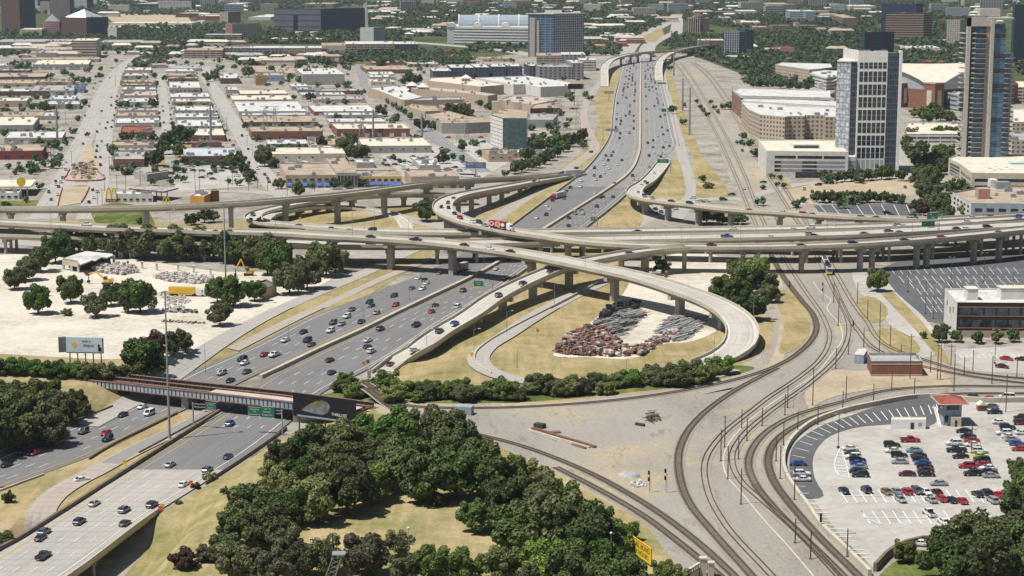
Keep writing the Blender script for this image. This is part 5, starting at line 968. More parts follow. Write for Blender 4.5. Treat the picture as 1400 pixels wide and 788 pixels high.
rt, P, hh = tower(373, 439, 497, 12.5, 45, 'f_slate', 'f_navy', 'roof_dark', 'huge dark slab sided windowless block with flat roof')  # slate left, navy right: shade away from the sun painted into the colour
a, b = P[0], P[3]; m = MB(); 
for t0, t1 in ((.5, .59),): m.add([(a[0] + (b[0] - a[0]) * t, a[1] + (b[1] - a[1]) * t - .5, z) for t, z in ((t0, 0), (t1, 0), (t1, hh * .75), (t0, hh * .75))], [(0, 1, 2, 3)])
m.build('window_slot', M['glass_dark'], rt)
p = G(500, 41); rt = empty('pylon_tower', (p[0], p[1], 0), 0, 'slender pale pylon beside the huge dark block', 'pylon'); m = MB(); m.add([(p[0] - 5, p[1], 0), (p[0] + 5, p[1], 0), (p[0] + 5, p[1] + 8, 0), (p[0] - 5, p[1] + 8, 0), (p[0] - 4, p[1], 50), (p[0] + 3, p[1], 54), (p[0] + 3, p[1] + 6, 54), (p[0] - 4, p[1] + 6, 50)], [(0, 1, 5, 4), (1, 2, 6, 5), (2, 3, 7, 6), (3, 0, 4, 7), (4, 5, 6, 7)]); m.build('shaft', M['wall_white'], rt)
tower(492, 511, 526, 38.5, 60, 'wall_white', 'wall_bluegrey', 'roof_white', 'white slab tower standing before the brown parking structure')
for x in (409, 429):
    p = G(x, 53); rt = empty('storage_tank', (p[0], p[1], 0), 0, ('left' if x < 420 else 'right') + ' one of two white drum shaped tanks among trees', 'tank', 'white tanks'); m = MB(); m.tube((p[0], p[1], 0), (p[0], p[1], 10), 6, 6, 14); m.build('wall', M['wall_white'], rt); m = MB(); m.tube((p[0], p[1], 10.02), (p[0], p[1], 12), 7, 7, 14); m.build('rim', M['wall_white'], rt)
# white exhibition hall with vaulted glass
s = ppm(60); p0, p1 = G(614, 60), G(730, 62); hI = 27; P = [p0[:2], p1[:2], (p1[0] + 5, p1[1] + 120), (p0[0] + 5, p0[1] + 120)]
rt = solid('exhibition_hall', P, 0, hI, 'f_infomart', 'roof_white', 'white banded exhibition hall crowned by a long glass vault', 'hall', None, 0)
def vault(x0, x1, y, r, z, mt, nm, dy=0):
    m = MB(); n = 10; A = [(y + r * math.cos(math.pi * i / n), z + r * math.sin(math.pi * i / n)) for i in range(n + 1)]
    v = [(x0, a[0], a[1]) for a in A] + [(x1, a[0], a[1]) for a in A]; m.add(v, [(i, i + 1, n + 2 + i, n + 1 + i) for i in range(n)] + [tuple(range(n, -1, -1)), tuple(range(n + 1, 2 * n + 2))]); m.build(nm, M[mt], rt, smooth=False)
vault(p0[0] + 16, p1[0], p0[1] + 55, 20, hI - 2, 'wall_bluegrey', 'glass_vault')
for k in range(4): vault(p0[0] + 14 + k * 33, p0[0] + 16 + k * 33, p0[1] + 55, 21, hI - 2, 'wall_white', 'arch_rib')
for x in (p0[0] + 4, p0[0] + 46, p0[0] + 92):
    m = MB(); n = 8; A = [(x + 7 * math.cos(math.pi * i / n), hI + 7 * math.sin(math.pi * i / n)) for i in range(n + 1)]; v = [(a[0], p0[1] - 4, a[1]) for a in A] + [(a[0], p0[1] + 30, a[1]) for a in A]
    m.add(v, [(i, i + 1, n + 2 + i, n + 1 + i) for i in range(n)] + [tuple(range(n, -1, -1)), tuple(range(n + 1, 2 * n + 2))]); m.box(x, p0[1] - 1, 0, 14, 4, hI); m.build('entrance_bay', M['f_ribwhite'] if False else M['wall_white'], rt)
# blue glass hotel beside the freeway
rt, P, hh = tower(722, 757, 799, 21, 78, 'f_hotelblue', 'f_hotel', 'roof_white', 'blue glass hotel slab with white fins by the freeway', 'hotel_tower')
c = P[0]; sc = ppm(78)
for x0, x1, dz in ((724, 731, -4), (734, 737, -8)):
    xa, xb = c[0] + (x0 - 757) / sc, c[0] + (x1 - 757) / sc; ya = c[1] + (c[0] - xa) * .22; m = MB(); m.box((xa + xb) / 2, ya - 1, 0, xb - xa, 3, hh + dz); m.build('white_fin', M['wall_cream'], rt)
m = MB(); m.prism([(p[0] + (p[0] - (P[0][0] + P[2][0]) / 2) * .08, p[1] + (p[1] - (P[0][1] + P[2][1]) / 2) * .08) for p in P], hh + 1.0, hh + 2.2); m.build('roof_slab', M['wall_white'], rt)
m = MB(); m.box((P[0][0] + P[2][0]) / 2 - 4, (P[0][1] + P[2][1]) / 2, hh + 2.2, 24, 10, 4); m.build('penthouse', M['wall_white'], rt)
for (x0, x1, yt, yr, yb, w_, lab) in ((734, 768, 73, 77, 87, 'f_garage', 'brown parking deck at the foot of the blue hotel'), (768, 800, 72, 75.5, 87, 'f_apart', 'grey glass podium with white canopy beside the hotel'), (792, 815, 80, 83, 97, 'f_garagewhite', 'white parking deck beside the curving far flyover')):
    P, h = front_foot(x0, x1, yt, yr, yb, 0, 0); solid('parking_deck', P, 0, h, w_, 'roof_white' if 'white' in lab else 'roof_tan', lab, 'parking deck', 'parking structures', 2)
# domed landmark and neighbours near the far end of the freeway
P, h = front_foot(940, 970, 24, 26, 44, 4, 2); rt = solid('domed_building', P, 0, h, 'f_brown', 'roof_dark', 'brown columned building with a copper dome near the freeway end', 'building', None, 0)
cx, cy = sum(p[0] for p in P) / 4, sum(p[1] for p in P) / 4; m = MB(); m.sphere((cx, cy, h), 13, 14, 8, 0, .7); m.build('dome', M['wall_brown'], rt, True)
a, b = P[0], P[1]; m = MB(); m.add([(a[0] + 1, a[1] - 3, h), (a[0] + (b[0] - a[0]) * .55, a[1] - 3, h), (a[0] + (b[0] - a[0]) * .28, a[1] - 3, h + 5), (a[0] + 1, a[1] + 3, h), (a[0] + (b[0] - a[0]) * .55, a[1] + 3, h), (a[0] + (b[0] - a[0]) * .28, a[1] + 3, h + 5)], [(0, 1, 2), (0, 2, 5, 3), (1, 4, 5, 2)]); m.build('pediment', M['wall_tan'], rt)
for k in range(6): m = MB(); x = a[0] + 2 + (b[0] - a[0]) * .1 * k; m.tube((x, a[1] - 2.5, 0), (x, a[1] - 2.5, h), .8, n=8); m.build('column', M['wall_cream'], rt)
tower(990, 1010, 1021, 44, 76, 'f_hotel', 'f_hotelblue', 'roof_grey', 'white gridded residential tower with blue glass side')
tower(1012, 1018, 1031, 42, 72, 'glass_blue', 'f_teal', 'roof_dark', 'blue glass wing joined to the white gridded tower')
for (x0, x1, yt, yr, yb, wl, roof, lab) in [(955, 969, 54, 56, 71, 'f_garage', 'white', 'square red brown brick block below the domed building'), (969, 990, 54, 56, 68, 'f_brickwin', 'white', 'dark brick block with white roof next to white gridded tower'), (1030, 1050, 36, 38, 44, 'f_bandbrown', 'tan', 'brown low office at the wood edge, western part'), (1056, 1082, 34, 36, 45, 'f_bandbrown', 'dark', 'long purple brown office in the woods'), (1092, 1118, 34, 36, 43, 'f_bandbrown', 'dark', 'purple brown office with slit windows in the woods'), (1087, 1093, 31, 32, 43, 'wall_tan', 'tan', 'tan stair tower of the purple brown office'), (1080, 1100, 14, 16, 31, 'f_officegrey', 'white', 'grey banded office slab above the woods, left half'), (1101, 1114, 14, 16, 32, 'f_officegrey', 'white', 'darker banded office wing beside grey slab'), (1120, 1150, 22, 24, 31, 'f_navy', 'grey', 'low dark blue office in the woods'), (1152, 1172, 20, 25, 36, 'f_bandbrown', 'tan', 'stepped pinkish office in the woods'), (1162, 1198, 7, 9, 16, 'f_resid', 'white', 'cream apartment range on the horizon'), (1050, 1078, 4, 6, 13, 'f_resid', 'tan', 'tan ranges of flats on the horizon'), (1020, 1032, 5, 8, 14, 'f_white', 'white', 'white block on the horizon by the tan flats'),
    (1068, 1086, 64, 66, 74, 'wall_pink', 'red', 'terracotta roofed house block standing alone in the woods'), (1112, 1120, 66.5, 67.5, 70, 'wall_pink', 'red', 'tiny terracotta roof in the woods'), (1130, 1140, 67, 68, 72, 'wall_pink', 'red', 'small terracotta house near the grey glass tower'), (1120, 1152, 38, 40, 45, 'wall_tan', 'tan', 'low tan ranges at the end of the purple brown office'), (970, 1008, 15, 17, 22, 'f_navy', 'dark', 'dark blue sheds behind the dome'), (985, 1000, 22, 25, 30, 'wall_grey', 'grey', 'grey gabled hall beside the dome'), (1008, 1035, 14, 16, 22, 'f_garagewhite', 'white', 'white arena like shed behind the gabled hall'), (1006, 1040, 28, 31, 36, 'wall_cream', 'cream', 'cream low building beyond the white gridded tower'), (856, 882, 53, 55, 60, 'wall_brick', 'tan', 'red brick depot beside grassy slope'), (845, 858, 58, 60, 64, 'wall_brick', 'red', 'small red brick house by the depot'), (812, 830, 61, 63, 67, 'wall_orange', 'tan', 'orange walled low shop by the far road'), (820, 850, 48, 50, 55, 'wall_brown', 'white', 'brown shop with white roof by the far road'),
    (145, 262, 30, 32, 36, 'wall_cream', 'cream', 'very long pale shed on the western plain'), (300, 345, 38, 40, 44, 'wall_white', 'white', 'white shed beside the pink tower'), (340, 370, 20, 24, 28, 'wall_white', 'white', 'white halls left of the huge dark block'), (412, 455, 4, 6, 11, 'f_garage', 'tan', 'tan office peeping over the huge dark block'), (240, 270, 17, 19, 24, 'wall_brown', 'tan', 'brown shed in the trees below the government block'), (268, 304, 21, 22.5, 28, 'wall_brick', 'white', 'brick shed with white roof left of the tan office'), (180, 213, 3, 6, 13, 'f_navy', 'grey', 'dark blue office beside the government block'), (305, 330, 4, 6, 11, 'f_teal', 'white', 'green glass office on the western horizon'), (525, 545, 37, 39, 45, 'wall_cream', 'white', 'cream depot right of the white slab tower'), (548, 576, 39, 41, 46, 'wall_tan', 'cream', 'tan depot deeper in the trees'), (575, 594, 44, 46, 48, 'wall_cream', 'cream', 'low cream range among the trees before the exhibition hall'), (600, 616, 69, 70.5, 74.5, 'wall_brick', 'red', 'red brick box by the far road'), (365, 440, 52, 54, 58, 'wall_cream', 'cream', 'cream low hall below the two tanks'),
    (1228, 1240, 62, 64, 68, 'wall_brown', 'tan', 'dark brown box near the grey glass tower'), (1240, 1285, 63, 66, 72, 'wall_white', 'white', 'low white building with white domes on its roof'), (1280, 1300, 68, 70, 74, 'wall_brick', 'tan', 'brick low house behind the beige tower'), (1254, 1294, 82, 85, 90, 'wall_brick', 'red', 'terracotta low range behind the arena roof'), (1300, 1312, 74, 76, 80, 'wall_brick', 'grey', 'small brick house by the beige tower')]:
    P, h = front_foot(x0, x1, yt, yr, yb, 3, 0); solid('building', P, 0, h, wl, 'roof_' + roof, lab, 'building', 'buildings among the distant trees', 2)
tower(1206, 1252, 1262, 6, 44, 'f_navy', 'f_navy', 'roof_dark', 'dark blue glass high rise behind the banded brown office')
tower(1212, 1262, 1275, 19, 55, 'f_bandbrown', 'f_bandbrown', 'roof_tan', 'brown office with pink horizontal bands and tan penthouse')
tower(1294, 1312, 1322, 28, 62, 'f_resid', 'f_resid', 'roof_pink', 'cream residential tower with rows of balconies left of the beige tower')
tower(1381, 1384, 1440, 8, 88, 'f_teal', 'f_teal', 'roof_dark', 'tall teal glass tower at the far right edge')
tower(1178, 1181, 1226, 45, 92, 'f_teal', 'f_navy', 'roof_grey', 'dark glass tower rising behind the grey gridded tower')
# scattered houses far away among the trees
def house_mesh(k):
    m = MB(); L, W_, hh = ((14, 9, 4), (22, 12, 5), (34, 16, 6))[k]; m.box(0, 0, 0, L, W_, hh, 0, 0); m.add([(-L / 2 - .5, -W_ / 2 - .5, hh), (L / 2 + .5, -W_ / 2 - .5, hh), (L / 2 + .5, W_ / 2 + .5, hh), (-L / 2 - .5, W_ / 2 + .5, hh), (-L / 2 + 3, 0, hh + 2.4), (L / 2 - 3, 0, hh + 2.4)], [(0, 1, 5, 4), (1, 2, 5), (2, 3, 4, 5), (3, 0, 4)], 1); return m
HR = ['roof_white', 'roof_grey', 'roof_tan', 'roof_pink', 'roof_cream']; HM = []
for k in range(3):
    for r_ in HR: o = house_mesh(k).build('house', [M['wall_cream'], M[r_]]); HM.append((o.data, r_)); bpy.data.objects.remove(o)
rr = random.Random(11); FBK = ['f_white', 'f_bandbrown', 'f_resid', 'f_officegrey', 'f_beige', 'f_apart']; BM_ = []
for i_, mt in enumerate(FBK):
    m = MB(); m.uv = []; L, W_, hh = (46, 18, 13 + 3 * i_)[:3]
    for a, b in (((-L / 2, -W_ / 2), (L / 2, -W_ / 2)), ((L / 2, -W_ / 2), (L / 2, W_ / 2)), ((L / 2, W_ / 2), (-L / 2, W_ / 2)), ((-L / 2, W_ / 2), (-L / 2, -W_ / 2))): k = len(m.v); q = math.dist(a, b); m.v += [(*a, 0), (*b, 0), (*b, hh), (*a, hh)]; m.uv += [(0, 0), (q, 0), (q, hh), (0, hh)]; m.f.append([k, k + 1, k + 2, k + 3]); m.m.append(0)
    k = len(m.v); m.v += [(-L / 2, -W_ / 2, hh - .1), (L / 2, -W_ / 2, hh - .1), (L / 2, W_ / 2, hh - .1), (-L / 2, W_ / 2, hh - .1)]; m.uv += [(0, 0)] * 4; m.f.append([k, k + 1, k + 2, k + 3]); m.m.append(1); o = m.build('mid_rise', [M[mt], M['roof_white']]); BM_.append((o.data, ('white banded', 'pink banded', 'cream', 'grey glazed', 'beige', 'grey')[i_])); bpy.data.objects.remove(o)
for (xa, ya, xb, yb, n) in ((0, 1, 370, 22, 20), (520, 2, 720, 20, 7), (740, 2, 930, 26, 10), (930, 1, 1200, 22, 14), (1270, 2, 1390, 30, 6)):
    for _ in range(n): me, w_ = rr.choice(BM_); o = inst('mid_rise', None, None, G(rr.uniform(xa, xb), rr.uniform(ya, yb)), rr.uniform(-.3, .3), rr.uniform(.8, 1.3), mesh=me); tag(o, f'distant {w_} mid rise block standing among trees near the skyline', 'mid rise', 'distant ' + w_ + ' blocks')
for (xa, ya, xb, yb, n) in ((505, 5, 720, 32, 42), (720, 2, 930, 40, 46), (0, 2, 370, 24, 34), (930, 2, 1200, 26, 34), (1000, 40, 1150, 95, 6), (800, 40, 860, 62, 10), (1280, 4, 1400, 60, 18), (560, 36, 612, 52, 8), (160, 62, 330, 80, 18), (330, 78, 470, 92, 14), (0, 66, 130, 82, 14)):
    for _ in range(n):
        x, y = rr.uniform(xa, xb), rr.uniform(ya, yb); p = G(x, y); me, r_ = rr.choice(HM); o = inst('house', None, None, p, rr.uniform(-.2, .2), rr.uniform(.8, 1.5), mesh=me)
        tag(o, f'small {RW[r_[5:]]} roofed low building scattered among the distant trees', 'house', 'scattered far houses with ' + RW[r_[5:]] + ' roofs')
# ---------------------------------------------------------------- the towers and garages on the right
def zat(px, py, Y):                 # height at which a line of sight reaches the vertical plane y = Y, and its x there
    u = (px - 700) / FPX; v = (394 - py) / FPX; t = Y / (CT + v * ST); return CAM_H + t * (-ST + v * CT), u * t
def pane(root, name, a, b, z0, z1, mt, off=.1, th=.12):
    """thin box on a wall between two world points"""
    an = math.atan2(b[1] - a[1], b[0] - a[0]); n_ = (math.sin(an) * off, -math.cos(an) * off); m = MB()
    m.box((a[0] + b[0]) / 2 + n_[0], (a[1] + b[1]) / 2 + n_[1], z0, math.dist(a[:2], b[:2]), th, z1 - z0, an); return m.build(name, M[mt] if isinstance(mt, str) else mt, root)
lerp = lambda a, b, t: tuple(x + (y - x) * t for x, y in zip(a, b))
facade('f_curtain', (.10, .12, .14), (.03, .045, .065), 1.6, 3.9, .85, .8, .3); facade('f_curtainpale', (.20, .225, .25), (.38, .42, .45), 2.6, 3.9, .86, .82, .45)  # second one paints the sky reflected in the left face as pale colour
def uvwall(name, a, b, z0, z1, mt, root, off=0.):
    m = MB(); m.uv = []; an = math.atan2(b[1] - a[1], b[0] - a[0]); n_ = (math.sin(an) * off, -math.cos(an) * off); L = math.dist(a, b)
    m.v = [(a[0] + n_[0], a[1] + n_[1], z0), (b[0] + n_[0], b[1] + n_[1], z0), (b[0] + n_[0], b[1] + n_[1], z1), (a[0] + n_[0], a[1] + n_[1], z1)]; m.uv = [(0, 0), (L, 0), (L, z1 - z0), (0, z1 - z0)]; m.f = [[0, 1, 2, 3]]; m.m = [0]; return m.build(name, M[mt], root)
# gridded office tower
flat('wall_bright', (.78, .77, .75), .8, .08, .3); flat('tower_stone', (.47, .44, .395), .8, .1, .4)
Yt = G(1196, 238)[1]; xa, xb, xc, xd = (zat(x, 225, Yt)[1] for x in (1169, 1209, 1224.5, 1228.5)); zt = zat(1190, 70.5, Yt)[0]
root = empty('office_tower', ((xa + xd) / 2, Yt + 15, 0), 0, 'tall office tower with white window grid and dark glass right bay', 'tower', None)
dep, sh_ = 34, -11
m = MB(); m.uv = None; bk = lambda x: (x * (Yt + dep) / Yt - 6, Yt + dep)
m.prism([(xa, Yt + .3), (xd, Yt + .3), (xd + 3.5, Yt + dep), bk(xa)], 0, zt - 3, 0); m.build('core', M['glass_dark'], root)
m = MB(); m.prism([(xa, Yt), (xb, Yt), (xb, Yt + 1.2), (xa, Yt + 1.2)], 0, zt); m.build('grid_wall', M['wall_bright'], root)
rows = [(85.7, 94), (98, 112), (115.7, 130), (133, 147), (150.5, 164.6), (168, 182), (185.6, 199), (202, 216.5), (218.5, 236)]
for r, (ya, yb_) in enumerate(rows):
    z1, z0 = zat(1190, ya, Yt)[0], zat(1190, yb_, Yt)[0]
    for c in range(6):
        p, q = lerp((xa, Yt), (xb, Yt), .03 + .158 * c + .02), lerp((xa, Yt), (xb, Yt), .03 + .158 * (c + 1) - .012)
        w_ = pane(root, 'window', p, q, z0, z1, 'glass_pale' if r == 8 else random.choice(['glass', 'glass', 'glass_dark']), .04, .1)
        if r != 8: pane(root, 'transom', p, q, (z0 + z1) / 2 - .15, (z0 + z1) / 2 + .15, 'grey_metal', .12).parent = w_
m = MB(); m.uv = []
uvwall('glass_bay', (xb, Yt + .15), (xc, Yt + .15), 0, zt - 1, 'f_curtain', root)
m = MB(); m.box((xc + xd) / 2, Yt + 1, 0, xd - xc, 3.2, zt + .5); m.build('white_fin', M['wall_bright'], root)
uvwall('glass_side', (xd, Yt + .3), (xd + 3.5, Yt + dep), 0, zt - 20, 'f_curtain', root, .2)
xl = zat(1160.5, 225, Yt)[1]; xll = zat(1144, 225, Yt)[1]
xbk = xll * (Yt + dep) / Yt + 1.5; m = MB(); m.prism([(xl, Yt + 2), (xa, Yt + 2), (xa - 3, Yt + dep), (xbk, Yt + dep), (xll + .4, Yt + 9)], 0, zt - 7); m.build('side_wing', [M['glass_pale']], root); uvwall('pale_glass', (xbk, Yt + dep), (xll + .4, Yt + 9), 0, zt - 7.4, 'f_curtainpale', root, .12)
uvwall('glass_strip', (xl, Yt + 2), (xa, Yt + 2), 0, zt - 7, 'f_curtain', root, .1); uvwall('pale_glass', (xll, Yt + 9), (xl, Yt + 2), 0, zt - 7.5, 'f_curtainpale', root, .15)
m = MB(); m.prism([(xl - .6, Yt + 1.4), (xa, Yt + 1.4), (xa - 3, Yt + dep), (xbk - .6, Yt + dep), (xll - .2, Yt + 8.4)], zt - 7, zt - 6.2); m.build('ledge', M['wall_white'], root)
m = MB(); m.prism([(xa, Yt), (xa + .8, Yt + .2), (xa - 3.2, Yt + dep), (xa - 4, Yt + dep)], zt - 9, zt + .6); m.build('parapet_wall', M['wall_white'], root)
m = MB(); m.prism([(xa + 1, Yt + 1.3), (xd - 1, Yt + 1.3), (xd + 2, Yt + dep - 1), (xa - 3, Yt + dep - 1)], zt - 4, zt - 2.5); m.build('roof', M['roof_white'], root)
for k in range(4): m = MB(); m.box(xa + 4 + k * 5.5, Yt + 14 + (k % 2) * 7, zt - 2.5, 4, 3, 2.4); m.build('rooftop_unit', M['grey_metal'], root)
p = G(1200, 120)
flat('tower_tan', (.30, .26, .215), .85, .1, .4); glassmat('tower_glass', (.075, .16, .26), .12, .35, .2)
# beige residential tower with balconies
Yw = G(1345, 238)[1]; X = lambda px, py=130: zat(px, py, Yw)[1]; ztw = zat(1335, 24.5, Yw)[0]
bx = {k: X(v, 215) for k, v in dict(l0=1312, l1=1315.5, p0=1315.5, p1=1320.5, b0=1323, b1=1341.5, w1=1347.5, f1=1351, g1=1369, r1=1387).items()}
root = empty('residential_tower', (bx['w1'], Yw + 14, 0), 0, 'beige residential tower with stacked balconies and blue glass bays', 'tower')
D = 30; m = MB(); m.prism([(bx['p0'], Yw + 3), (bx['g1'] - .5, Yw + 3), (bx['g1'] + 3, Yw + D), (bx['p0'] * (Yw + D) / Yw - 1, Yw + D)], 0, ztw - 4); m.build('core', M['glass_blue'], root)
for nm, a, b, y0, y1, z1, mt in [('corner_pier', 'p0', 'p1', 0, 3, ztw, 'tower_stone'), ('wall_panel', 'b1', 'w1', .8, 3, ztw - 1, 'tower_tan'), ('white_fin', 'w1', 'f1', -1.2, 3, ztw + .2, 'tower_stone')]:
    m = MB(); m.box((bx[a] + bx[b]) / 2, Yw + (y0 + y1) / 2, 0, bx[b] - bx[a] if nm != 'white_fin' else 2.2, y1 - y0, z1); m.build(nm, M[mt], root)
m = MB(); m.box((bx['p1'] + bx['b0']) / 2, Yw + 2.4, 0, bx['b0'] - bx['p1'], 1.2, ztw - 2); m.build('recess', M['wall_brown'], root)
m = MB(); m.box((bx['p0'] + bx['w1']) / 2, Yw + 1.6, ztw - 5.5, bx['w1'] - bx['p0'], 3.2, 5.5); m.build('top_wall', M['tower_stone'], root)
zp0 = 11; nf = 26; fh = (ztw - 7 - zp0) / nf
for k in range(nf):
    z = zp0 + k * fh
    pane(root, 'window', (bx['b0'] + 1.4, Yw + 1.6), (bx['b1'], Yw + 1.6), z + .35, z + fh - .2, random.choice(['tower_glass', 'glass_blue', 'tower_glass', 'glass']), 0)
    m = MB(); m.box((bx['b0'] + bx['b1']) / 2, Yw + .6, z - .12, bx['b1'] - bx['b0'], 2.2, .22); m.box(bx['b0'] + 1.0, Yw - .4, z + .1, 2.2, .2, .7); m.build('balcony', M['tower_stone'], root)
    pane(root, 'window', (bx['f1'], Yw + .9), (bx['g1'] - .3, Yw + .9), z + .4, z + fh, random.choice(['tower_glass', 'tower_glass', 'glass_blue', 'tower_glass', 'glass']), 0)
    pane(root, 'spandrel', (bx['f1'], Yw + .8), (bx['g1'] - .3, Yw + .8), z - .05, z + .13, 'wall_bluegrey', 0)
    if k < 21:
        m = MB(); n = 7; P = []
        for i in range(n + 1):
            a = math.pi * (-.5 + .62 * i / n); P.append((bx['g1'] + (bx['r1'] - bx['g1']) * math.cos(a), Yw + 9 + 9 * math.sin(a)))
        m.prism([(bx['g1'] - .2, Yw + .6)] + P + [(bx['g1'], Yw + 22)], z - .1, z + .3); m.build('curved_balcony', M['tower_stone'], root)
        m = MB(); m.prism([(bx['g1'] - .2, Yw + 2)] + [(bx['g1'] + (q[0] - bx['g1']) * .8, Yw + 9 + (q[1] - Yw - 9) * .8) for q in P] + [(bx['g1'], Yw + 22)], z + .4, z + fh - .1); m.build('curved_glazing', M['glass_blue'], root)
    m = MB(); m.box(bx['p0'] - 1.4, Yw + 6, z - .1, 2.4, 8, .55); m.build('side_balcony', M['tower_stone'] if k % 2 else M['wall_grey'], root)
m = MB(); m.box((bx['w1'] + bx['g1']) / 2 + 2, Yw + 8, ztw - .8, bx['g1'] - bx['w1'] + 4, 18, 1.0); m.build('roof_slab', M['tower_stone'], root)
m = MB(); m.box((bx['b0'] + bx['g1']) / 2 + 2, Yw + 14, ztw + .6, 13, 9, 4.8); m.build('penthouse', M['tower_stone'], root)
m = MB(); m.prism([(bx['p0'], Yw + 3.2), (bx['w1'], Yw + 3.2), (bx['w1'], Yw + D), (bx['p0'] * (Yw + D) / Yw, Yw + D)], ztw - 4, ztw - 2.5); m.build('roof', M['roof_tan'], root)
# garages and flats, roofs traced at their own height
def garage(px, h, wall, roof, lab, openings, name='parking_garage', cat='parking garage', group='parking structures', units=0, **k):
    P = [G(a, b, h)[:2] for a, b in px]; rt = solid(name, P, 0, h, wall, roof, lab, cat, group, units, **k)
    for (i, t0, t1, z0, z1, mt, nm) in openings: pane(rt, nm, lerp(P[i], P[i + 1], t0), lerp(P[i], P[i + 1], t1), z0, z1, mt, .02, .12)
    return rt, P
ops = [(0, .10, .36, 12.5, 14.2, 'glass_dark', 'opening'), (0, .38, .68, 12.5, 14.2, 'glass_dark', 'opening'), (0, .70, .96, 12.5, 14.2, 'glass_dark', 'opening'), (0, .36, .67, 0, 3.8, 'glass_dark', 'entrance')]
for z in (9.3, 6.7, 4.1): ops += [(0, .10, .18, z, z + 1.5, 'glass_dark', 'opening'), (0, .44, .62, z, z + 1.5, 'glass_dark', 'opening'), (0, .18, .44, z, z + 1.5, 'grey_metal', 'louvre'), (0, .62, .96, z, z + 1.5, 'grey_metal', 'louvre'), (3, .1, .9, z, z + 1.3, 'grey_metal', 'louvre')]
rt, P = garage([(1048, 208), (1160, 209), (1141.5, 192.5), (1037, 192.5), (1048, 208)][:4] + [], 16.5, 'wall_white', 'roof_cream', 'large white parking garage with cream top deck at the tower foot', [o for o in ops if o[0] != 3])
q = G(1102, 203, 16.5); m = MB(); m.box(q[0], q[1] + 6, 16.5, 17, 14, 2.6); m.build('ramp_house', M['wall_white'], rt); pane(rt, 'opening', (q[0] - 8, q[1] - 1), (q[0] + 8, q[1] - 1), 16.7, 18.4, 'glass_dark', .05)
garage([(1160, 216), (1170, 216), (1168, 208), (1158, 208)], 12, 'wall_white', 'roof_white', 'narrow garage wing between the white garage and the gridded tower', [(0, .05, .95, z, z + 1.6, 'grey_metal', 'louvre') for z in (8.5, 6, 3.5)])
garage([(1040, 158), (1051, 159), (1073, 161), (1079, 160), (1100, 160), (1101, 158.5), (1128, 159), (1129, 161), (1146, 161), (1146, 148), (1075, 146), (1050, 143), (1014, 141), (1024, 151)], 18, 'f_beige', 'roof_white', 'beige five storey apartment block behind the white garage', [], 'apartment_block', 'apartment block', None, 9)
garage([(1015, 139), (1144, 146), (1144, 140), (1090, 137.5), (1016, 136)], 17.5, 'wall_white', 'roof_white', 'white roofed upper deck between the beige flats and the long garage', [])
rt, P = garage([(1013, 132), (1135, 135), (1135, 125), (1009, 122), (1001, 123)], 19, 'f_garagewhite', 'roof_white', 'long white garage with dark openings and stair tower behind the beige flats', [(0, .02 + .16 * k, .15 + .16 * k, 14.5, 17.6, 'glass_dark', 'opening') for k in range(6)])
for x, y in ((1003, 124), (1122, 120)): q = G(x, y, 19); m = MB(); m.box(q[0], q[1], 19, 5, 5, 5); m.build('stair_tower', M['wall_white'], rt)
uvwall('brick_end', P[4], P[0], 0, 18, 'f_brickwin', rt, .15)
garage([(1060, 89), (1107, 96), (1138, 93), (1135, 88), (1068, 86.5)], 15, 'f_beige', 'roof_white', 'grey beige garage with window rows at the edge of the woods', [])
garage([(1107, 101), (1130, 107), (1146, 105), (1146, 98), (1115, 96)], 13, 'f_white', 'roof_white', 'white roofed modern block left of the gridded tower', [], 'apartment_block', 'apartment block', None, 6)
rt, P = garage([(1329, 238), (1430, 239), (1430, 213), (1312, 212), (1297, 218), (1313, 226)], 11, 'wall_cream', 'roof_cream', 'cream podium garage with pool deck at the foot of the beige tower', [(0, .04, .95, z, z + 1.7, 'glass_dark', 'opening') for z in (6.4, 2.4)] )
for z in (3, 6.2): pane(rt, 'opening', lerp(P[5], P[0], .1), lerp(P[5], P[0], .9), z, z + 1.6, 'glass_dark', .05)
for z in (2.2, 4.2, 6.2, 8.2): pane(rt, 'louvre', lerp(P[4], P[5], .15), lerp(P[4], P[5], .95), z, z + 1.2, 'glass_green', .05)
flat('pool_water', (.10, .42, .52), .1, .1, .6); q = G(1394, 224, 11); m = MB(); m.box(q[0], q[1], 11.05, 12, 10, .08); m.build('pool', M['pool_water'], rt)
um = MB(); um.tube((0, 0, 0), (0, 0, 2.3), .04, n=5); um.tube((0, 0, 2.1), (0, 0, 2.8), 1.5, .05, n=8, cap=False); uo = um.build('deck_umbrella', M['wall_white']); ud = uo.data; bpy.data.objects.remove(uo)
for k, (x, y) in enumerate(((1352, 231), (1360, 228), (1367, 232), (1374, 229), (1381, 232), (1358, 233))): q = G(x, y, 11); tag(inst('deck_umbrella', None, None, (q[0], q[1], 11.05), mesh=ud), 'white parasol on the pool deck of the cream podium', 'parasol', 'parasols on the pool deck')
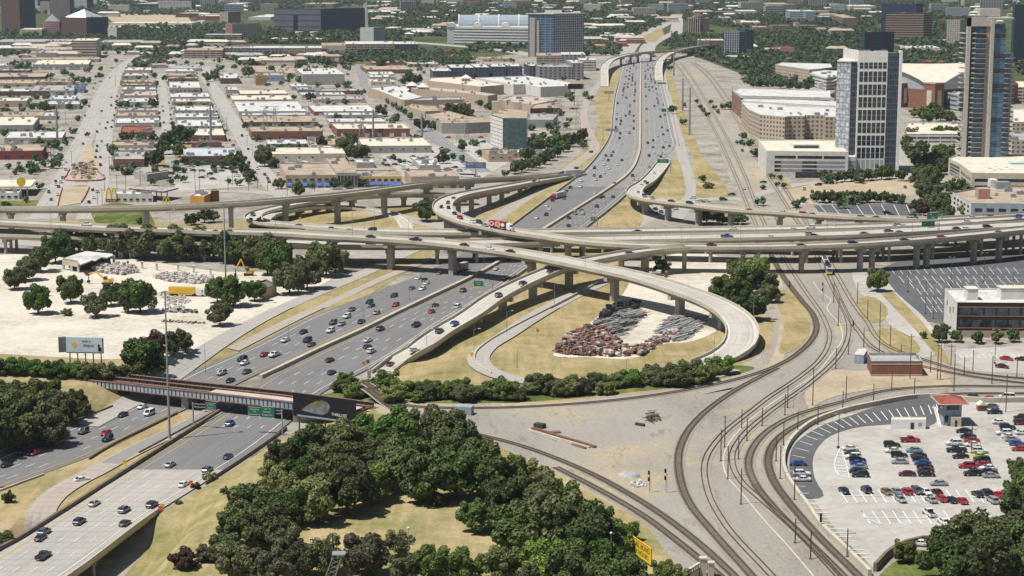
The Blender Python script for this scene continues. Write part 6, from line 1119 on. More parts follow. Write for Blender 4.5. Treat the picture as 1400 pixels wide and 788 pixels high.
# blue grey building by the viaduct
rt, P = garage([(1328, 279.5), (1430, 281), (1430, 256), (1345, 257), (1302.5, 264.5)], 9.5, 'wall_bluegrey', 'roof_tan', 'pale blue grey building with tan roof right behind the viaduct', [(0, .05 + .16 * k, .15 + .16 * k, z, z + 1.8, 'glass_dark', 'window') for k in range(6) for z in (1.6, 5.6)], 'office_building', 'office building', None, 0)
for k in range(5):
    for z in (1.4, 4.2, 6.8): pane(rt, 'window', lerp(P[4], P[0], .08 + .18 * k), lerp(P[4], P[0], .17 + .18 * k), z, z + 1.3, 'glass_dark', .02)
uvwall('white_facade', P[4], P[0], 0, 9.9, 'wall_white', rt, .005)
q = G(1345, 272, 9.5); m = MB(); m.box(q[0], q[1] + 3, 9.5, 6.5, 7, 5.5); m.build('penthouse', M['wall_grey'], rt); m = MB(); m.box(q[0], q[1] - .6, 10, 6.2, .15, 4.6); m.build('pink_panel', M['wall_pink'], rt)
q = G(1370, 258, 9.5); m = MB(); m.box(q[0], q[1], 9.5, 8, 7, 4); m.build('cooling_plant', M['grey_metal'], rt); q = G(1357, 256, 9.5); m = MB(); m.box(q[0], q[1], 9.5, 4, 7, 4.6); m.build('penthouse', M['wall_white'], rt)
for x, y, un in ((1385, 270, 0), (1395, 266, 2), (1362, 268, 1), (1378, 262, 2)): q = G(x, y, 9.5); inst('rooftop_unit', None, rt, (q[0] - rt.location.x, q[1] - rt.location.y, 9.5), .1, mesh=UNIT[un])
for (px, h, wl, rf, lab) in [([(1278, 124), (1311, 130), (1318, 124), (1290, 120)], 15, 'f_officegrey', 'roof_silver', 'grey glass office between the brick arena and beige tower'), ([(1238, 184.5), (1309, 184.5), (1309, 169), (1241, 169)], 6, 'f_garagewhite', 'roof_cream', 'low wide garage with cream deck between the two towers'), ([(1386, 120), (1430, 121), (1430, 112), (1386, 112)], 14, 'f_garage', 'roof_cream', 'dark banded block behind the beige tower, upper right'), ([(1385, 168), (1430, 168), (1430, 150), (1385, 150)], 12, 'f_beige', 'roof_cream', 'cream flats at the right edge behind the tower'), ([(1384, 193), (1430, 193), (1430, 182), (1384, 182)], 14, 'f_resid', 'roof_grey', 'pale block at the right edge beside the tower shadow')]:
    garage(px, h, wl, rf, lab, [], 'building', 'building', None, 3)
# arena with a drooping white roof
c0 = G(1277, 150); A = 62; root = empty('arena', (c0[0] + 20, c0[1] + 60, 0), 0, 'red brick arena under a huge drooping white roof', 'arena')
ua, va = Vector((math.cos(math.radians(38)), math.sin(math.radians(38)))), Vector((-math.sin(math.radians(38)), math.cos(math.radians(38))))
cc = Vector(c0[:2]) + (ua + va) * A; zr = lambda u, v: 19 + 17 * (1 - u * u * v * v)
m = MB(); N = 14; g = [-1.04 + 2.08 * i / N for i in range(N + 1)]
for v in g:
    for u in g: p = cc + ua * (A * u) + va * (A * v); m.v.append((p.x, p.y, zr(max(-1, min(1, u)), max(-1, min(1, v)))))
for j in range(N):
    for i in range(N): q = j * (N + 1) + i; m.f.append([q, q + 1, q + N + 2, q + N + 1]); m.m.append(0)
m.build('roof', M['roof_cream'], root, True)
for e in range(4):
    m = MB()
    for i in range(N):
        t0, t1 = -1 + 2 * i / N, -1 + 2 * (i + 1) / N; f = ((lambda t: (t, -1)), (lambda t: (1, t)), (lambda t: (-t, 1)), (lambda t: (-1, -t)))[e]
        a, b = f(t0), f(t1); pa, pb = cc + ua * (A * a[0]) + va * (A * a[1]), cc + ua * (A * b[0]) + va * (A * b[1])
        m.quad((pa.x, pa.y, 18), (pb.x, pb.y, 18), (pb.x, pb.y, zr(*b) - .2), (pa.x, pa.y, zr(*a) - .2), 1); m.quad((pa.x, pa.y, 0), (pb.x, pb.y, 0), (pb.x, pb.y, 18), (pa.x, pa.y, 18), 0)
    m.build('wall', [M['wall_brick'], M['glass_pale']], root)
for k, (t, s) in enumerate(((.0, 0), (.32, 1))):
    p = Vector(c0[:2]) + (va * (A * 2 * t)) - ua * 1; m = MB(); m.box(p.x, p.y, 0, 13, 13, 24 - 2 * k, math.radians(38)); m.build('corner_tower', M['wall_brick'], root)
    m = MB(); m.box(p.x, p.y, 24 - 2 * k, 14, 14, 1.2, math.radians(38)); m.build('cornice', M['wall_tan'], root)
    for d in (ua * -6.6, va * -6.6):
        q = p + d; n_ = math.radians(38) + (math.pi / 2 if d == ua * -6.6 else 0); m = MB(); m.box(q.x, q.y, 4, 5.5, .5, 14, n_); m.build('arched_window', M['wall_white'] if k else M['wall_cream'], root)
# dark glazed office in the near parking lots
rt, P = garage([(1309, 416), (1440, 417), (1440, 396), (1292, 397)], 12.6, 'wall_dark', 'roof_white', 'two storey dark office with white roof and white side wall', [(0, .035 + .128 * k, .145 + .128 * k, z, z + 2.8, 'glass', 'window') for k in range(8) for z in (3.9, 8.4)] + [(0, .02, 1, z, z + .25, 'wall_pink', 'sill_band') for z in (3.5, 8.0, 11.4)], 'office_building', 'office building', None, 0)
uvwall('white_side_wall', P[3], P[0], 0, 13.3, 'wall_white', rt, .05); pane(rt, 'base_wall', P[0], lerp(P[0], P[1], 1), 0, 2.6, 'wall_tan', .12)
for k in range(3): pane(rt, 'side_window', lerp(P[3], P[0], .2 + .25 * k), lerp(P[3], P[0], .26 + .25 * k), 8 - 1.5 * (k % 2), 10.2 - 1.5 * (k % 2), 'glass', .1)
for x, y, sx in ((1330, 411, 4), (1394, 410, 14)): q = G(x, y, 12.6); m = MB(); m.box(q[0], q[1] + 3, 12.6, sx, 5.5, 4.2); m.build('penthouse', M['wall_white'], rt); m = MB(); m.box(q[0], q[1] + 3, 16.8, sx + .5, 6, .3); m.build('penthouse_roof', M['roof_cream'], rt)
# red brick substation
rt, P = garage([(1191.5, 498), (1261.5, 498), (1253, 486), (1186, 486)], 4.3, 'wall_brick', 'roof_grey', 'flat red brick substation with white bands among the tracks', [(0, 0, 1, z, z + .35, 'wall_cream', 'white_band') for z in (.35, 4.1)] + [(1, 0, 1, .35, .7, 'wall_cream', 'white_band')], 'substation', 'substation', None, 0, par=1.0)
q = G(1222, 492, 4.3); m = MB(); m.box(q[0], q[1], 4.31, 12.5, 4.2, .06); m.build('roof_panel', M['wall_bluegrey'], rt)
rt, P = garage([(1168, 485), (1181, 486), (1186, 478), (1174, 477)], 3.2, 'wall_bluegrey', 'roof_white', 'pale grey equipment shed beside the red brick substation', [(0, .3, .6, .2, 2.2, 'glass_pale', 'door')], 'equipment_shed', 'shed', None, 0, par=.1)
# railway control tower with red roof, annexe, sheds
B0, B1 = G(1288, 582), G(1314, 582); wy = 7.5
root = empty('control_tower', ((B0[0] + B1[0]) / 2, B0[1] + 3, 0), 0, 'two storey grey railway tower with a red pyramid roof', 'railway tower')
cx, cy = root.location.x, root.location.y; m = MB(); m.box(cx, cy, 0, 5.4, wy, 7.2); m.build('wall', M['wall_bluegrey'], root)
m = MB(); e = [(cx - 4.6, cy - 5.5, 7.2), (cx + 4.6, cy - 5.5, 7.2), (cx + 4.6, cy + 5.5, 7.2), (cx - 4.6, cy + 5.5, 7.2), (cx, cy - .5, 8.8), (cx, cy + .5, 8.8)]
m.add(e, [(0, 1, 4), (1, 2, 5, 4), (2, 3, 5), (3, 0, 4, 5), (3, 2, 1, 0)]); m.build('roof', M['roof_red'], root)
m = MB(); m.box(cx, cy, 7.0, 9.3, 11.1, .22); m.build('eaves', M['wall_white'], root)
for a, b, nm in (((cx - 1.8, cy - wy / 2), (cx + 1.8, cy - wy / 2), 'window'),): pane(root, nm, a, b, 5.0, 6.5, 'glass_dark', .05)
pane(root, 'window', (cx - 2.7, cy + 2.8), (cx - 2.7, cy - 2.8), 4.8, 6.4, 'glass_dark', .05); pane(root, 'door', (cx - 2.4, cy - wy / 2), (cx - 1.3, cy - wy / 2), 1.2, 3.3, 'glass', .05)
m = MB(); m.quad((cx - 3.3, cy + 3, 4), (cx - 3.3, cy - 4.6, .1), (cx - 4.3, cy - 4.6, .1), (cx - 4.3, cy + 3, 4)); m.box(cx - 3.8, cy + 3.8, 3.8, 1.2, 1.6, .2); m.tube((cx - 4.3, cy + 3, 5), (cx - 4.3, cy - 4.6, 1.1), .06); m.build('outside_stair', M['wall_white'], root)
rt, P = garage([(1300, 571.5), (1314.5, 571.5), (1313, 568), (1300, 568)], 2.9, 'wall_cream', 'roof_white', 'small white annexe hut in front of the red roofed tower', [(0, .4, .62, .1, 2.1, 'glass_dark', 'door')], 'annexe_hut', 'hut', None, 0, par=.2)
rt, P = garage([(1218.5, 574.5), (1266, 574.5), (1266, 571), (1219, 571)], 3.0, 'wall_bright', 'roof_cream', 'long cream shed at the dark end of the parking lot', [(0, .56, .66, .1, 2.2, 'glass_dark', 'door'), (0, .78, .88, 1.2, 2.2, 'wall_grey', 'window')], 'shed', 'shed', None, 0, par=.15)
q = G(1343, 563); root = empty('wooden_hut', (q[0], q[1], 0), 0, 'tiny orange wooden hut with gable roof among parked cars', 'hut'); m = MB(); m.box(q[0], q[1] + 1.2, 0, 2.6, 2.6, 2.1); m.build('wall', M['wall_brick'], root)
m = MB(); x, y = q[0], q[1] + 1.2; m.add([(x - 1.5, y - 1.6, 2), (x + 1.5, y - 1.6, 2), (x + 1.5, y + 1.6, 2), (x - 1.5, y + 1.6, 2), (x, y - 1.6, 3.1), (x, y + 1.6, 3.1)], [(0, 3, 5, 4), (1, 4, 5, 2), (0, 4, 1), (3, 2, 5)]); m.build('roof', M['roof_cream'], root)
# half demolished building with torn roof
zr_ = 5.4; px = [(86, 353.5), (106, 357), (110, 362), (119, 358.5), (126, 355.5), (131, 356), (139, 351.5), (147, 352), (155, 349), (153, 347), (118, 343.5), (104, 347.5)]
Pd = [G(a, b, zr_)[:2] for a, b in px]; q = G(118, 372); root = empty('ruined_building', (q[0], q[1] + 10, 0), 0, 'half demolished pale building with torn roof on the construction ground', 'ruined building')
m = MB(); m.prism(Pd, zr_ - .5, zr_); m.build('roof', M['roof_white'], root)
a, b = Pd[0], Pd[1]; m = MB(); m.prism([a, b, (b[0] + .3, b[1] + .5), (a[0] + .3, a[1] + .5)], 2.6, zr_ + .2); m.build('fascia_wall', M['wall_cream'], root)
for p in (Pd[0], lerp(Pd[0], Pd[1], .55), Pd[1], Pd[8], lerp(Pd[9], Pd[10], .5)): m = MB(); m.box(p[0], p[1] + .8, 0, 1.0, 1.0, zr_ - .4); m.build('column', M['wall_white'], root)
m = MB(); m.prism([lerp(Pd[11], Pd[0], .6), lerp(Pd[11], Pd[10], .1), lerp(Pd[10], Pd[9], .85), (Pd[8][0] - 2, Pd[8][1] + 3), (Pd[4][0], Pd[4][1] + 9), (Pd[1][0], Pd[1][1] + 6)], 0, zr_ - .6); m.build('inner_wall', M['wall_brown'], root)
rt = PB([(346, 390), (360, 397), (378, 391), (364, 384)], 4, 'wall_tan', 'roof_dark', 'low grey shed half hidden by the trees of the viaduct street', 'shed', None, 0, 'shed')
# ---------------------------------------------------------------- vehicles
PAINT = {'black': (.012, .012, .014), 'navy': (.018, .026, .06), 'white': (.72, .72, .70), 'silver': (.40, .41, .42), 'grey': (.13, .135, .14), 'red': (.40, .018, .022), 'maroon': (.11, .014, .018), 'blue': (.025, .07, .28), 'ltblue': (.26, .36, .44), 'brown': (.20, .12, .06), 'green': (.03, .10, .07), 'lime': (.55, .60, .05), 'yellow': (.75, .42, .02)}
CN = {'black': 'black', 'navy': 'dark navy', 'white': 'white', 'silver': 'silver', 'grey': 'dark grey', 'red': 'bright red', 'maroon': 'dark red', 'blue': 'blue', 'ltblue': 'pale blue', 'brown': 'brown', 'green': 'dark green', 'lime': 'lime yellow', 'yellow': 'yellow'}
for k, c in PAINT.items():
    m, n, l, b = mk('paint_' + k); b.inputs['Base Color'].default_value = (*c, 1); b.inputs['Roughness'].default_value = .32; b.inputs['Coat Weight'].default_value = .6; b.inputs['Coat Roughness'].default_value = .08
    if k in ('silver', 'grey', 'navy', 'ltblue', 'maroon'): b.inputs['Metallic'].default_value = .35
flat('tyre', (.018, .018, .018), .85, .1, 3); flat('car_trim', (.02, .02, .022), .5, .1, 3); flat('lamp_clear', (.7, .7, .68), .2, .05, 3); flat('lamp_red', (.35, .01, .01), .3, .05, 3)
# half-width w, length L, stations along y: (y, z_low, z_top, halfwidth); cabin: (y0, y1, y2, y3, z, inset)
CARS = {'sedan': (4.75, .92, [(-2.37, .45, .80, .74), (-2.2, .28, .93, .86), (-1.5, .22, 1.0, .92), (.75, .22, .95, .92), (1.9, .24, .82, .88), (2.3, .30, .68, .78), (2.37, .4, .58, .7)], (-1.75, -1.0, .35, 1.15, 1.44, .16)),
    'suv': (4.8, .96, [(-2.4, .5, 1.0, .82), (-2.3, .35, 1.1, .93), (-1.5, .28, 1.12, .96), (1.0, .28, 1.08, .96), (2.0, .30, .98, .92), (2.36, .38, .82, .82), (2.4, .48, .7, .76)], (-2.25, -1.95, .35, 1.1, 1.74, .14)),
    'van': (5.1, 1.0, [(-2.55, .45, 1.05, .9), (-2.45, .32, 1.1, .98), (1.2, .28, 1.08, 1.0), (2.1, .3, .98, .95), (2.5, .36, .8, .86), (2.55, .45, .65, .8)], (-2.45, -2.3, .8, 1.75, 1.92, .12)),
    'pickup': (5.8, 1.0, [(-2.9, .55, 1.08, .92), (-2.8, .4, 1.1, 1.0), (-.6, .38, 1.1, 1.0), (1.3, .38, 1.14, 1.0), (2.4, .4, 1.06, .97), (2.85, .45, .9, .9), (2.9, .55, .75, .85)], (-.75, -.55, .75, 1.35, 1.82, .13))}
def car_geo(kind):
    L, hw, st, cb = CARS[kind]; body = MB(); n = 8
    for y, z0, z1, w_ in st:
        zm = z0 + (z1 - z0) * .55
        body.v += [(-w_ * .93, y, z0), (-w_, y, zm), (-w_ * .96, y, z1 - .04), (-w_ * .82, y, z1), (w_ * .82, y, z1), (w_ * .96, y, z1 - .04), (w_, y, zm), (w_ * .93, y, z0)]
    for i in range(len(st) - 1):
        for j in range(n): a, b = i * n + j, i * n + (j + 1) % n; body.f.append([a, a + n, b + n, b]); body.m.append(0)
    body.f.append([j for j in range(n)]); body.m.append(0); e = (len(st) - 1) * n; body.f.append([e + j for j in range(n - 1, -1, -1)]); body.m.append(0)
    y0, y1, y2, y3, zt, ins = cb; zb = st[2][2] - .03; wb, wt = hw * .90, hw * .90 - ins
    b4 = [(-wb, y0, zb), (wb, y0, zb), (wb, y3, zb - .04), (-wb, y3, zb - .04)]; t4 = [(-wt, y1, zt - .05), (wt, y1, zt - .05), (wt, y2, zt - .05), (-wt, y2, zt - .05)]
    body.add(t4 + [(-wt * .9, y1 + .12, zt), (wt * .9, y1 + .12, zt), (wt * .9, y2 - .12, zt), (-wt * .9, y2 - .12, zt)], [(4, 5, 6, 7), (0, 1, 5, 4), (1, 2, 6, 5), (2, 3, 7, 6), (3, 0, 4, 7)])
    for i in range(4):                              # roof pillars
        p, q = Vector(b4[i]), Vector(t4[i]); body.tube(tuple(p), tuple(q), .055, n=4, cap=False)
    if kind in ('sedan', 'suv', 'van'):
        ym = (y1 + y2) / 2
        for s in (-1, 1): body.tube((s * wb, ym, zb), (s * wt, ym, zt - .05), .05, n=4, cap=False)
    if kind == 'pickup':
        body.box(0, -1.72, .55, 1.62, 2.1, .04, 0, 1); body.box(-.98, -1.75, 1.05, .08, 2.2, .12); body.box(.98, -1.75, 1.05, .08, 2.2, .12); body.add([(-.8, -2.78, 1.13), (.8, -2.78, 1.13), (.8, -.72, 1.13), (-.8, -.72, 1.13)], [(0, 1, 2, 3)], 1)
    yb, yf = st[0][0], st[-1][0]
    for s in (-1, 1):
        body.box(s * hw * .68, yf - .06, .60 if kind == 'sedan' else .72, .34, .16, .13, 0, 2); body.box(s * hw * .72, yb + .03, .72 if kind == 'sedan' else .85, .26, .1, .16, 0, 3)
        body.box(s * (hw + .02), y3 - .35, zb + .02, .16, .12, .12)
    body.box(0, yf + .01, .38, 1.1, .04, .16, 0, 1); body.box(0, yb - .01, .42, .5, .03, .14, 0, 2)
    def g(ids, pts): q = MB(); q.add([pts[i] for i in ids], [tuple(range(len(ids)))]); return q
    sh = lambda p, q, t: tuple(a + (b - a) * t for a, b in zip(p, q))
    gl = {'windshield': MB(), 'rear_window': MB(), 'side_window': None}; parts = []
    q = MB(); q.add([b4[3], b4[2], t4[2], t4[3]], [(0, 1, 2, 3)]); parts.append(('windshield', q))
    q = MB(); q.add([b4[1], b4[0], t4[0], t4[1]], [(0, 1, 2, 3)]); parts.append(('rear_window', q))
    for a, b in ((0, 3), (2, 1)): q = MB(); q.add([b4[b], b4[a], t4[a], t4[b]], [(0, 1, 2, 3)]); parts.append(('side_window', q))
    wr = .33 if kind == 'sedan' else .38; wh = MB(); wh.tube((-.11, 0, 0), (.11, 0, 0), wr, n=12); wh.tube((-.118, 0, 0), (.118, 0, 0), wr * .62, n=10, m=1)
    ax = (-L * .29, L * .30); wheels = [(s * (hw - .1), y, wr) for s in (-1, 1) for y in ax]
    return body, parts, wh, wheels
GEO = {k: car_geo(k) for k in CARS}; PROTO = {}; FARM = {}
def mesh_of(mb, name, mats): o = mb.build(name, mats); d = o.data; bpy.data.objects.remove(o); return d
GLM = {}
for k, (b, parts, wh, ws) in GEO.items():
    GLM[k] = ([(nm, mesh_of(q, nm, [M['glass_dark']])) for nm, q in parts], mesh_of(wh, 'wheel', [M['tyre'], M['steel']]))
BODY = {}
def body_mesh(kind, color):
    if (kind, color) not in BODY: BODY[(kind, color)] = mesh_of(GEO[kind][0], 'body', [M['paint_' + color], M['car_trim'], M['lamp_clear'], M['lamp_red']])
    return BODY[(kind, color)]
def far_mesh(kind, color):
    if (kind, color) not in FARM:
        m = MB(); b, parts, wh, ws = GEO[kind]; m.add(list(b.v), [], 0); m.f = [list(f) for f in b.f]; m.m = list(b.m)
        for nm, q in parts: m.add(list(q.v), [tuple(f) for f in q.f], 4)
        for w_ in ws: m.tube((w_[0] - .1, w_[1], w_[2]), (w_[0] + .1, w_[1], w_[2]), w_[2], n=7, m=5)
        FARM[(kind, color)] = mesh_of(m, 'car', [M['paint_' + color], M['car_trim'], M['lamp_clear'], M['lamp_red'], M['glass_dark'], M['tyre']])
    return FARM[(kind, color)]
KN = {'sedan': 'sedan', 'suv': 'suv', 'van': 'van', 'pickup': 'pickup truck'}
CATN = {'sedan': 'car', 'suv': 'suv', 'van': 'van', 'pickup': 'pickup truck'}
QUEUE = []
def put_car(*a): QUEUE.append(a)
def build_car(x, y, z, rz, kind, color, label, group, near):
    name = 'pickup_truck' if kind == 'pickup' else 'van' if kind == 'van' else 'car'; s = random.uniform(.96, 1.04)
    if not near: return tag(inst(name, None, None, (x, y, z), rz, s, far_mesh(kind, color)), label, CATN[kind], group)
    t = empty(name, (x, y, z), rz, label, CATN[kind], group); inst('body', None, t, mesh=body_mesh(kind, color))
    for nm, me in GLM[kind][0]: inst(nm, None, t, mesh=me)
    for w_ in GEO[kind][3]: inst('wheel', None, t, w_, mesh=GLM[kind][1])
    return t
def labels_for(rows, where, verb):
    """rows sorted from the near end: unique wording by colour, kind and order"""
    cnt = {}; out = []
    for r in rows: cnt[(r[2], r[3])] = cnt.get((r[2], r[3]), 0) + 1
    seen = {}
    for r in rows:
        k = (r[2], r[3]); i = seen[k] = seen.get(k, -1) + 1; base = f'{CN[r[2]]} {KN[r[3]]}'
        out.append(f'{base} {verb} {where}' if cnt[k] == 1 else f'{ORD[i]} {base} from near end {verb} {where}')
    return out
C_ = {'k': 'black', 'n': 'navy', 'w': 'white', 's': 'silver', 'g': 'grey', 'r': 'red', 'm': 'maroon', 'b': 'blue', 'l': 'ltblue', 'o': 'brown', 'e': 'green', 'y': 'lime'}
T_ = {'c': 'sedan', 'u': 'suv', 'v': 'van', 'p': 'pickup'}
def parse(s):
    out = []
    for q in s.split(';'):
        a = q.split(','); out.append((float(a[0]), float(a[1]), C_[a[2][0]], T_[a[2][1]], float(a[3]) if len(a) > 3 else None))
    return out
def freeway_cars(s, key, where, group, near, back):
    rows = sorted(parse(s), key=lambda r: -r[1])
    for r, lab in zip(rows, labels_for(rows, where, 'driving')):
        x, y, z = GH(r[0], r[1] + .7 * ppm(r[1])); P = LANES[key][2]; k = min(range(len(P)), key=lambda i: abs(P[i][1] - y)); a, b = P[max(0, k - 3)], P[min(len(P) - 1, k + 3)]
        best = min(range(5), key=lambda j: abs(lane_at(key, j, y) - x)); xl_ = lane_at(key, best, y)
        if abs(xl_ - x) < 4: x = x * .35 + xl_ * .65
        put_car(x, y, H0(x, y) + (.36 if y < 525 else lift(x, y, .19) - H(x, y)), -math.atan2(b[0] - a[0], b[1] - a[1]) + (math.pi if back else 0), r[3], r[2], lab, group, near)
def deck_cars(s, key, where, rev, group='vehicles on the flyovers', near=False, side=0):
    C, wd = DECKS[key]; pj = [proj(*p) for p in C]; rows = sorted(parse(s), key=lambda r: r[0])
    cnt = {}; tot = {}
    for r in rows: tot[(r[2], r[3])] = tot.get((r[2], r[3]), 0) + 1
    for r in rows:
        k = min(range(len(C)), key=lambda i: (pj[i][0] - r[0]) ** 2 + 4 * (pj[i][1] - r[1]) ** 2); z = C[k][2]; x, y, _ = G(r[0], r[1] + 2, z); a, b = C[max(0, k - 1)], C[min(len(C) - 1, k + 1)]
        an = math.atan2(b[1] - a[1], b[0] - a[0]); d = (x - C[k][0]) * -math.sin(an) + (y - C[k][1]) * math.cos(an); lim = wd / 2 - 2.2
        if abs(d) > lim: d2 = math.copysign(lim, d); x += (d2 - d) * -math.sin(an); y += (d2 - d) * math.cos(an)
        kk = (r[2], r[3]); i = cnt[kk] = cnt.get(kk, -1) + 1; base = f'{CN[r[2]]} {KN[r[3]]}'
        lab = f'{base} driving {where}' if tot[kk] == 1 else f'{ORD[i]} {base} from the west driving {where}'
        put_car(x, y, z + .03, an - math.pi / 2 + (math.pi if rev else 0), r[3], r[2], lab, group, near)
def lot_cars(s, where, ang, group, near=True, zoff=.2, verb='parked'):
    rows = sorted(parse(s), key=lambda r: (r[0] // 1, r[1])); cnt = {}; tot = {}
    for r in rows: tot[(r[2], r[3])] = tot.get((r[2], r[3]), 0) + 1
    for r in rows:
        x, y, z = GH(r[0], r[1] + .65 * ppm(r[1])); kk = (r[2], r[3]); i = cnt[kk] = cnt.get(kk, -1) + 1; base = f'{CN[r[2]]} {KN[r[3]]}'
        lab = f'{base} {verb} {where}' if tot[kk] == 1 else f'{ORD[i]} {base} from the left {verb} {where}'
        put_car(x, y, z + zoff, math.radians((r[4] if r[4] is not None else ang) + random.uniform(-3, 3)) + (math.pi if random.random() < .4 else 0), r[3], r[2], lab, group, near)
freeway_cars('29,618,gu;42,620,rc;76,606,rp;87,595,kc;110.5,591,gu;141,593,rc;143,601,nu;168,568,nc;197,557,wc;206,566,wv;4,636,kc', 'sb', 'southbound before the rail bridge', 'freeway traffic', True, True)
freeway_cars('133.5,689,sc;167,698,gu;112,714,ku;53,728,gu;63,736,nc;62,761,kp;182,716,kc;219,691,ku;310,580,bu;236,636,sc;319,625,nc;291,643,gu;257,663,wc', 'nb', 'northbound before the rail bridge', 'freeway traffic', True, False)
freeway_cars('301,511,su;337,509,ec;320,521,kc;329,492,nu;333,497,wc;359,485.5,rc;373,486,wp;388,466,wc;416,454.5,nc;417,466,nu;430,472,gc;455,442,gu;463.5,443.6,sc;456.6,453,wu;477,433.5,wu;486,424,gc;498,440.6,nc;505.6,413.5,ku;508,418.5,nc;510,428.4,sc;536.5,405,nu;540.4,417.5,ru;559,394.6,gc;569.5,380.7,wc;581,383,kc;586.5,387.5,wc;579.7,395.4,wu;603,374,gc', 'sb', 'southbound below the flyovers', 'freeway traffic', True, True)
freeway_cars('456,510,nc;524,450.5,ku;506.6,466,wc;505,474.8,kc;507.4,481,wu;456,493,mc;571,445,kp;598,417.5,kc;594,426.6,rc;627,419.5,wv;634,397.4,ku;673.4,367.7,wc;696,380,su', 'nb', 'northbound below the flyovers', 'freeway traffic', True, False)
freeway_cars('849,189,kc;848.5,196,wc;838,208,gc;831,213,kc;837,213,nc;826,218,wc;832.5,219.3,mc;824.4,225,wc;841.4,225,wc;852,219.3,kc;834,230.3,wc;812,230,ku;825,236.6,wc;812,240,gc;821,241.7,kc;813,246,wc;796,247.3,wc;796.4,255.6,wu;778,257,nu;773.6,261.7,kc;773,272,gc;752,274.7,kc;745,281.5,wc;752.5,286,wc;746,294,ku;732.5,298,wc', 'sb', 'southbound beyond the flyovers', 'freeway traffic', False, True)
freeway_cars('840.4,252,ku;813.5,264.3,wc;814.7,270,ku;823.6,269.3,kc;839,269.3,kc;817,282.3,ku;785,288.4,wc;794.4,288,gc;798,291.7,wu;783,292.4,sc;774.4,298,mc;778,308.8,nc;865,240.6,ku;865,245.3,wc;871.5,245.7,wc;887,195.7,ku;894,201.6,gc;893.4,192,kc;898.7,186,wc;908,190,wc;910.6,192.5,wc;915.7,200,kc;908,202,ku;906,210,gc;910,210.5,wc;893,209.7,wc;898.5,212.4,wc;905,214.3,kc;887,213,ku;889,228.5,sc;890,240,mc', 'nb', 'northbound beyond the flyovers', 'freeway traffic', False, False)
rr = random.Random(5)
for key, n, back, where in (('sb', 62, True, 'southbound'), ('nb', 52, False, 'northbound')):
    got = []; rows = []
    while len(rows) < n:
        py = rr.uniform(84, 186) if rr.random() < .75 else rr.uniform(84, 125); y = G(700, py)[1]; ln = rr.randrange(5)
        if any(l == ln and abs(y - q) < 14 for l, q in got): continue
        got.append((ln, y)); rows.append((0, y, rr.choice(['white', 'white', 'silver', 'black', 'black', 'grey', 'navy', 'maroon', 'grey', 'silver', 'red'] if rr.random() < .93 else ['blue', 'brown']), rr.choice(['sedan', 'sedan', 'suv', 'suv', 'pickup', 'van']), ln))
    rows.sort(key=lambda r: r[1])
    for r, lab in zip(rows, labels_for(rows, f'on far crowded {where} lanes', 'driving')):
        x = lane_at(key, r[4], r[1]) + rr.uniform(-.4, .4); x2 = lane_at(key, r[4], r[1] + 12); put_car(x, r[1], .24, -math.atan2(x2 - x, 12) + (math.pi if back else 0), r[3], r[2], lab, 'freeway traffic', False)
deck_cars('507,323.7,kc;568.5,327.7,kp;635,335,mc;669,339.5,wc;698,343.8,kc;118,306.8,wp', 'R1', 'on the long loop flyover', False, near=True)
deck_cars('509,313.4,ku;468.6,316.2,kc;450,313.5,sp;646.6,319.3,kp;870.7,316.5,kc;1002.5,312.4,wc;1084,313.5,wc;1108,310.6,wu;1226,307.5,sc;1233,308.8,wc;1320.6,302.8,wc;1392,295,bc;1396,300,lc', 'M_c', 'on the westbound viaduct', True, near=True)
deck_cars('507,333.5,kc;383.5,330,wc;271,328,wc;282,324,gc;61,319.6,wc;993.7,323,bp;1056,325,wc;1107.4,320,su;1114,322,kc;1214.6,315.5,gc;1232,318,oc;1182,319.3,rc;1308,312.3,mc;1320.6,312.4,wc;1350,310,mu', 'M_b', 'on the eastbound viaduct', False, near=True)
deck_cars('620,271,bc;612.5,277.4,gu;614,283.5,kc;603.4,282.6,kc;621.5,291.4,nc;629,297.5,ru;646.6,303,wc;655,303.6,nu;663,307.7,sc;730,248,kc;735.3,247,wc;972,332,mc;1096,335.5,mc;1166,332,nu;1237,328,kc;1286.7,323.7,rc;1369,318,lc', 'R3', 'on the curved flyover with the lorry', False, near=True)
deck_cars('877,263,sc;883,267.3,gu;892,270.2,sc;918,274.7,kc;943,277.4,ku;877,253,wc;882,248,gc;885,251,ku;894,236,wc;1024.5,287.2,rc;1065,291.5,wc;1094.6,293,ru;1103.4,294.6,gc;1178,297,su;1196,299,kc;1246,299,wv;1250,296,kc;1332,297.8,wc;1363,297.5,gc', 'R2', 'on the short curved flyover', False)
deck_cars('682,403.8,ku;621.6,441.6,bc;601,453,nu;566,478.6,wc;534,498,mc;718.4,388,ku;760,371.8,kc;864,346.6,bc', 'R4', 'on the rising entry ramp', False, near=True)
deck_cars('407.5,308,bc;346,293,ku;354,300,kc;343,299.5,gc', 'F2', 'on the hairpin loop ramp', True)
lot_cars('112,656,wc,-52', 'on the curving exit ramp below the grass bank', -58, 'cars on the ramps', True, .2, 'driving')
PL = 'cars in the big parking lot'
lot_cars('1219,608.6,ku;1244,602,rp;1220.7,616.4,wc;1249.6,615.8,lc;1229,622.8,ku;1255.4,622.8,kc;1230,631.5,sc;1258,628.5,ku;1261,633,bc;1264,637.5,nc;1265,643,mc;1266.4,648.5,kc;1240,648.2,mc', 'in the middle block of the lot', 90, PL)
lot_cars('1161.4,613.5,wc;1165,620,kc;1166,625,wu;1172,629.4,ku;1173,634,bc;1174,638.5,lc;1172,644,nc;1176,649.5,ku', 'in the left block beside the striped island', 90, PL)
lot_cars('1090.5,634,bc;1096.3,648.2,wu;1096.3,655.5,wc', 'in the dark curved bays by the low wall', 90, PL)
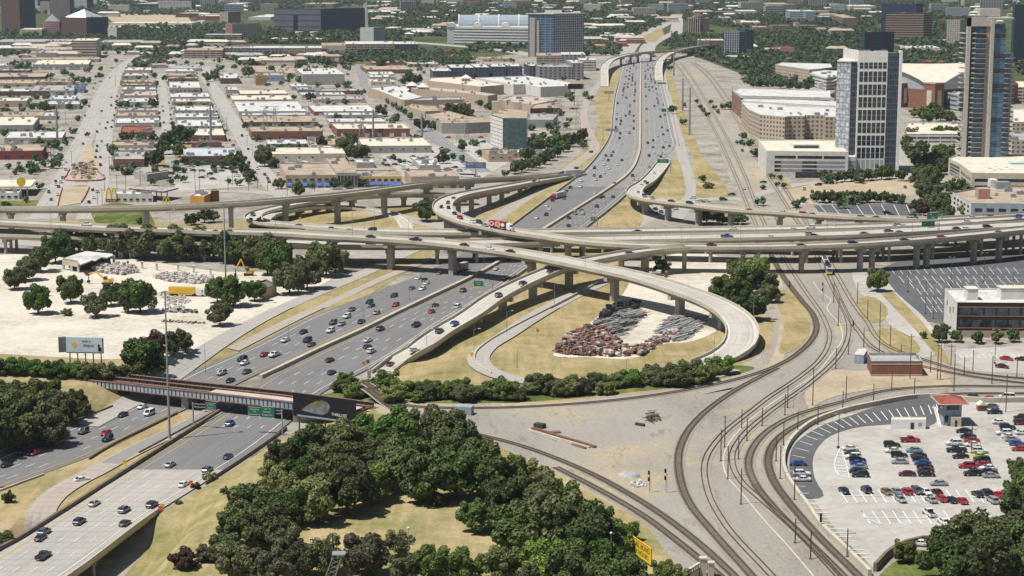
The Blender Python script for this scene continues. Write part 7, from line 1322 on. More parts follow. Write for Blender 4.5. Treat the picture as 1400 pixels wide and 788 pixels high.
lot_cars('1317.6,589.5,kc;1323.4,596.7,nc;1328,602.5,rc;1329,608,wc;1304,606.3,wu;1307.4,615.8,kp;1313,624.2,kc;1339,617,wu;1340.7,623.6,yc;1342,629.6,nu;1345.6,635.5,rc;1322,637.5,ru;1329,647.8,ku;1351,640,wc;1352.3,645,kc;1355,650.5,sc', 'in the right block below the white hut', 90, PL)
lot_cars('1359.5,563.5,nc;1366.7,577.4,wc;1377,584.6,nu;1372.5,592.4,wu;1380,597,wc;1384,601,sc;1390,606.5,bc;1394,614,rc;1396,571.6,ku;1396,578.5,mu;1398,592,wc;1332.7,544.6,ku,60;1354,545.5,rc,60;1376.5,543,wv,80;1355,556,gc,60', 'at the far right by the wooden hut', 90, PL)
lot_cars('1154,671.4,nc;1184,670,nu;1212,672.8,oc;1225,672,lc;1231,683,sc;1239.5,672.8,ru;1254,672,gu;1266,672.8,wc;1272.7,683.5,sc;1280.5,673,mc;1287,682,rc;1300,683.5,nc;1315,685,rc;1336,675.7,kc;1348.5,674.3,nu;1357,684.5,su;1365,676.6,rc;1378,674,kc', 'in the long row of marked bays', 12, PL)
lot_cars('1283.4,661.2,sc,90', 'crossing the lot above the long row', 90, PL, True, .2, 'driving')
lot_cars('1270,702,wp;1290,713.5,wc;1257,743,wc,70', 'near the lawn corner', 12, PL)
lot_cars('1376,490.6,rc,60;1370,501.2,mc,60;1396.5,491.3,kc,60', 'in the small lot by the dark office', 60, 'cars in small lots')
lot_cars('1143,277,wv,90;1213,291.5,nu,90;1219,295,bc,90;1230,277,wc,90;1216,276,kc,20', 'in the dark lot behind the viaduct', 90, 'cars in small lots', False)
lot_cars('947.5,270.5,wc,90;952.7,276,wc,90;957.5,275.6,sc,80;966,275,wc,90;989,273,ku,75;1000.6,266,kc,60;923,285.5,wv,20;890,290,kc,10;897,292,nc,10;904,290,gc,12;912,296,sc,10;896,286,nc,12', 'on the frontage street under the short flyover', 80, 'cars on the ramps', False, .25, 'queueing')
lot_cars('113.5,196.7,nc;90,222,wc;89.5,232,wv;85.6,243.4,gc;83,249.3,wu;76,248,kc;76.5,252.5,wc;80,255.5,kc;79,266.5,wc;70,273,bc;66.7,263,gu;97.4,189.4,bp,80;116,158.4,gc;122,146,kc;127.5,121,kc', 'on the western side of the avenue', 12, 'cars on the avenue', False, .25, 'driving')
lot_cars('133,200,kc;132,207,ku;130.7,215.3,kc;137.3,215.3,gc;137.3,226,kp;126.8,260,kc;133,262,wu;128.4,270.5,wc;121.6,276.7,kc;139,193.7,sc;152.3,133.6,kc;152,144.7,kp;139,152.5,ku;136,169.5,wc;147,167.6,kc;144.4,175.4,gc;132.7,180.7,ku;150,106.8,kc', 'on the eastern side of the avenue', 12, 'cars on the avenue', False, .25, 'driving')
lot_cars('160,132,kc;156.5,158,ku;154,165,gc;152.6,174,nc;158,148,kc;231,141,kc;232,150,wc;233,157,kc;234,163,gc;296,153,nc;299,160,kc;303,166,nc;306,172,wc;228,186,kc;222,146,wu;223,152,kc;224,168,kc;226,178,wc', 'along the warehouse fronts', 12, 'cars by the warehouses', False, .2, '')
lot_cars('240,230,kp;240,237.5,wc;258,230,wu;276,233.6,gc;287,238,ku;281,241.4,wc;291,244.7,kc;275.5,242.7,nc;305.5,229.7,kc;321,236,ku;324,240.5,wc;322.5,233,wc;262,228,sc', 'in the lot east of angled enclosure', 80, 'cars by the warehouses', False)
lot_cars('349,244,mc;362,239,kc;366,244.5,gc;368,249,kc;339.4,204,kc;348,210.7,wc;331,186,ku;314,192,kc;352,231,wu;380,238,wv;426,230,nc', 'on the street beside the blue awnings', 12, 'cars by the warehouses', False)
lot_cars('58.8,218.6,nu;65,211,wc;69,213,sc;73,212,wc;77,214,gc;81,213,kc;63,231,wc;59,233,gc;70,229,gc;34,214,wv;30,231,gc;20,268,bc,80', 'around the red walled building by the avenue', 60, 'cars by the warehouses', False)
lot_cars('616,231,wc;622,229,kc;628,233,sc;634,231,wc;640,230,kc;630,237,wu;540,225,kc;530,226,kc;651,243,wv;700,233,kc;610,236,gc;600,238,wc', 'in the coach yard near the mall street', 70, 'cars by the warehouses', False)
lot_cars('808,208,kc;788,230,gc;704,247,kc', 'on the frontage road beside the diagonal trees', -30, 'cars on the ramps', False, .25, 'driving')
# lorries, coaches, train, machines
def lorry(name, px, py, z, an, cab, trailer, lab, cat='lorry', logo=None, L=13.5, near=True):
    x, y, _ = G(px, py, z); t = empty(name, (x, y, z + .05), an, lab, cat); m = MB(); m.box(0, -2.2, 1.05, 2.5, L, 2.75); m.build('trailer', M[trailer], t, rel=False)
    m = MB(); m.box(0, -2.2, .85, 2.3, L, .2); m.build('chassis', M['car_trim'], t, rel=False); f = -2.2 + L / 2
    m = MB(); m.box(0, f + 2.1, .5, 2.3, 2.4, 2.3); m.box(0, f + 3.7, .5, 2.1, 1.5, 1.3); m.add([(-1.1, f + 1, 2.8), (1.1, f + 1, 2.8), (1.1, f + 3.0, 2.8), (-1.1, f + 3.0, 2.8), (-1, f + .9, 3.6), (1, f + .9, 3.6)], [(0, 1, 5, 4), (2, 3, 4, 5), (1, 2, 5), (3, 0, 4)]); m.build('cab', M[cab], t, rel=False)
    m = MB(); m.box(0, f + 3.3, 1.9, 2.0, .12, .8); m.build('windshield', M['glass_dark'], t, rel=False)
    for yy in (-L / 2 - .8, -L / 2 + .6, f - .4, f + .9, f + 3.6):
        for s in (-1, 1): m = MB(); m.tube((s * 1.0 - .15, yy, .5), (s * 1.0 + .15, yy, .5), .5, n=10); m.build('wheel', M['tyre'], t, rel=False)
    return t, f
C, wd = DECKS['R3']; k = min(range(len(C)), key=lambda i: (proj(*C[i])[0] - 690) ** 2 + (proj(*C[i])[1] - 314) ** 2 * 4); a, b = C[k - 1], C[k + 1]; an = math.atan2(b[1] - a[1], b[0] - a[0])
flat('trailer_red', (.30, .03, .035), .4, .08, 1); flat('trailer_silver', (.45, .47, .5), .4, .1, 1); flat('crust', (.45, .22, .07), .6, .3, 2.5)
t, f = lorry('lorry', 686, 314, 12.9, an - math.pi / 2, 'paint_white', 'trailer_red', 'red lorry with a round pizza picture on its trailer', L=10.5)
for sgn in (1,):
    x0 = 1.26
    for yy, r, mt, nm in ((-1.6, 1.25, 'paint_white', 'picture'), (-1.6, 1.0, 'crust', 'picture'), (-5.6, 1.0, 'paint_white', 'emblem'), (-5.6, .65, 'trailer_red', 'emblem'), (1.7, .8, 'paint_white', 'picture')):
        m = MB(); n = 16; xo = x0 + (.03 if mt != 'paint_white' else .01); m.add([(xo, yy + r * 1.5 * math.cos(2 * math.pi * i / n), 2.45 + r * math.sin(2 * math.pi * i / n)) for i in range(n)], [tuple(range(n))]); m.build(nm, M[mt], t, rel=False)
lorry('lorry', 763, 272, 0, math.pi + math.radians(-27), 'paint_red', 'trailer_silver', 'lorry with red cab and grey trailer on far southbound lanes')
lorry('lorry', 779, 241, .6, math.pi + math.radians(-62), 'paint_blue', 'trailer_silver', 'lorry with blue cab and silver trailer entering the western flyover', L=12)
lorry('lorry', 629, 372, 0, math.pi + math.radians(-25), 'paint_red', 'wall_grey', 'small red lorry passing under the long flyover', L=8)
t, f = lorry('dump_truck', 256, 405, 0, math.radians(-98), 'paint_white', 'paint_yellow', 'yellow tipper trailer with white cab on the demolition ground', 'dump truck', L=11)
def bus(px, py, z, an, mt, lab, L=12):
    x, y, _ = G(px, py, z); t = empty('bus', (x, y, z + .1), an, lab, 'bus', 'buses and trailers in the yards'); m = MB(); m.box(0, 0, .4, 2.5, L, 2.7); m.build('body', M[mt], t, rel=False)
    for s in (-1, 1): m = MB(); m.box(s * 1.26, 0, 1.7, .04, L * .9, .9); m.build('side_window', M['glass_dark'], t, rel=False)
    m = MB(); m.box(0, L / 2 + .02, 1.5, 2.2, .04, 1.2); m.build('windshield', M['glass_dark'], t, rel=False)
    for yy in (-L * .3, L * .32):
        for s in (-1, 1): m = MB(); m.tube((s * 1.1 - .15, yy, .45), (s * 1.1 + .15, yy, .45), .45, n=8); m.build('wheel', M['tyre'], t, rel=False)
for i, (px, py, z, an, mt, lab) in enumerate([(550, 231, 0, .2, 'paint_white', 'white coach parked alone behind the yellow wing'), (562, 226, 0, .3, 'paint_white', 'white coach beside the white bus shelter roofs'), (640, 243, 0, 1.3, 'paint_white', 'long white coach parked near the billboard by the ramp'), (380, 229, 0, .25, 'paint_white', 'white trailer at the left end of the loading yard'), (388, 229, 0, .25, 'paint_blue', 'blue covered trailer beside white trailer in the loading yard'), (409, 229, 0, .3, 'paint_blue', 'wide blue covered trailer in the middle of the loading yard'), (418, 227, 0, .4, 'paint_white', 'white box trailer right of the blue covered trailer'), (558, 240, 0, .2, 'paint_white', 'white coach right of the yellow wing')]): bus(px, py, z, an, mt, lab)
c = TW['T8']; k = min(range(len(c)), key=lambda i: abs(c[i][1] - G(1127, 378)[1])); root = empty('light_rail_train', (c[k][0], c[k][1], .3), 0, 'white light rail train emerging from under the viaduct', 'train')
for j in range(3):
    seg = [c[min(len(c) - 1, k)], c[0]]
    q = []; s = 0; i = k; tgt0, tgt1 = j * 11.5, j * 11.5 + 10.8; acc = 0; pts = []
    while i > 0 and acc < tgt1 + 3:
        d = math.dist(c[i], c[i - 1])
        if acc >= tgt0: pts.append(c[i])
        acc += d; i -= 1
    if len(pts) < 2: continue
    a, b = pts[0], pts[-1]; an = math.atan2(b[1] - a[1], b[0] - a[0]); L = 10.6; mx_, my_ = a[0] + math.cos(an) * L / 2, a[1] + math.sin(an) * L / 2
    m = MB(); m.box(mx_, my_, .8, L, 2.6, 2.6, an); o = m.build('carriage', M['paint_white'], root); m = MB(); m.box(mx_, my_, 2.0, L * .92, 2.66, .8, an); m.build('window', M['glass_dark'], root); m = MB(); m.box(mx_, my_, 3.4, L * .7, 1.6, .45, an); m.build('roof_equipment', M['dark_steel'], root)
    if j == 0: m = MB(); m.box(a[0] - math.cos(an) * .06, a[1] - math.sin(an) * .06, 1.9, .1, 2.2, 1.2, an); m.build('windshield', M['glass_dark'], root); m = MB(); m.box(a[0] - math.cos(an) * .08, a[1] - math.sin(an) * .08, .8, .1, 2.3, .7, an); m.build('front_panel', M['paint_lime'], root)
def excavator(px, py, an, lab, fold=0):
    x, y, _ = G(px, py); t = empty('excavator', (x, y, .1), an, lab, 'excavator', 'yellow excavators')
    for s in (-1, 1): m = MB(); m.box(0, s * 1.2, 0, 4.2, .6, .9); m.build('track', M['car_trim'], t, rel=False)
    m = MB(); m.box(-.5, 0, .95, 3.6, 2.6, 1.3); m.box(-1.8, 0, 1.0, 1.2, 2.6, 1.5); m.build('body', M['paint_yellow'], t, rel=False); m = MB(); m.box(.5, .8, 2.2, 1.5, 1.1, 1.3); m.build('cab', M['glass_dark'], t, rel=False)
    A, B_, E_ = ((1.0, 0, 1.9), (4.6, 0, 5.2), (8.2, 0, 4.4)) if not fold else ((1, 0, 1.9), (3.2, 0, 7.4), (5.6, 0, 3.0))
    m = MB(); m.tube(A, B_, .42, .34, 6); m.build('boom', M['paint_yellow'], t, rel=False); m = MB(); m.tube(B_, E_, .32, .26, 6); m.build('dipper_arm', M['paint_yellow'], t, rel=False); m = MB(); m.tube(E_, (E_[0] + .3, 0, E_[2] - 3.0), .25, .2, 6); m.box(E_[0] + .3, 0, max(0, E_[2] - 3.9), 1.1, 1.3, 1.0); m.build('bucket', M['car_trim'], t, rel=False)
excavator(147, 389, math.radians(172), 'yellow excavator with extended arm by the rubble of the ruin'); excavator(340, 377, math.radians(190), 'yellow excavator with folded arm at the edge of the trees', 1)
t, f = lorry('dump_truck', 172, 400, 0, math.radians(-100), 'paint_yellow', 'paint_yellow', 'squat yellow haul truck between the trees on demolition ground', 'dump truck', L=5)

QUEUE.sort(key=lambda q: q[1]); ncar = 0; mass = MB()
for q in QUEUE:
    small = q[4] in ('sedan', 'suv')
    if small and ncar >= 296:
        me = far_mesh(q[4], q[5]); c, s_ = math.cos(q[3]), math.sin(q[3]); k0 = {'paint_' + c_: i for i, c_ in enumerate(PAINT)}[('paint_' + q[5])]
        mass.add([(v.co.x * c - v.co.y * s_ + q[0], v.co.x * s_ + v.co.y * c + q[1], v.co.z + q[2]) for v in me.vertices], [tuple(p.vertices) for p in me.polygons], 0); nb = len(me.polygons)
        mass.m[-nb:] = [k0 if p.material_index == 0 else len(PAINT) + p.material_index - 1 for p in me.polygons]; continue
    ncar += small; build_car(*q)
FB = [(min(p[0] for p in P) - 3, max(p[0] for p in P) + 3, min(p[1] for p in P) - 4, max(p[1] for p in P) + 3) for P in FOOT]
RP = [(p, wd) for L_r in ROADS.values() for c, o, wd in L_r for p in c]; rg = {}
for p, wd in RP: rg.setdefault((int(p[0] // 20), int(p[1] // 20)), []).append((p, wd))
def clear(x, y):
    if any(a < x < b and c < y < d for a, b, c, d in FB): return False
    i, j = int(x // 20), int(y // 20)
    return not any(math.dist(p, (x, y)) < wd / 2 + 2.5 for di in (-1, 0, 1) for dj in (-1, 0, 1) for p, wd in rg.get((i + di, j + dj), ()))
rr = random.Random(21); tv = []; tb = [leaf_cloud(80 + i, 60, .34, 8, squash=.95) for i in range(4)]
for (xa, xb, ya, yb, nc, ntr) in ((0, 320, 88, 240, 260, 330), (320, 640, 90, 225, 150, 190), (640, 800, 80, 205, 60, 90), (1010, 1400, 110, 300, 40, 60), (0, 600, 66, 95, 40, 160)):
    for k in range(nc + ntr):
        x, y, _ = G(rr.uniform(xa, xb), rr.uniform(ya, yb))
        if not clear(x, y): continue
        if k < nc:
            me = far_mesh(rr.choice(('sedan', 'suv')), rr.choice(('white', 'silver', 'black', 'grey', 'navy', 'white', 'red', 'maroon'))); a = -.18 + rr.choice((0, 1.57)); c, s_ = math.cos(a), math.sin(a); k0 = list(PAINT).index(me.materials[0].name[6:])
            mass.add([(v.co.x * c - v.co.y * s_ + x, v.co.x * s_ + v.co.y * c + y, v.co.z + .2) for v in me.vertices], [tuple(p.vertices) for p in me.polygons], 0); nb = len(me.polygons)
            mass.m[-nb:] = [k0 if p.material_index == 0 else len(PAINT) + p.material_index - 1 for p in me.polygons]
        else:
            Rr = rr.uniform(2.2, 5.2); a = rr.uniform(0, 6.3); V = tb[rr.randrange(4)] * np.array([Rr, Rr, Rr]); c, s_ = math.cos(a), math.sin(a); tv.append(np.stack([V[:, 0] * c - V[:, 1] * s_ + x, V[:, 0] * s_ + V[:, 1] * c + y, V[:, 2] + .3], 1))
for px, py, wd, kd in TINY:
    x, y, z = GH(px, py); Rr = wd * .58 / ppm(py); V = tb[rr.randrange(4)] * np.array([Rr, Rr, Rr]); tv.append(V + np.array([x, y, .25 * Rr]))
o = bpy.data.objects.new('street_foliage', quadmesh('street_foliage', np.concatenate(tv), M['leaf_far'])); COL.objects.link(o); tag(o, kind='stuff')
tag(mass.build('distant_cars', [M['paint_' + c_] for c_ in PAINT] + [M['car_trim'], M['lamp_clear'], M['lamp_red'], M['glass_dark'], M['tyre']]), kind='stuff')
# ---------------------------------------------------------------- poles, signs, yards
flat('rust_pole', (.085, .06, .05), .8, .2, 1); flat('galv', (.33, .34, .345), .5, .1, 1, .3); flat('sign_green', (.015, .16, .10), .5, .08, 1); flat('sign_yellow', (.72, .45, .02), .5, .08, 1); flat('barrier_red', (.42, .15, .09), .7, .15, 1); flat('sign_orange', (.75, .18, .03), .5, .08, 1); flat('board_black', (.012, .012, .016), .4, .2, 1); flat('board_sky', (.55, .64, .70), .6, .12, .3)
flat('wood_pole', (.12, .09, .065), .9, .2, 1); flat('gold', (.72, .52, .02), .5, .05, 1)
def pole(px, pb, pt, kind, label, group, z0=None):
    x, y, z = GH(px, pb) if z0 is None else G(px, pb, z0); zt = zat(px, pt, y)[0]; h = max(2.5, zt - z)
    nm, cat = {'c': ('catenary_pole', 'catenary pole'), 'l': ('street_lamp', 'street lamp'), 'h': ('high_mast', 'light mast'), 't': ('power_pole', 'power pole'), 'w': ('utility_pole', 'utility pole'), 'n': ('street_lamp', 'street lamp'), 'p': ('steel_pylon', 'pylon'), 'm': ('parking_lamp', 'lamp post'), 's': ('railway_signal', 'railway signal')}[kind]
    t = empty(nm, (x, y, z), random.choice((0, .25, -.3)) if kind in 'lwm' else 0, label, cat, group); m = MB()
    if kind == 'c': m.tube((0, 0, 0), (0, 0, h), .16, .13, 6); m.box(0, 0, 0, .6, .6, .25); m.build('mast', M['rust_pole'], t, rel=False); m = MB(); m.tube((0, 0, h * .82), (1.9, -.4, h * .86), .05, n=5); m.tube((0, 0, h * .95), (1.9, -.4, h * .86), .03, n=4); m.build('bracket_arm', M['dark_steel'], t, rel=False)
    elif kind == 'l': m.tube((0, 0, 0), (0, 0, h), .11, .07, 6); m.tube((0, 0, h), (1.6, .3, h + .5), .05, .04, 5); m.build('pole', M['galv'], t, rel=False); m = MB(); m.box(2.0, .35, h + .42, .9, .32, .16); m.build('lamp_head', M['lamp_clear'], t, rel=False)
    elif kind == 'n': m.tube((0, 0, 0), (0, 0, h), .10, .06, 6); m.build('pole', M['galv'], t, rel=False); m = MB(); m.sphere((0, 0, h), .32, 8, 5); m.build('lamp_head', M['lamp_clear'], t, rel=False)
    elif kind == 'h': m.tube((0, 0, 0), (0, 0, h), .42, .2, 10); m.tube((0, 0, 0), (0, 0, .8), .8, .6, 10); m.build('pole', M['grey_metal'], t, rel=False); m = MB(); [m.box(.55 * math.cos(a), .55 * math.sin(a), h - .4, .45, .45, .3, a) for a in (0, 1, 2.1, 3.1, 4.2, 5.2)]; m.build('lamp_ring', M['galv'], t, rel=False)
    elif kind == 't': m.tube((0, 0, 0), (0, 0, h), 1.0, .6, 10); m.build('pole', M['grey_metal'], t, rel=False); m = MB(); [m.tube((-2.2, 0, h * q), (2.2, 0, h * q + .3), .12, n=5) for q in (.80, .88, .96)]; m.build('crossarm', M['grey_metal'], t, rel=False)
    elif kind == 'w': m.tube((0, 0, 0), (0, 0, h), .17, .12, 6); m.build('pole', M['wood_pole'], t, rel=False); m = MB(); m.box(0, 0, h - 1.0, 2.6, .14, .16); m.build('crossarm', M['wood_pole'], t, rel=False)
    elif kind == 'm': m.tube((0, 0, 0), (0, 0, h), .12, .09, 6); m.box(0, 0, 0, .7, .7, .7); m.build('pole', M['rust_pole'], t, rel=False); m = MB(); [m.box(s * 1.0, 0, h, .8, .5, .18) for s in (-1, 1)]; m.box(0, 0, h - .1, 2, .08, .08); m.build('lamp_head', M['galv'], t, rel=False)
    elif kind == 's':
        m.tube((0, 0, 0), (0, 0, h), .1, .08, 6); m.tube((.35, 0, 0), (.35, 0, h * .8), .04, n=4); [m.box(.17, 0, h * q, .4, .05, .04) for q in (.15, .3, .45, .6, .75)]; m.build('mast', M['galv'], t, rel=False)
        for q in (.55, .85): m = MB(); m.box(-.25, -.15, h * q - .1, .5, .25, 1.1); m.build('signal_head', M['board_black'], t, rel=False)
    elif kind == 'p':
        b = h * .10
        for sx, sy in ((-1, -1), (1, -1), (1, 1), (-1, 1)): m.tube((sx * b, sy * b, 0), (sx * b * .25, sy * b * .25, h * .9), .14, .1, 4)
        for k in range(6):
            w0, w1 = b * (1 - .125 * k), b * (1 - .125 * (k + 1)); z0_, z1_ = h * .15 * k, h * .15 * (k + 1)
            for s in (-1, 1): m.tube((-w0, s * w0, z0_), (w1, s * w1, z1_), .08, n=4); m.tube((w0, s * w0, z0_), (-w1, s * w1, z1_), .08, n=4); m.tube((s * w0, -w0, z0_), (s * w1, w1, z1_), .08, n=4)
        m.build('lattice', M['galv'], t, rel=False); m = MB(); [m.box(0, 0, h * q, h * .3, .3, .35) for q in (.68, .8, .92)]; m.build('crossarm', M['galv'], t, rel=False)
    return t
def poles(spec, kind, what, where, group, z0=None):
    rows = sorted([tuple(float(v) for v in q.split(',')) for q in spec.split(';')])
    for i, r in enumerate(rows): pole(r[0], r[1], r[2], kind, f'{ORD[i]} {what} from the left {where}' if len(rows) > 1 else f'{what} {where}', group, r[3] if len(r) > 3 else z0)
poles('985.5,631,587;990.7,612,569;995,655.5,611;1009.5,628,595;1013,690,641;1021,603,571;1014,586,560;1042,583,558;1061,631,598;1066.5,655,609;1071,609,577;1086,684,637;1090.5,595,563;1087,743,709;1108,765,725;1118,581,555;1158,762,723;1073,568,539;1076.6,558,527;1111,555,502;1142.6,504.5,476;1146,446,408;1139.6,414,388;1160,485,464;1156.6,545,514;1152,563,535;1172,415.7,386;1186,436,410;1203,446,414;1202,483,446;1180.7,475,448;1217,472.8,445;1232,484,471;1194,552.7,525;1219,535,506;1250,542.6,517;1272,509.6,481;1304,535,484;1318,512,489;1330,507,479;1356,525,487;1390,517,488', 'c', 'rusty catenary pole', 'along the junction tracks', 'catenary poles of the junction')
poles('1244,518.5,457;1281.5,519.7,469;1285.5,520,463;1375,564,512;1328,620.7,583;1300,500,470', 'w', 'tall dark wooden pole', 'around brick substation and parking lot', 'utility poles by the substation')
poles('1265,430,383;1241,400,362;1276,437,400;1360,498,451;1146,613.5,566;1300,392,352;1345,386,346;1385,402,372', 'm', 'twin headed lamp post', 'in the eastern parking lots', 'lamp posts of the parking lots')
poles('232,602,398', 'h', 'very tall grey light mast', 'standing between the carriageways by the rail bridge', None); poles('309.6,419,278', 'h', 'very tall thin light mast', 'behind the trees of the demolition ground', None)
poles('583.5,489,451;648,483,451;693,460,427;758,418,390;707,504,476;856.6,514,491;976,499,461;1030,443,405;1085,560,540;497,448,420;662,371,346;560,412,384;395,472,440;281,512,470', 'l', 'slender arm lamp', 'beside the ramps and grass loops', 'street lamps of the interchange')
poles('70.6,326,284,9;233,318,288,14;377,320.5,288,14;482,325,290,14;559,330,298,14;512,315,287,6.5;690,344,316,13.6;800,364,331,13;931.8,340,303,11.5;1011.8,341,302,11.5;1130.8,315.6,297,12.3;1142.5,311.5,290,12.4;1246.7,333,303,13;1281,331,302,13.2;1345,302,283,13;118,286,262,12.6;268,282,258,13.6;391,274,252,15', 'l', 'slender lamp', 'mounted on the viaduct parapets', 'lamps on the viaducts')
poles('78.7,200,149;288.6,197,142;510.4,188,150;576.7,190,155;942.4,185,120;933,152,107;921,104,72', 't', 'thick grey steel power pole', 'above the streets and railway corridor', 'steel power poles')
poles('363,190,142;376,182,143;494.7,188,150;428.7,188,160;626.7,192,160;638,190,160;760,172,128;766,178,130;790,176,136;536,186,158', 'p', 'lattice pylon', 'across the warehouse district', 'lattice pylons')
poles('66,220,198;70,221,199;74,222,200;40,228,206;16,262,240;150,240,214;172,260,240;192,256,228;160,262,238;267,262,234;273,260,230;318,254,234;312,262,240;340,262,236;352,258,236;366,262,240;393,268,240;430,262,238;143,262,238;140,280,258;134,282,262;98,224,206;158,118,104;160,150,136;157,176,160;226,196,182;217,140,128;310,180,160;300,166,148;338,200,184;345,214,196;452,206,190;160,96,84;30,160,146;90,170,152', 'w', 'thin wooden utility pole', 'in the western street district', 'utility poles of the western district')
poles('888,674,644;910.4,674,641;1123,725,704;1167,452,440;1080,400,386;1125,412,386', 's', 'railway signal', 'on the junction gravel', 'railway signals'); poles('835,790,729;559,792,722', 'n', 'pole with white lamp', 'among the lowest trees', 'lamps at the lower edge')
def lettering(body, size, x, y, z, rz, mat, parent, name='lettering'):
    c = bpy.data.curves.new(name, 'FONT'); c.body = body; c.size = size; c.align_x = 'CENTER'; c.align_y = 'CENTER'; c.extrude = .01; c.materials.append(M[mat])
    f_ = bpy.data.objects.new(name, c); me = bpy.data.meshes.new_from_object(f_); bpy.data.objects.remove(f_); o = bpy.data.objects.new(name, me); COL.objects.link(o); o.parent = parent; o.location = (x, y, z); o.rotation_euler = (math.radians(90), 0, rz); return o
ZC = [0]
def board(name, px, py, wm, hm, Y, rz, mat, lab, cat, group=None, texts=(), posts=2, zg=None, thick=.3, strips=(), post_mat='dark_steel'):
    """an upright panel centred on a line of sight at distance Y, on posts down to the land"""
    z, x = zat(px, py, Y); zb = H(x, Y) if zg is None else zg; t = empty(name, (x, Y, zb), rz, lab, cat, group); zc = z - zb; ZC[0] = zc
    m = MB(); m.box(0, 0, zc - hm / 2, wm, thick, hm); m.build('panel', M[mat], t, rel=False)
    for (cx, cz, sw, sh, mt) in strips: m = MB(); m.box(cx, -thick / 2 - .02, zc + cz - sh / 2, sw, .03, sh); m.build('panel_strip', M[mt], t, rel=False)
    for (b, s, cx, cz, mt) in texts: lettering(b, s, cx, -thick / 2 - .05, zc + cz, 0, mt, t)
    for k in range(posts): xx = 0 if posts == 1 else -wm * .42 + wm * .84 * k / (posts - 1); m = MB(); m.tube((xx, thick * .6, -.3), (xx, thick * .6, zc - hm / 2 + .3), .22 if wm > 6 else .07, n=6); m.build('post', M[post_mat], t, rel=False)
    return t
yb = GH(357, 562)[1]
t = board('billboard', 443.5, 558, 22.5, 7.2, 556, -.48, 'board_black', 'large black billboard with a pale shape beside the rail bridge', 'billboard', None, [('THRILLIST', 1.25, 5.5, -1.6, 'white_paint')], 3, None, .5, [(0, -3.3, 19.5, .5, 'wall_bluegrey')])
zc = ZC[0]
flat('pale_leaf', (.16, .17, .19), .5, .5, .5); flat('olive_leaf', (.17, .16, .06), .5, .5, .6)
for nm, pts, mt in (('picture', [(-8.2, -1.6), (-6.8, -.2), (-3.2, 1.5), (-.6, 2.4), (1.4, 1.9), (2.2, .6), (1.4, -1.2), (-.4, -2.2), (-4.5, -2.0)], 'pale_leaf'), ('picture', [(-5.6, .5), (-2.8, 1.9), (-.6, 2.2), (.4, 1.4), (-2.4, .4), (-4.6, -.2)], 'olive_leaf')):
    m = MB(); m.add([(a, -.28 - (.02 if 'olive' in mt else 0), zc + b) for a, b in pts], [tuple(range(len(pts)))]); m.build(nm, M[mt], t, rel=False)
t = board('billboard', 116, 472, 12.9, 5.4, 622, -.10, 'board_sky', 'white and sky blue billboard with a yellow blot before the demolition ground', 'billboard', None, [('FIND A', .95, .6, 1.3, 'wall_red'), ('FRIEND', 1.15, 1.4, -.2, 'wall_red'), ('---', .9, 4.4, 0, 'wall_red')], 5, None, .4, [(0, -2.6, 13, .35, 'dark_steel'), (6.35, 0, .4, 4.8, 'board_black')])
zc = ZC[0]; m = MB(); m.add([(-3.6 + (.75 + .3 * (k % 2)) * math.cos(k * .63), -.24, zc + .1 + (.85 + .35 * (k % 2)) * math.sin(k * .63)) for k in range(10)], [tuple(range(10))]); m.build('picture', M['gold'], t, rel=False)
m = MB(); m.box(-7.9, .3, zc - 2.7, 2.6, .3, 5.4, .3); [m.box(-7.9, .1, zc - 2.2 + .9 * k, 3.0, .35, .12, .3) for k in range(6)]; m.build('louvre', M['grey_metal'], t, rel=False)
m = MB(); m.box(4.9, -.26, zc - 2.0, .5, .06, 2.4); m.box(5.4, -.26, zc - 2.0, .7, .06, 1.4); m.build('picture', M['board_black'], t, rel=False)
t = board('billboard', 877.5, 752.5, 10.6, 4.0, 424, -1.2, 'gold', 'yellow billboard with dark capitals seen aslant above the trees', 'billboard', None, [('BAIL BOND', 1.75, .2, .8, 'wall_brown'), ('24 HOURS', 1.7, .2, -.85, 'wall_brown')], 2, None, .3, [(0, 1.9, 10.6, .25, 'sign_orange')])
board('billboard', 650.5, 226.5, 13, 4.2, G(650, 247)[1], 0, 'wall_blue', 'blue billboard on a single post by the western ramp', 'billboard', None, [('NEWS', 1.6, -3.6, .8, 'white_paint'), ('on the go', 1.1, 2.2, -.4, 'board_sky')], 1, None, .5, [(1.8, .9, 4, .7, 'wall_bluegrey'), (0, -2.0, 12.5, .3, 'white_paint')])
board('billboard', 785.5, 118.5, 13, 5, G(785, 145)[1], 0, 'board_black', 'blank dark billboard near the white roofed hall', 'billboard', None, (), 1, None, .5); board('billboard', 832.5, 126.5, 9.5, 3, G(832, 138)[1], 0, 'wall_tan', 'brown backed sign panel at the slope above the freeway', 'sign panel', None, (), 1)
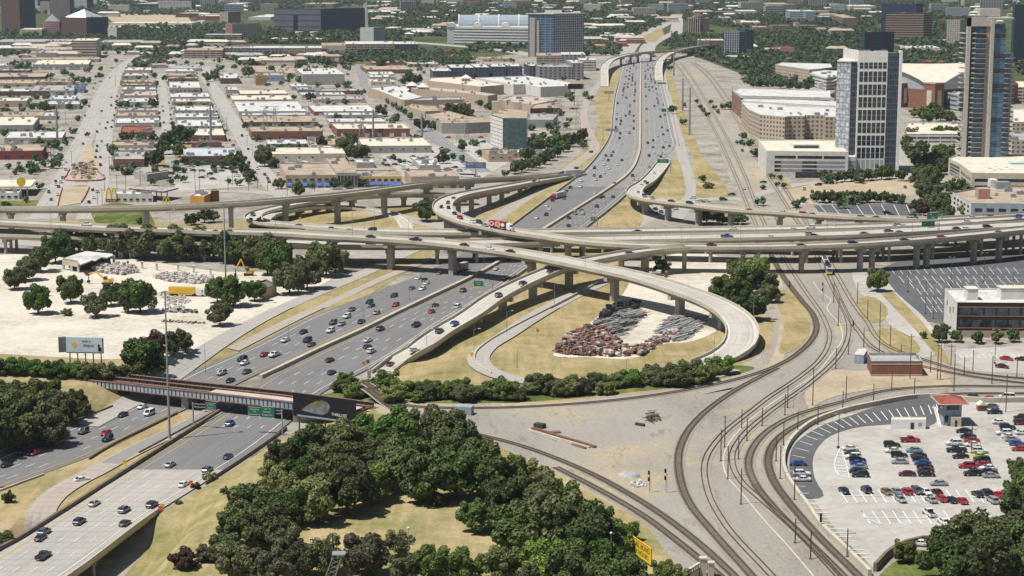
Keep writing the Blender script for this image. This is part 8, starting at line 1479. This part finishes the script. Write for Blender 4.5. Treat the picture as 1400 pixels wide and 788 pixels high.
def gantry(name, px, py, wm, hm, Y, rz, panels, lab, arm, zg=None, group='overhead road signs'):
    z, x = zat(px, py, Y); zb = H(x, Y) if zg is None else zg; t = empty(name, (x, Y, zb), rz, lab, 'road sign', group); zc = z - zb
    for (cx, cz, w_, h_, mt, txt) in panels:
        m = MB(); m.box(cx, 0, zc + cz - h_ / 2, w_, .15, h_); p = m.build('panel', M[mt], t, rel=False); m = MB(); m.box(cx, -.06, zc + cz - h_ / 2 + .05, w_ - .1, .1, .08); m.box(cx, -.06, zc + cz + h_ / 2 - .12, w_ - .1, .1, .08); m.build('border', M['white_paint'], t, rel=False)
        for (b, s, dx, dz, m2) in txt: lettering(b, s, cx + dx, -.13, zc + cz + dz, 0, m2, t)
    m = MB(); a = arm; x0, x1 = (min(0, a), max(0, a))
    for dz in (-.5, .5):
        m.tube((x0, .4, zc + dz), (x1, .4, zc + dz), .09, n=5)
    n = max(3, int((x1 - x0) / 1.1))
    for k in range(n): xx = x0 + (x1 - x0) * k / n; m.tube((xx, .4, zc - .5 if k % 2 else zc + .5), (xx + (x1 - x0) / n, .4, zc + .5 if k % 2 else zc - .5), .05, n=4)
    m.tube((a, .4, -.2), (a, .4, zc + .9), .24, n=8); m.build('gantry', M['galv'], t, rel=False); return t
W_ = 'white_paint'
gantry('road_sign', 357, 563, 8, 4, 566, -.2, [(-2.1, -.1, 3.9, 3.0, 'sign_green', [('Continental', .62, 0, .75, W_), ('Ave', .62, 0, .05, W_)]), (-2.1, -1.35, 3.9, .75, 'sign_yellow', [('EXIT ONLY', .5, 0, 0, 'board_black')]), (2.1, -.1, 4.3, 3.7, 'sign_green', [('35E   77', .62, 0, 1.0, W_), ('Woodall', .68, -.1, .1, W_), ('Rodgers Fwy', .62, -.1, -.85, W_)])], 'pair of green signs with yellow exit strip hung before the rail bridge', 6.6)
gantry('road_sign', 288, 556, 4, 3, 572, -.2, [(0, 0, 3.6, 2.3, 'sign_green', [('35E  NORTH', .45, 0, .45, W_), ('Denton', .6, 0, -.4, W_)]), (-1.4, -1.7, 2.2, .7, 'sign_yellow', [('EXIT', .45, 0, 0, 'board_black')])], 'small green sign on a truss arm before the rail bridge', -6.0)
gantry('road_sign', 654, 389, 4, 3, GH(672, 405)[1], -.2, [(0, .3, 4, 2.6, 'sign_green', [('Oak Lawn', .6, 0, .4, W_), ('1/2 MILE', .5, 0, -.5, W_)]), (0, -1.35, 4, .7, 'sign_yellow', [])], 'green sign with yellow foot over northbound lanes below the long flyover', 6)
gantry('road_sign', 906.5, 220.5, 7, 3, G(906, 238)[1], -.1, [(0, 0, 7.4, 2.7, 'sign_green', [('EAST  366', .8, 0, .5, W_), ('EXIT ONLY', .7, 0, -.6, W_)])], 'wide green sign over the lanes at the ramp split', 5)
gantry('road_sign', 811, 299, 3, 3, G(806, 310)[1], -.2, [(0, -.3, 2.6, 2.2, 'sign_green', [('429', .8, 0, 0, W_)]), (.4, 1.2, 3.0, .7, 'sign_orange', [])], 'small green sign with orange strip at the freeway wall', 2.2)
gantry('road_sign', 1275, 295, 6, 3, G(1275, 303, 13)[1], .15, [(0, 0, 5.4, 3.2, 'sign_green', [('35E', .9, -1, .5, W_), ('Waco', .8, .3, -.8, W_)])], 'tilted green sign behind the viaduct lanes, farther one', 5, 13)
gantry('road_sign', 1269, 307, 6, 3, G(1269, 318, 13)[1], .15, [(-1.7, .2, 2.9, 2.6, 'sign_green', [('45', .8, 0, 0, W_)]), (1.5, .3, 3.4, 2.6, 'sign_green', [('75', .8, 0, 0, W_)]), (1.5, -1.3, 3.4, .7, 'sign_yellow', [])], 'pair of green signs with yellow foot on the viaduct, nearer one', 5.5, 13)
gantry('road_sign', 905, 114, 6, 2, G(910, 125)[1], 0, [(0, 0, 8.5, 1.8, 'sign_green', [])], 'long low green sign over far northbound lanes', 7); gantry('road_sign', 907.5, 151, 4, 3, G(908, 158)[1], 0, [(0, 0, 4.2, 3, 'sign_green', [])], 'square green sign right of the far northbound lanes', 3); gantry('road_sign', 893, 77, 6, 3, G(893, 88)[1], 0, [(0, 0, 7, 3, 'sign_green', [])], 'green sign beneath the far arching flyovers', 5); gantry('road_sign', 837, 178, 7, 2, G(830, 196)[1], 0, [(0, 0, 9.5, 2.2, 'galv', [])], 'grey back of a sign over the far southbound lanes', -7)
for px, py, mt, lab in ((503, 494.5, 'sign_green', 'small green exit sign at the gore by scrub trees'), (497.5, 496.5, 'sign_orange', 'small orange plate beside the green exit sign'), (222, 692, 'sign_yellow', 'yellow diamond sign by the bridge end on the dry bank'), (219, 695, 'sign_orange', 'orange plate below yellow diamond at the bridge end'), (261, 660, 'sign_orange', 'orange diamond sign behind the white car at the bridge'), (170, 632, 'sign_yellow', 'yellow warning sign on the narrow grass strip'), (656, 425.5, 'sign_yellow', 'yellow sign on the wall of the rising ramp'), (645, 484, 'sign_yellow', 'yellow arrow plate by the ground loop wall'), (735, 452, 'sign_orange', 'orange diamond sign on grass inside the loop'), (736, 371, 'sign_yellow', 'yellow round sign under the long flyover'), (753, 355, 'sign_yellow', 'yellow plate fixed to the flyover girder'), (410, 299, 'sign_yellow', 'yellow sign on the low loop grass'), (862, 251, 'sign_yellow', 'yellow gore sign where the short flyover leaves')):
    x, y, z = GH(px, py + 6); board('road_sign', px, py, 1.1, 1.2, y, 0, mt, lab, 'small sign', 'small roadside signs', (), 1, None, .06, (), 'galv')
# golden arches, yellow disc and other pole signs
for px, pb, pt, s, lab in ((152.5, 277, 257, 1.25, 'larger yellow double arch sign by the avenue'), (228, 291, 270, .8, 'smaller yellow double arch sign before the thin flyover')):
    x, y, z = GH(px, pb); zt = zat(px, pt, y)[0]; t = empty('arches_sign', (x, y, 0), 0, lab, 'pole sign', 'double arch signs'); m = MB(); n = 12; w_ = 2.3 * s; hh = 5.2 * s
    for sx in (-1, 1):
        P = [(sx * w_ * .52 + w_ * .5 * math.cos(math.pi * i / n), zt - hh + hh * math.sin(math.pi * i / n)) for i in range(n + 1)]
        for a, b in zip(P, P[1:]): m.tube((a[0], 0, a[1]), (b[0], 0, b[1]), .36 * s, n=6)
    m.build('arches', M['gold'], t, rel=False); m = MB(); m.box(0, 0, zt - hh - 1.6 * s, 5.2 * s, .5, 1.6 * s); m.build('name_panel', M['wall_red'], t, rel=False); lettering("McDonald's", .9 * s, 0, -.3, zt - hh - .8 * s, 0, W_, t); m = MB(); m.tube((0, .1, -.2), (0, .1, zt - hh - 1.5 * s), .22, n=6); m.build('post', M['galv'], t, rel=False)
x, y, z = GH(30, 275); zt = zat(28, 249, y)[0]; t = empty('shell_sign', (x, y, 0), 0, 'yellow and red disc sign on a pole over the filling station', 'pole sign'); m = MB(); m.add([(2.4 * math.cos(2 * math.pi * i / 16), -.15, zt + 2.4 * math.sin(2 * math.pi * i / 16)) for i in range(16)], [tuple(range(15, -1, -1))]); m.build('disc', M['gold'], t, rel=False); m = MB(); m.tube((0, 0, zt), (0, .2, zt), 2.6, n=16); m.build('rim', M['wall_red'], t, rel=False); m = MB(); m.tube((0, .1, -.2), (0, .1, zt), .18, n=6); m.build('post', M['galv'], t, rel=False)
# --- heaps that nobody could count
def inpoly(x, y, poly):
    ins = False
    for (ax, ay), (bx, by) in zip(poly, poly[1:] + poly[:1]):
        if (ay > y) != (by > y) and x < (bx - ax) * (y - ay) / (by - ay) + ax: ins = not ins
    return ins
def heap(name, px, n, mats, size, long_=1.0, ang=None, hmax=1.6, seed=1):
    P = [GH(*p)[:2] for p in px]; r = random.Random(seed); m = MB(); x0, x1 = min(p[0] for p in P), max(p[0] for p in P); y0, y1 = min(p[1] for p in P), max(p[1] for p in P); k = 0
    while k < n:
        x, y = r.uniform(x0, x1), r.uniform(y0, y1)
        if not inpoly(x, y, P): continue
        k += 1; s = size * r.uniform(.5, 1.3); a = (ang if ang is not None else r.uniform(0, 3.1)) + r.gauss(0, .09 if ang is not None else .3); z = H(x, y) + .15 + r.random() ** 1.6 * hmax
        if long_ > 3: c, q = math.cos(a) * s * long_ / 2, math.sin(a) * s * long_ / 2; m.tube((x - c, y - q, z), (x + c, y + q, z + r.gauss(0, .15)), s * .5, n=5, m=r.randrange(len(mats)))
        else: m.box(x, y, z - .15, s * long_, s * r.uniform(.5, 1), s * r.uniform(.4, .8), a, r.randrange(len(mats)))
    return tag(m.build(name, [M[q] for q in mats]), kind='stuff')
flat('scrap_rust', (.27, .145, .11), .9, .45, .5); flat('scrap_brown', (.19, .125, .10), .9, .35, .7); flat('scrap_grey', (.33, .335, .325), .8, .3, .7); flat('scrap_dark', (.05, .05, .05), .8, .3, .7); flat('rubble_grey', (.42, .39, .35), .95, .25, .6); flat('rubble_pale', (.55, .51, .46), .95, .2, .6)
heap('scrap_pile', [(757, 484), (775, 465), (800, 451), (828, 452), (842, 466), (860, 486), (806, 488)], 1700, ['scrap_rust', 'scrap_rust', 'scrap_brown', 'scrap_dark', 'rubble_grey', 'scrap_brown'], 1.05, 1.7, None, 2.2, 3)
heap('scrap_pile', [(826, 489), (858, 488), (866, 484), (872, 489), (884, 477), (878, 474), (868, 480), (830, 476)], 260, ['scrap_rust', 'scrap_brown', 'rubble_pale'], 1.3, 1.5, None, 1.6, 4); heap('scrap_pile', [(876, 488), (905, 470), (930, 463), (926, 456), (900, 462), (874, 480)], 220, ['scrap_grey', 'scrap_brown', 'rubble_pale', 'scrap_rust'], 1.3, 1.5, None, 1.5, 5)
heap('steel_poles', [(818, 440), (842, 425), (876, 428), (880, 432), (862, 448), (852, 462), (836, 455), (816, 450)], 330, ['scrap_grey', 'scrap_grey', 'rubble_grey', 'scrap_dark'], .45, 14, .75, 1.3, 6); heap('steel_poles', [(896, 457), (920, 432), (962, 436), (958, 450), (938, 466), (925, 468), (915, 460)], 420, ['scrap_grey', 'scrap_grey', 'rubble_grey', 'galv'], .45, 16, .95, 1.4, 7); heap('tyre_heap', [(817, 442), (826, 428), (850, 415), (876, 417), (872, 422), (850, 428)], 260, ['scrap_dark', 'board_black'], 1.4, 1.3, None, 1.6, 8)
heap('rubble', [(127, 371), (135, 366), (160, 364), (182, 368), (190, 373), (166, 377), (140, 374)], 420, ['rubble_grey', 'rubble_pale'], 1.3, 1.1, None, 1.8, 9); heap('rubble', [(210, 380), (240, 376), (275, 381), (296, 386), (270, 389), (230, 386)], 460, ['rubble_grey', 'rubble_pale'], 1.3, 1.1, None, 1.6, 10); heap('rubble', [(216, 400), (236, 400), (262, 412), (250, 424), (228, 422)], 200, ['rubble_grey', 'rubble_pale'], .8, 1.1, None, .5, 11); heap('rubble', [(222, 425), (268, 425), (270, 429), (222, 428)], 90, ['scrap_dark', 'rubble_grey'], .9, 1.3, None, .6, 12); heap('rubble', [(220, 439), (280, 442), (280, 444), (220, 441)], 80, ['scrap_brown', 'rubble_grey'], .8, 1.3, None, .4, 13); heap('rubble', [(862, 660), (880, 659), (884, 666), (866, 668)], 60, ['white_paint', 'rubble_grey'], .5, 1.2, None, .3, 14); heap('rubble', [(100, 226), (128, 222), (132, 240), (122, 246), (98, 244)], 120, ['scrap_brown', 'rubble_grey', 'wall_tan'], 1.6, 1.6, None, 1.8, 15)
heap('sleeper_heap', [(882, 576), (888, 567), (898, 568), (902, 574), (892, 580)], 46, ['scrap_brown', 'scrap_dark'], .3, 9, None, 1.5, 16); heap('rubble', [(880, 384), (900, 372), (912, 378), (900, 392), (884, 392)], 90, ['rubble_grey', 'scrap_brown', 'wall_white'], 1.4, 1.4, None, 1.8, 17)
def beam(px0, px1, wd, h, mt, lab, name='steel_beam', cat='beam', group='lengths of rail lying in the yard'):
    a, b = GH(*px0), GH(*px1); t = MB(); t.box((a[0] + b[0]) / 2, (a[1] + b[1]) / 2, .15, math.dist(a[:2], b[:2]), wd, h, math.atan2(b[1] - a[1], b[0] - a[0])); tag(t.build(name, M[mt]), lab, cat, group)
beam((728, 587), (814, 613), 1.1, .5, 'rust', 'long rusty stack of rails lying on the yard gravel'); beam((722, 589), (806, 613), .5, .35, 'wall_cream', 'long pale beam beside the rusty rail stack'); beam((726, 592), (760, 604), .35, .3, 'wall_grey', 'shorter grey beam nearest the park trees'); beam((782, 609), (801, 614.5), .5, .4, 'scrap_brown', 'short brown beam under the end of the rail stack'); beam((748, 593), (766, 592), 2.0, .4, 'scrap_brown', 'bundle of brown planks leaning by the rail stack'); beam((732, 584.5), (744, 586.5), 2.2, 1.3, 'scrap_dark', 'dark block of stacked sleepers at the stack end'); beam((869, 581.5), (881, 583.5), .9, .7, 'scrap_dark', 'dark log of sleepers beside the heap'); beam((624, 566), (646, 567.5), 3.0, 2.6, 'wall_bluegrey', 'grey equipment cabinet at the foot of the scrub strip', 'equipment_cabinet', 'cabinet', None); beam((503, 541), (507, 541), 1.0, 2.6, 'wall_grey', 'slim grey cabinet by the scrub at the bridge end', 'equipment_cabinet', 'cabinet', None)
x, y, z = GH(860, 651); m = MB(); m.sphere((x, y, -.6), 3.4, 14, 8, 0, .55); tag(m.build('gravel_heap', M['scrap_grey'], None, True), 'low grey gravel heap left of the two railway signals', 'gravel heap')
for i, (px, pb) in enumerate(((175, 366), (194.5, 367.5), (214.4, 370), (243.7, 371), (265, 373), (288, 376))): x, y, z = GH(px, pb); m = MB(); m.box(x, y, 0, .9, .9, 3.0); m.box(x, y, 3.0, 1.2, 1.2, .3); tag(m.build('concrete_column', M['wall_white']), f'{ORD[i]} pale standing column from the ruined building', 'column', 'standing columns of the demolished hall')
barrier([(95.4, 232), (91.5, 240), (97, 248.5), (125.5, 248.5), (133.3, 233.6)], 'orange red safety barrier curving round the avenue roadworks', .4, .8, 'barrier_red', 'safety_barrier', 'barrier', 'roadworks barriers'); barrier([(85, 258), (81, 272), (78.4, 284)], 'orange red safety barrier left of the lower roadworks', .4, .8, 'barrier_red', 'safety_barrier', 'barrier', 'roadworks barriers'); barrier([(122, 257), (117, 268), (111, 278)], 'orange red safety barrier right of the lower roadworks', .4, .8, 'barrier_red', 'safety_barrier', 'barrier', 'roadworks barriers')
# parapet with balusters, lattice gantry, low wall at the lower edge
a, b = G(928, 786, 3.2), G(956, 769, 3.2); t = empty('stone_parapet', (b[0], b[1], 0), 0, 'beige balustraded parapet with stepped pier at the lower edge', 'parapet'); an = math.atan2(b[1] - a[1], b[0] - a[0]); L = math.dist(a[:2], b[:2]); mx_, my_ = (a[0] + b[0]) / 2, (a[1] + b[1]) / 2
m = MB(); m.box(mx_, my_, -.5, L, .6, 2.4, an); m.build('wall', M['parapet_mat'], t); m = MB(); m.box(mx_, my_, 2.9, L, .7, .3, an); m.build('coping', M['parapet_mat'], t); m = MB(); [m.box(a[0] + (b[0] - a[0]) * (k + .5) / 9, a[1] + (b[1] - a[1]) * (k + .5) / 9, 1.9, .28, .3, 1.0, an) for k in range(9)]; m.build('balustrade', M['parapet_mat'], t)
for k, (hh, w_) in enumerate(((4.6, 1.5), (3.9, 1.3))): m = MB(); m.box(b[0] + .9 + k * 1.7, b[1] - k * 1.2, -.5, w_, w_, hh); m.box(b[0] + .9 + k * 1.7, b[1] - k * 1.2, hh - .5, w_ + .3, w_ + .3, .35); m.build('pier', M['parapet_mat'], t)
p = G(455, 800); t = empty('lattice_frame', (p[0], p[1], 0), 0, 'open steel lattice frame rising from the lower edge among trees', 'steel frame'); m = MB(); zt = zat(462, 758, p[1])[0]
for dx, dy in ((0, 0), (2.4, 0), (0, 2), (2.4, 2)): m.tube((-2.4 + dx, dy, 0), (.4 + dx * .75, dy * .8, zt), .12, n=4)
for k in range(6): z0, z1 = zt * k / 6, zt * (k + 1) / 6; x0, x1 = -2.4 + 2.8 * k / 6, -2.4 + 2.8 * (k + 1) / 6; m.tube((x0, 0, z0), (x1 + 2.2, 0, z1), .07, n=4); m.tube((x0 + 2.4, 0, z0), (x1, 0, z1), .07, n=4)
m.build('lattice', M['galv'], t, rel=False); m = MB(); m.box(1.4, 1, zt - .2, 3, 2.6, .2); m.build('head_beam', M['galv'], t, rel=False)
barrier([(1196, 782), (1222, 758), (1262, 744), (1300, 744)], 'dark sloping stone wall around the lawn corner', .8, 1.8, 'barrier_brown', 'garden_wall', 'wall', None)
# --- painted bays
pm = MB()
def stripe(a, b, w_=.13, off=.3):
    p, q = GH(*a), GH(*b); L = math.dist(p[:2], q[:2]) or 1; nx_, ny_ = -(q[1] - p[1]) / L * w_, (q[0] - p[0]) / L * w_
    pm.quad((p[0] - nx_, p[1] - ny_, H(p[0], p[1]) + off), (q[0] - nx_, q[1] - ny_, H(q[0], q[1]) + off), (q[0] + nx_, q[1] + ny_, H(q[0], q[1]) + off), (p[0] + nx_, p[1] + ny_, H(p[0], p[1]) + off))
for k in range(18): x = 1147 + k * 13.3; stripe((x, 671), (x + 12, 689))
for k in range(9): x = 1178 + k * 14; stripe((x, 700), (x + 12, 718))
stripe((1183, 709), (1296, 710)); stripe((1150, 679.5), (1385, 681)); stripe((1178, 700), (1182, 709)); stripe((1182, 709), (1201, 718))
W1 = crom([(1092, 684), (1112, 708), (1138, 735), (1166, 764)], 7); [stripe(p, (p[0] + 26, p[1] + 1)) for p in W1]
inner = crom([(1112, 676), (1104, 655), (1108, 630), (1122, 607), (1150, 593), (1190, 584), (1235, 578), (1285, 571)], 9)
outer = crom([(1090, 676), (1080, 652), (1082, 628), (1094, 604), (1124, 584), (1165, 571), (1215, 562), (1280, 554)], 9); N = min(len(inner), len(outer)); ii, oo = resample(inner, 26), resample(outer, 26); [stripe(o, (o[0] + (i[0] - o[0]) * .72, o[1] + (i[1] - o[1]) * .72)) for i, o in zip(ii, oo)]
I = crom([(1150, 612), (1144, 625), (1141, 640), (1147, 651), (1162, 655)], 5); [stripe(a, b) for a, b in zip(I, I[1:])]; stripe((1150, 612), (1162, 655)); [stripe((1142.5 + k * .4, 620 + k * 4.6), (1153 + k * 1.2, 621 + k * 4.2)) for k in range(7)]
for k in range(5): stripe((1157 + k * 3.2, 613 + k * 8.5), (1180 + k * 2.2, 613.2 + k * 8.5)); stripe((1212 + k * 4, 610 + k * 8.5), (1240 + k * 4, 610.2 + k * 8.5)); stripe((1303 + k * 5, 600 + k * 9.5), (1334 + k * 5, 600.2 + k * 9.5))
for r, (x0, x1, y0, n) in enumerate(((1208, 1400, 371, 17), (1232, 1400, 383, 15), (1246, 1400, 391, 12), (1256, 1292, 400, 4), (1262, 1292, 412, 4), (1270, 1292, 424, 3))):
    stripe((x0, y0), (x1, y0 - 1), .1)
    for k in range(n): x = x0 + (x1 - x0) * k / n; stripe((x - 3, y0 - 4.5), (x + 4, y0 + 4.5), .1)
for k in range(9): stripe((1120 + k * 17, 281), (1140 + k * 15.5, 303), .15)
for k in range(12): stripe((1312 + k * 8, 486), (1316 + k * 8, 491), .12)
tag(pm.build('bay_marking', M['white_paint']), kind='structure')
# ---------------------------------------------------------------- the air
m = MB(); m.box(0, 3900, -14, 6400, 9200, 190); hz = m.build('haze', []); tag(hz, kind='stuff')
hm = bpy.data.materials.new('haze_air'); hm.use_nodes = True; n = hm.node_tree.nodes; n.remove(n['Principled BSDF']); v = n.new('ShaderNodeVolumePrincipled')
v.inputs['Color'].default_value = (.72, .86, 1, 1); v.inputs['Density'].default_value = 0.000025; v.inputs['Anisotropy'].default_value = .3
hm.node_tree.links.new(v.outputs[0], n['Material Output'].inputs['Volume']); hz.data.materials.append(hm)
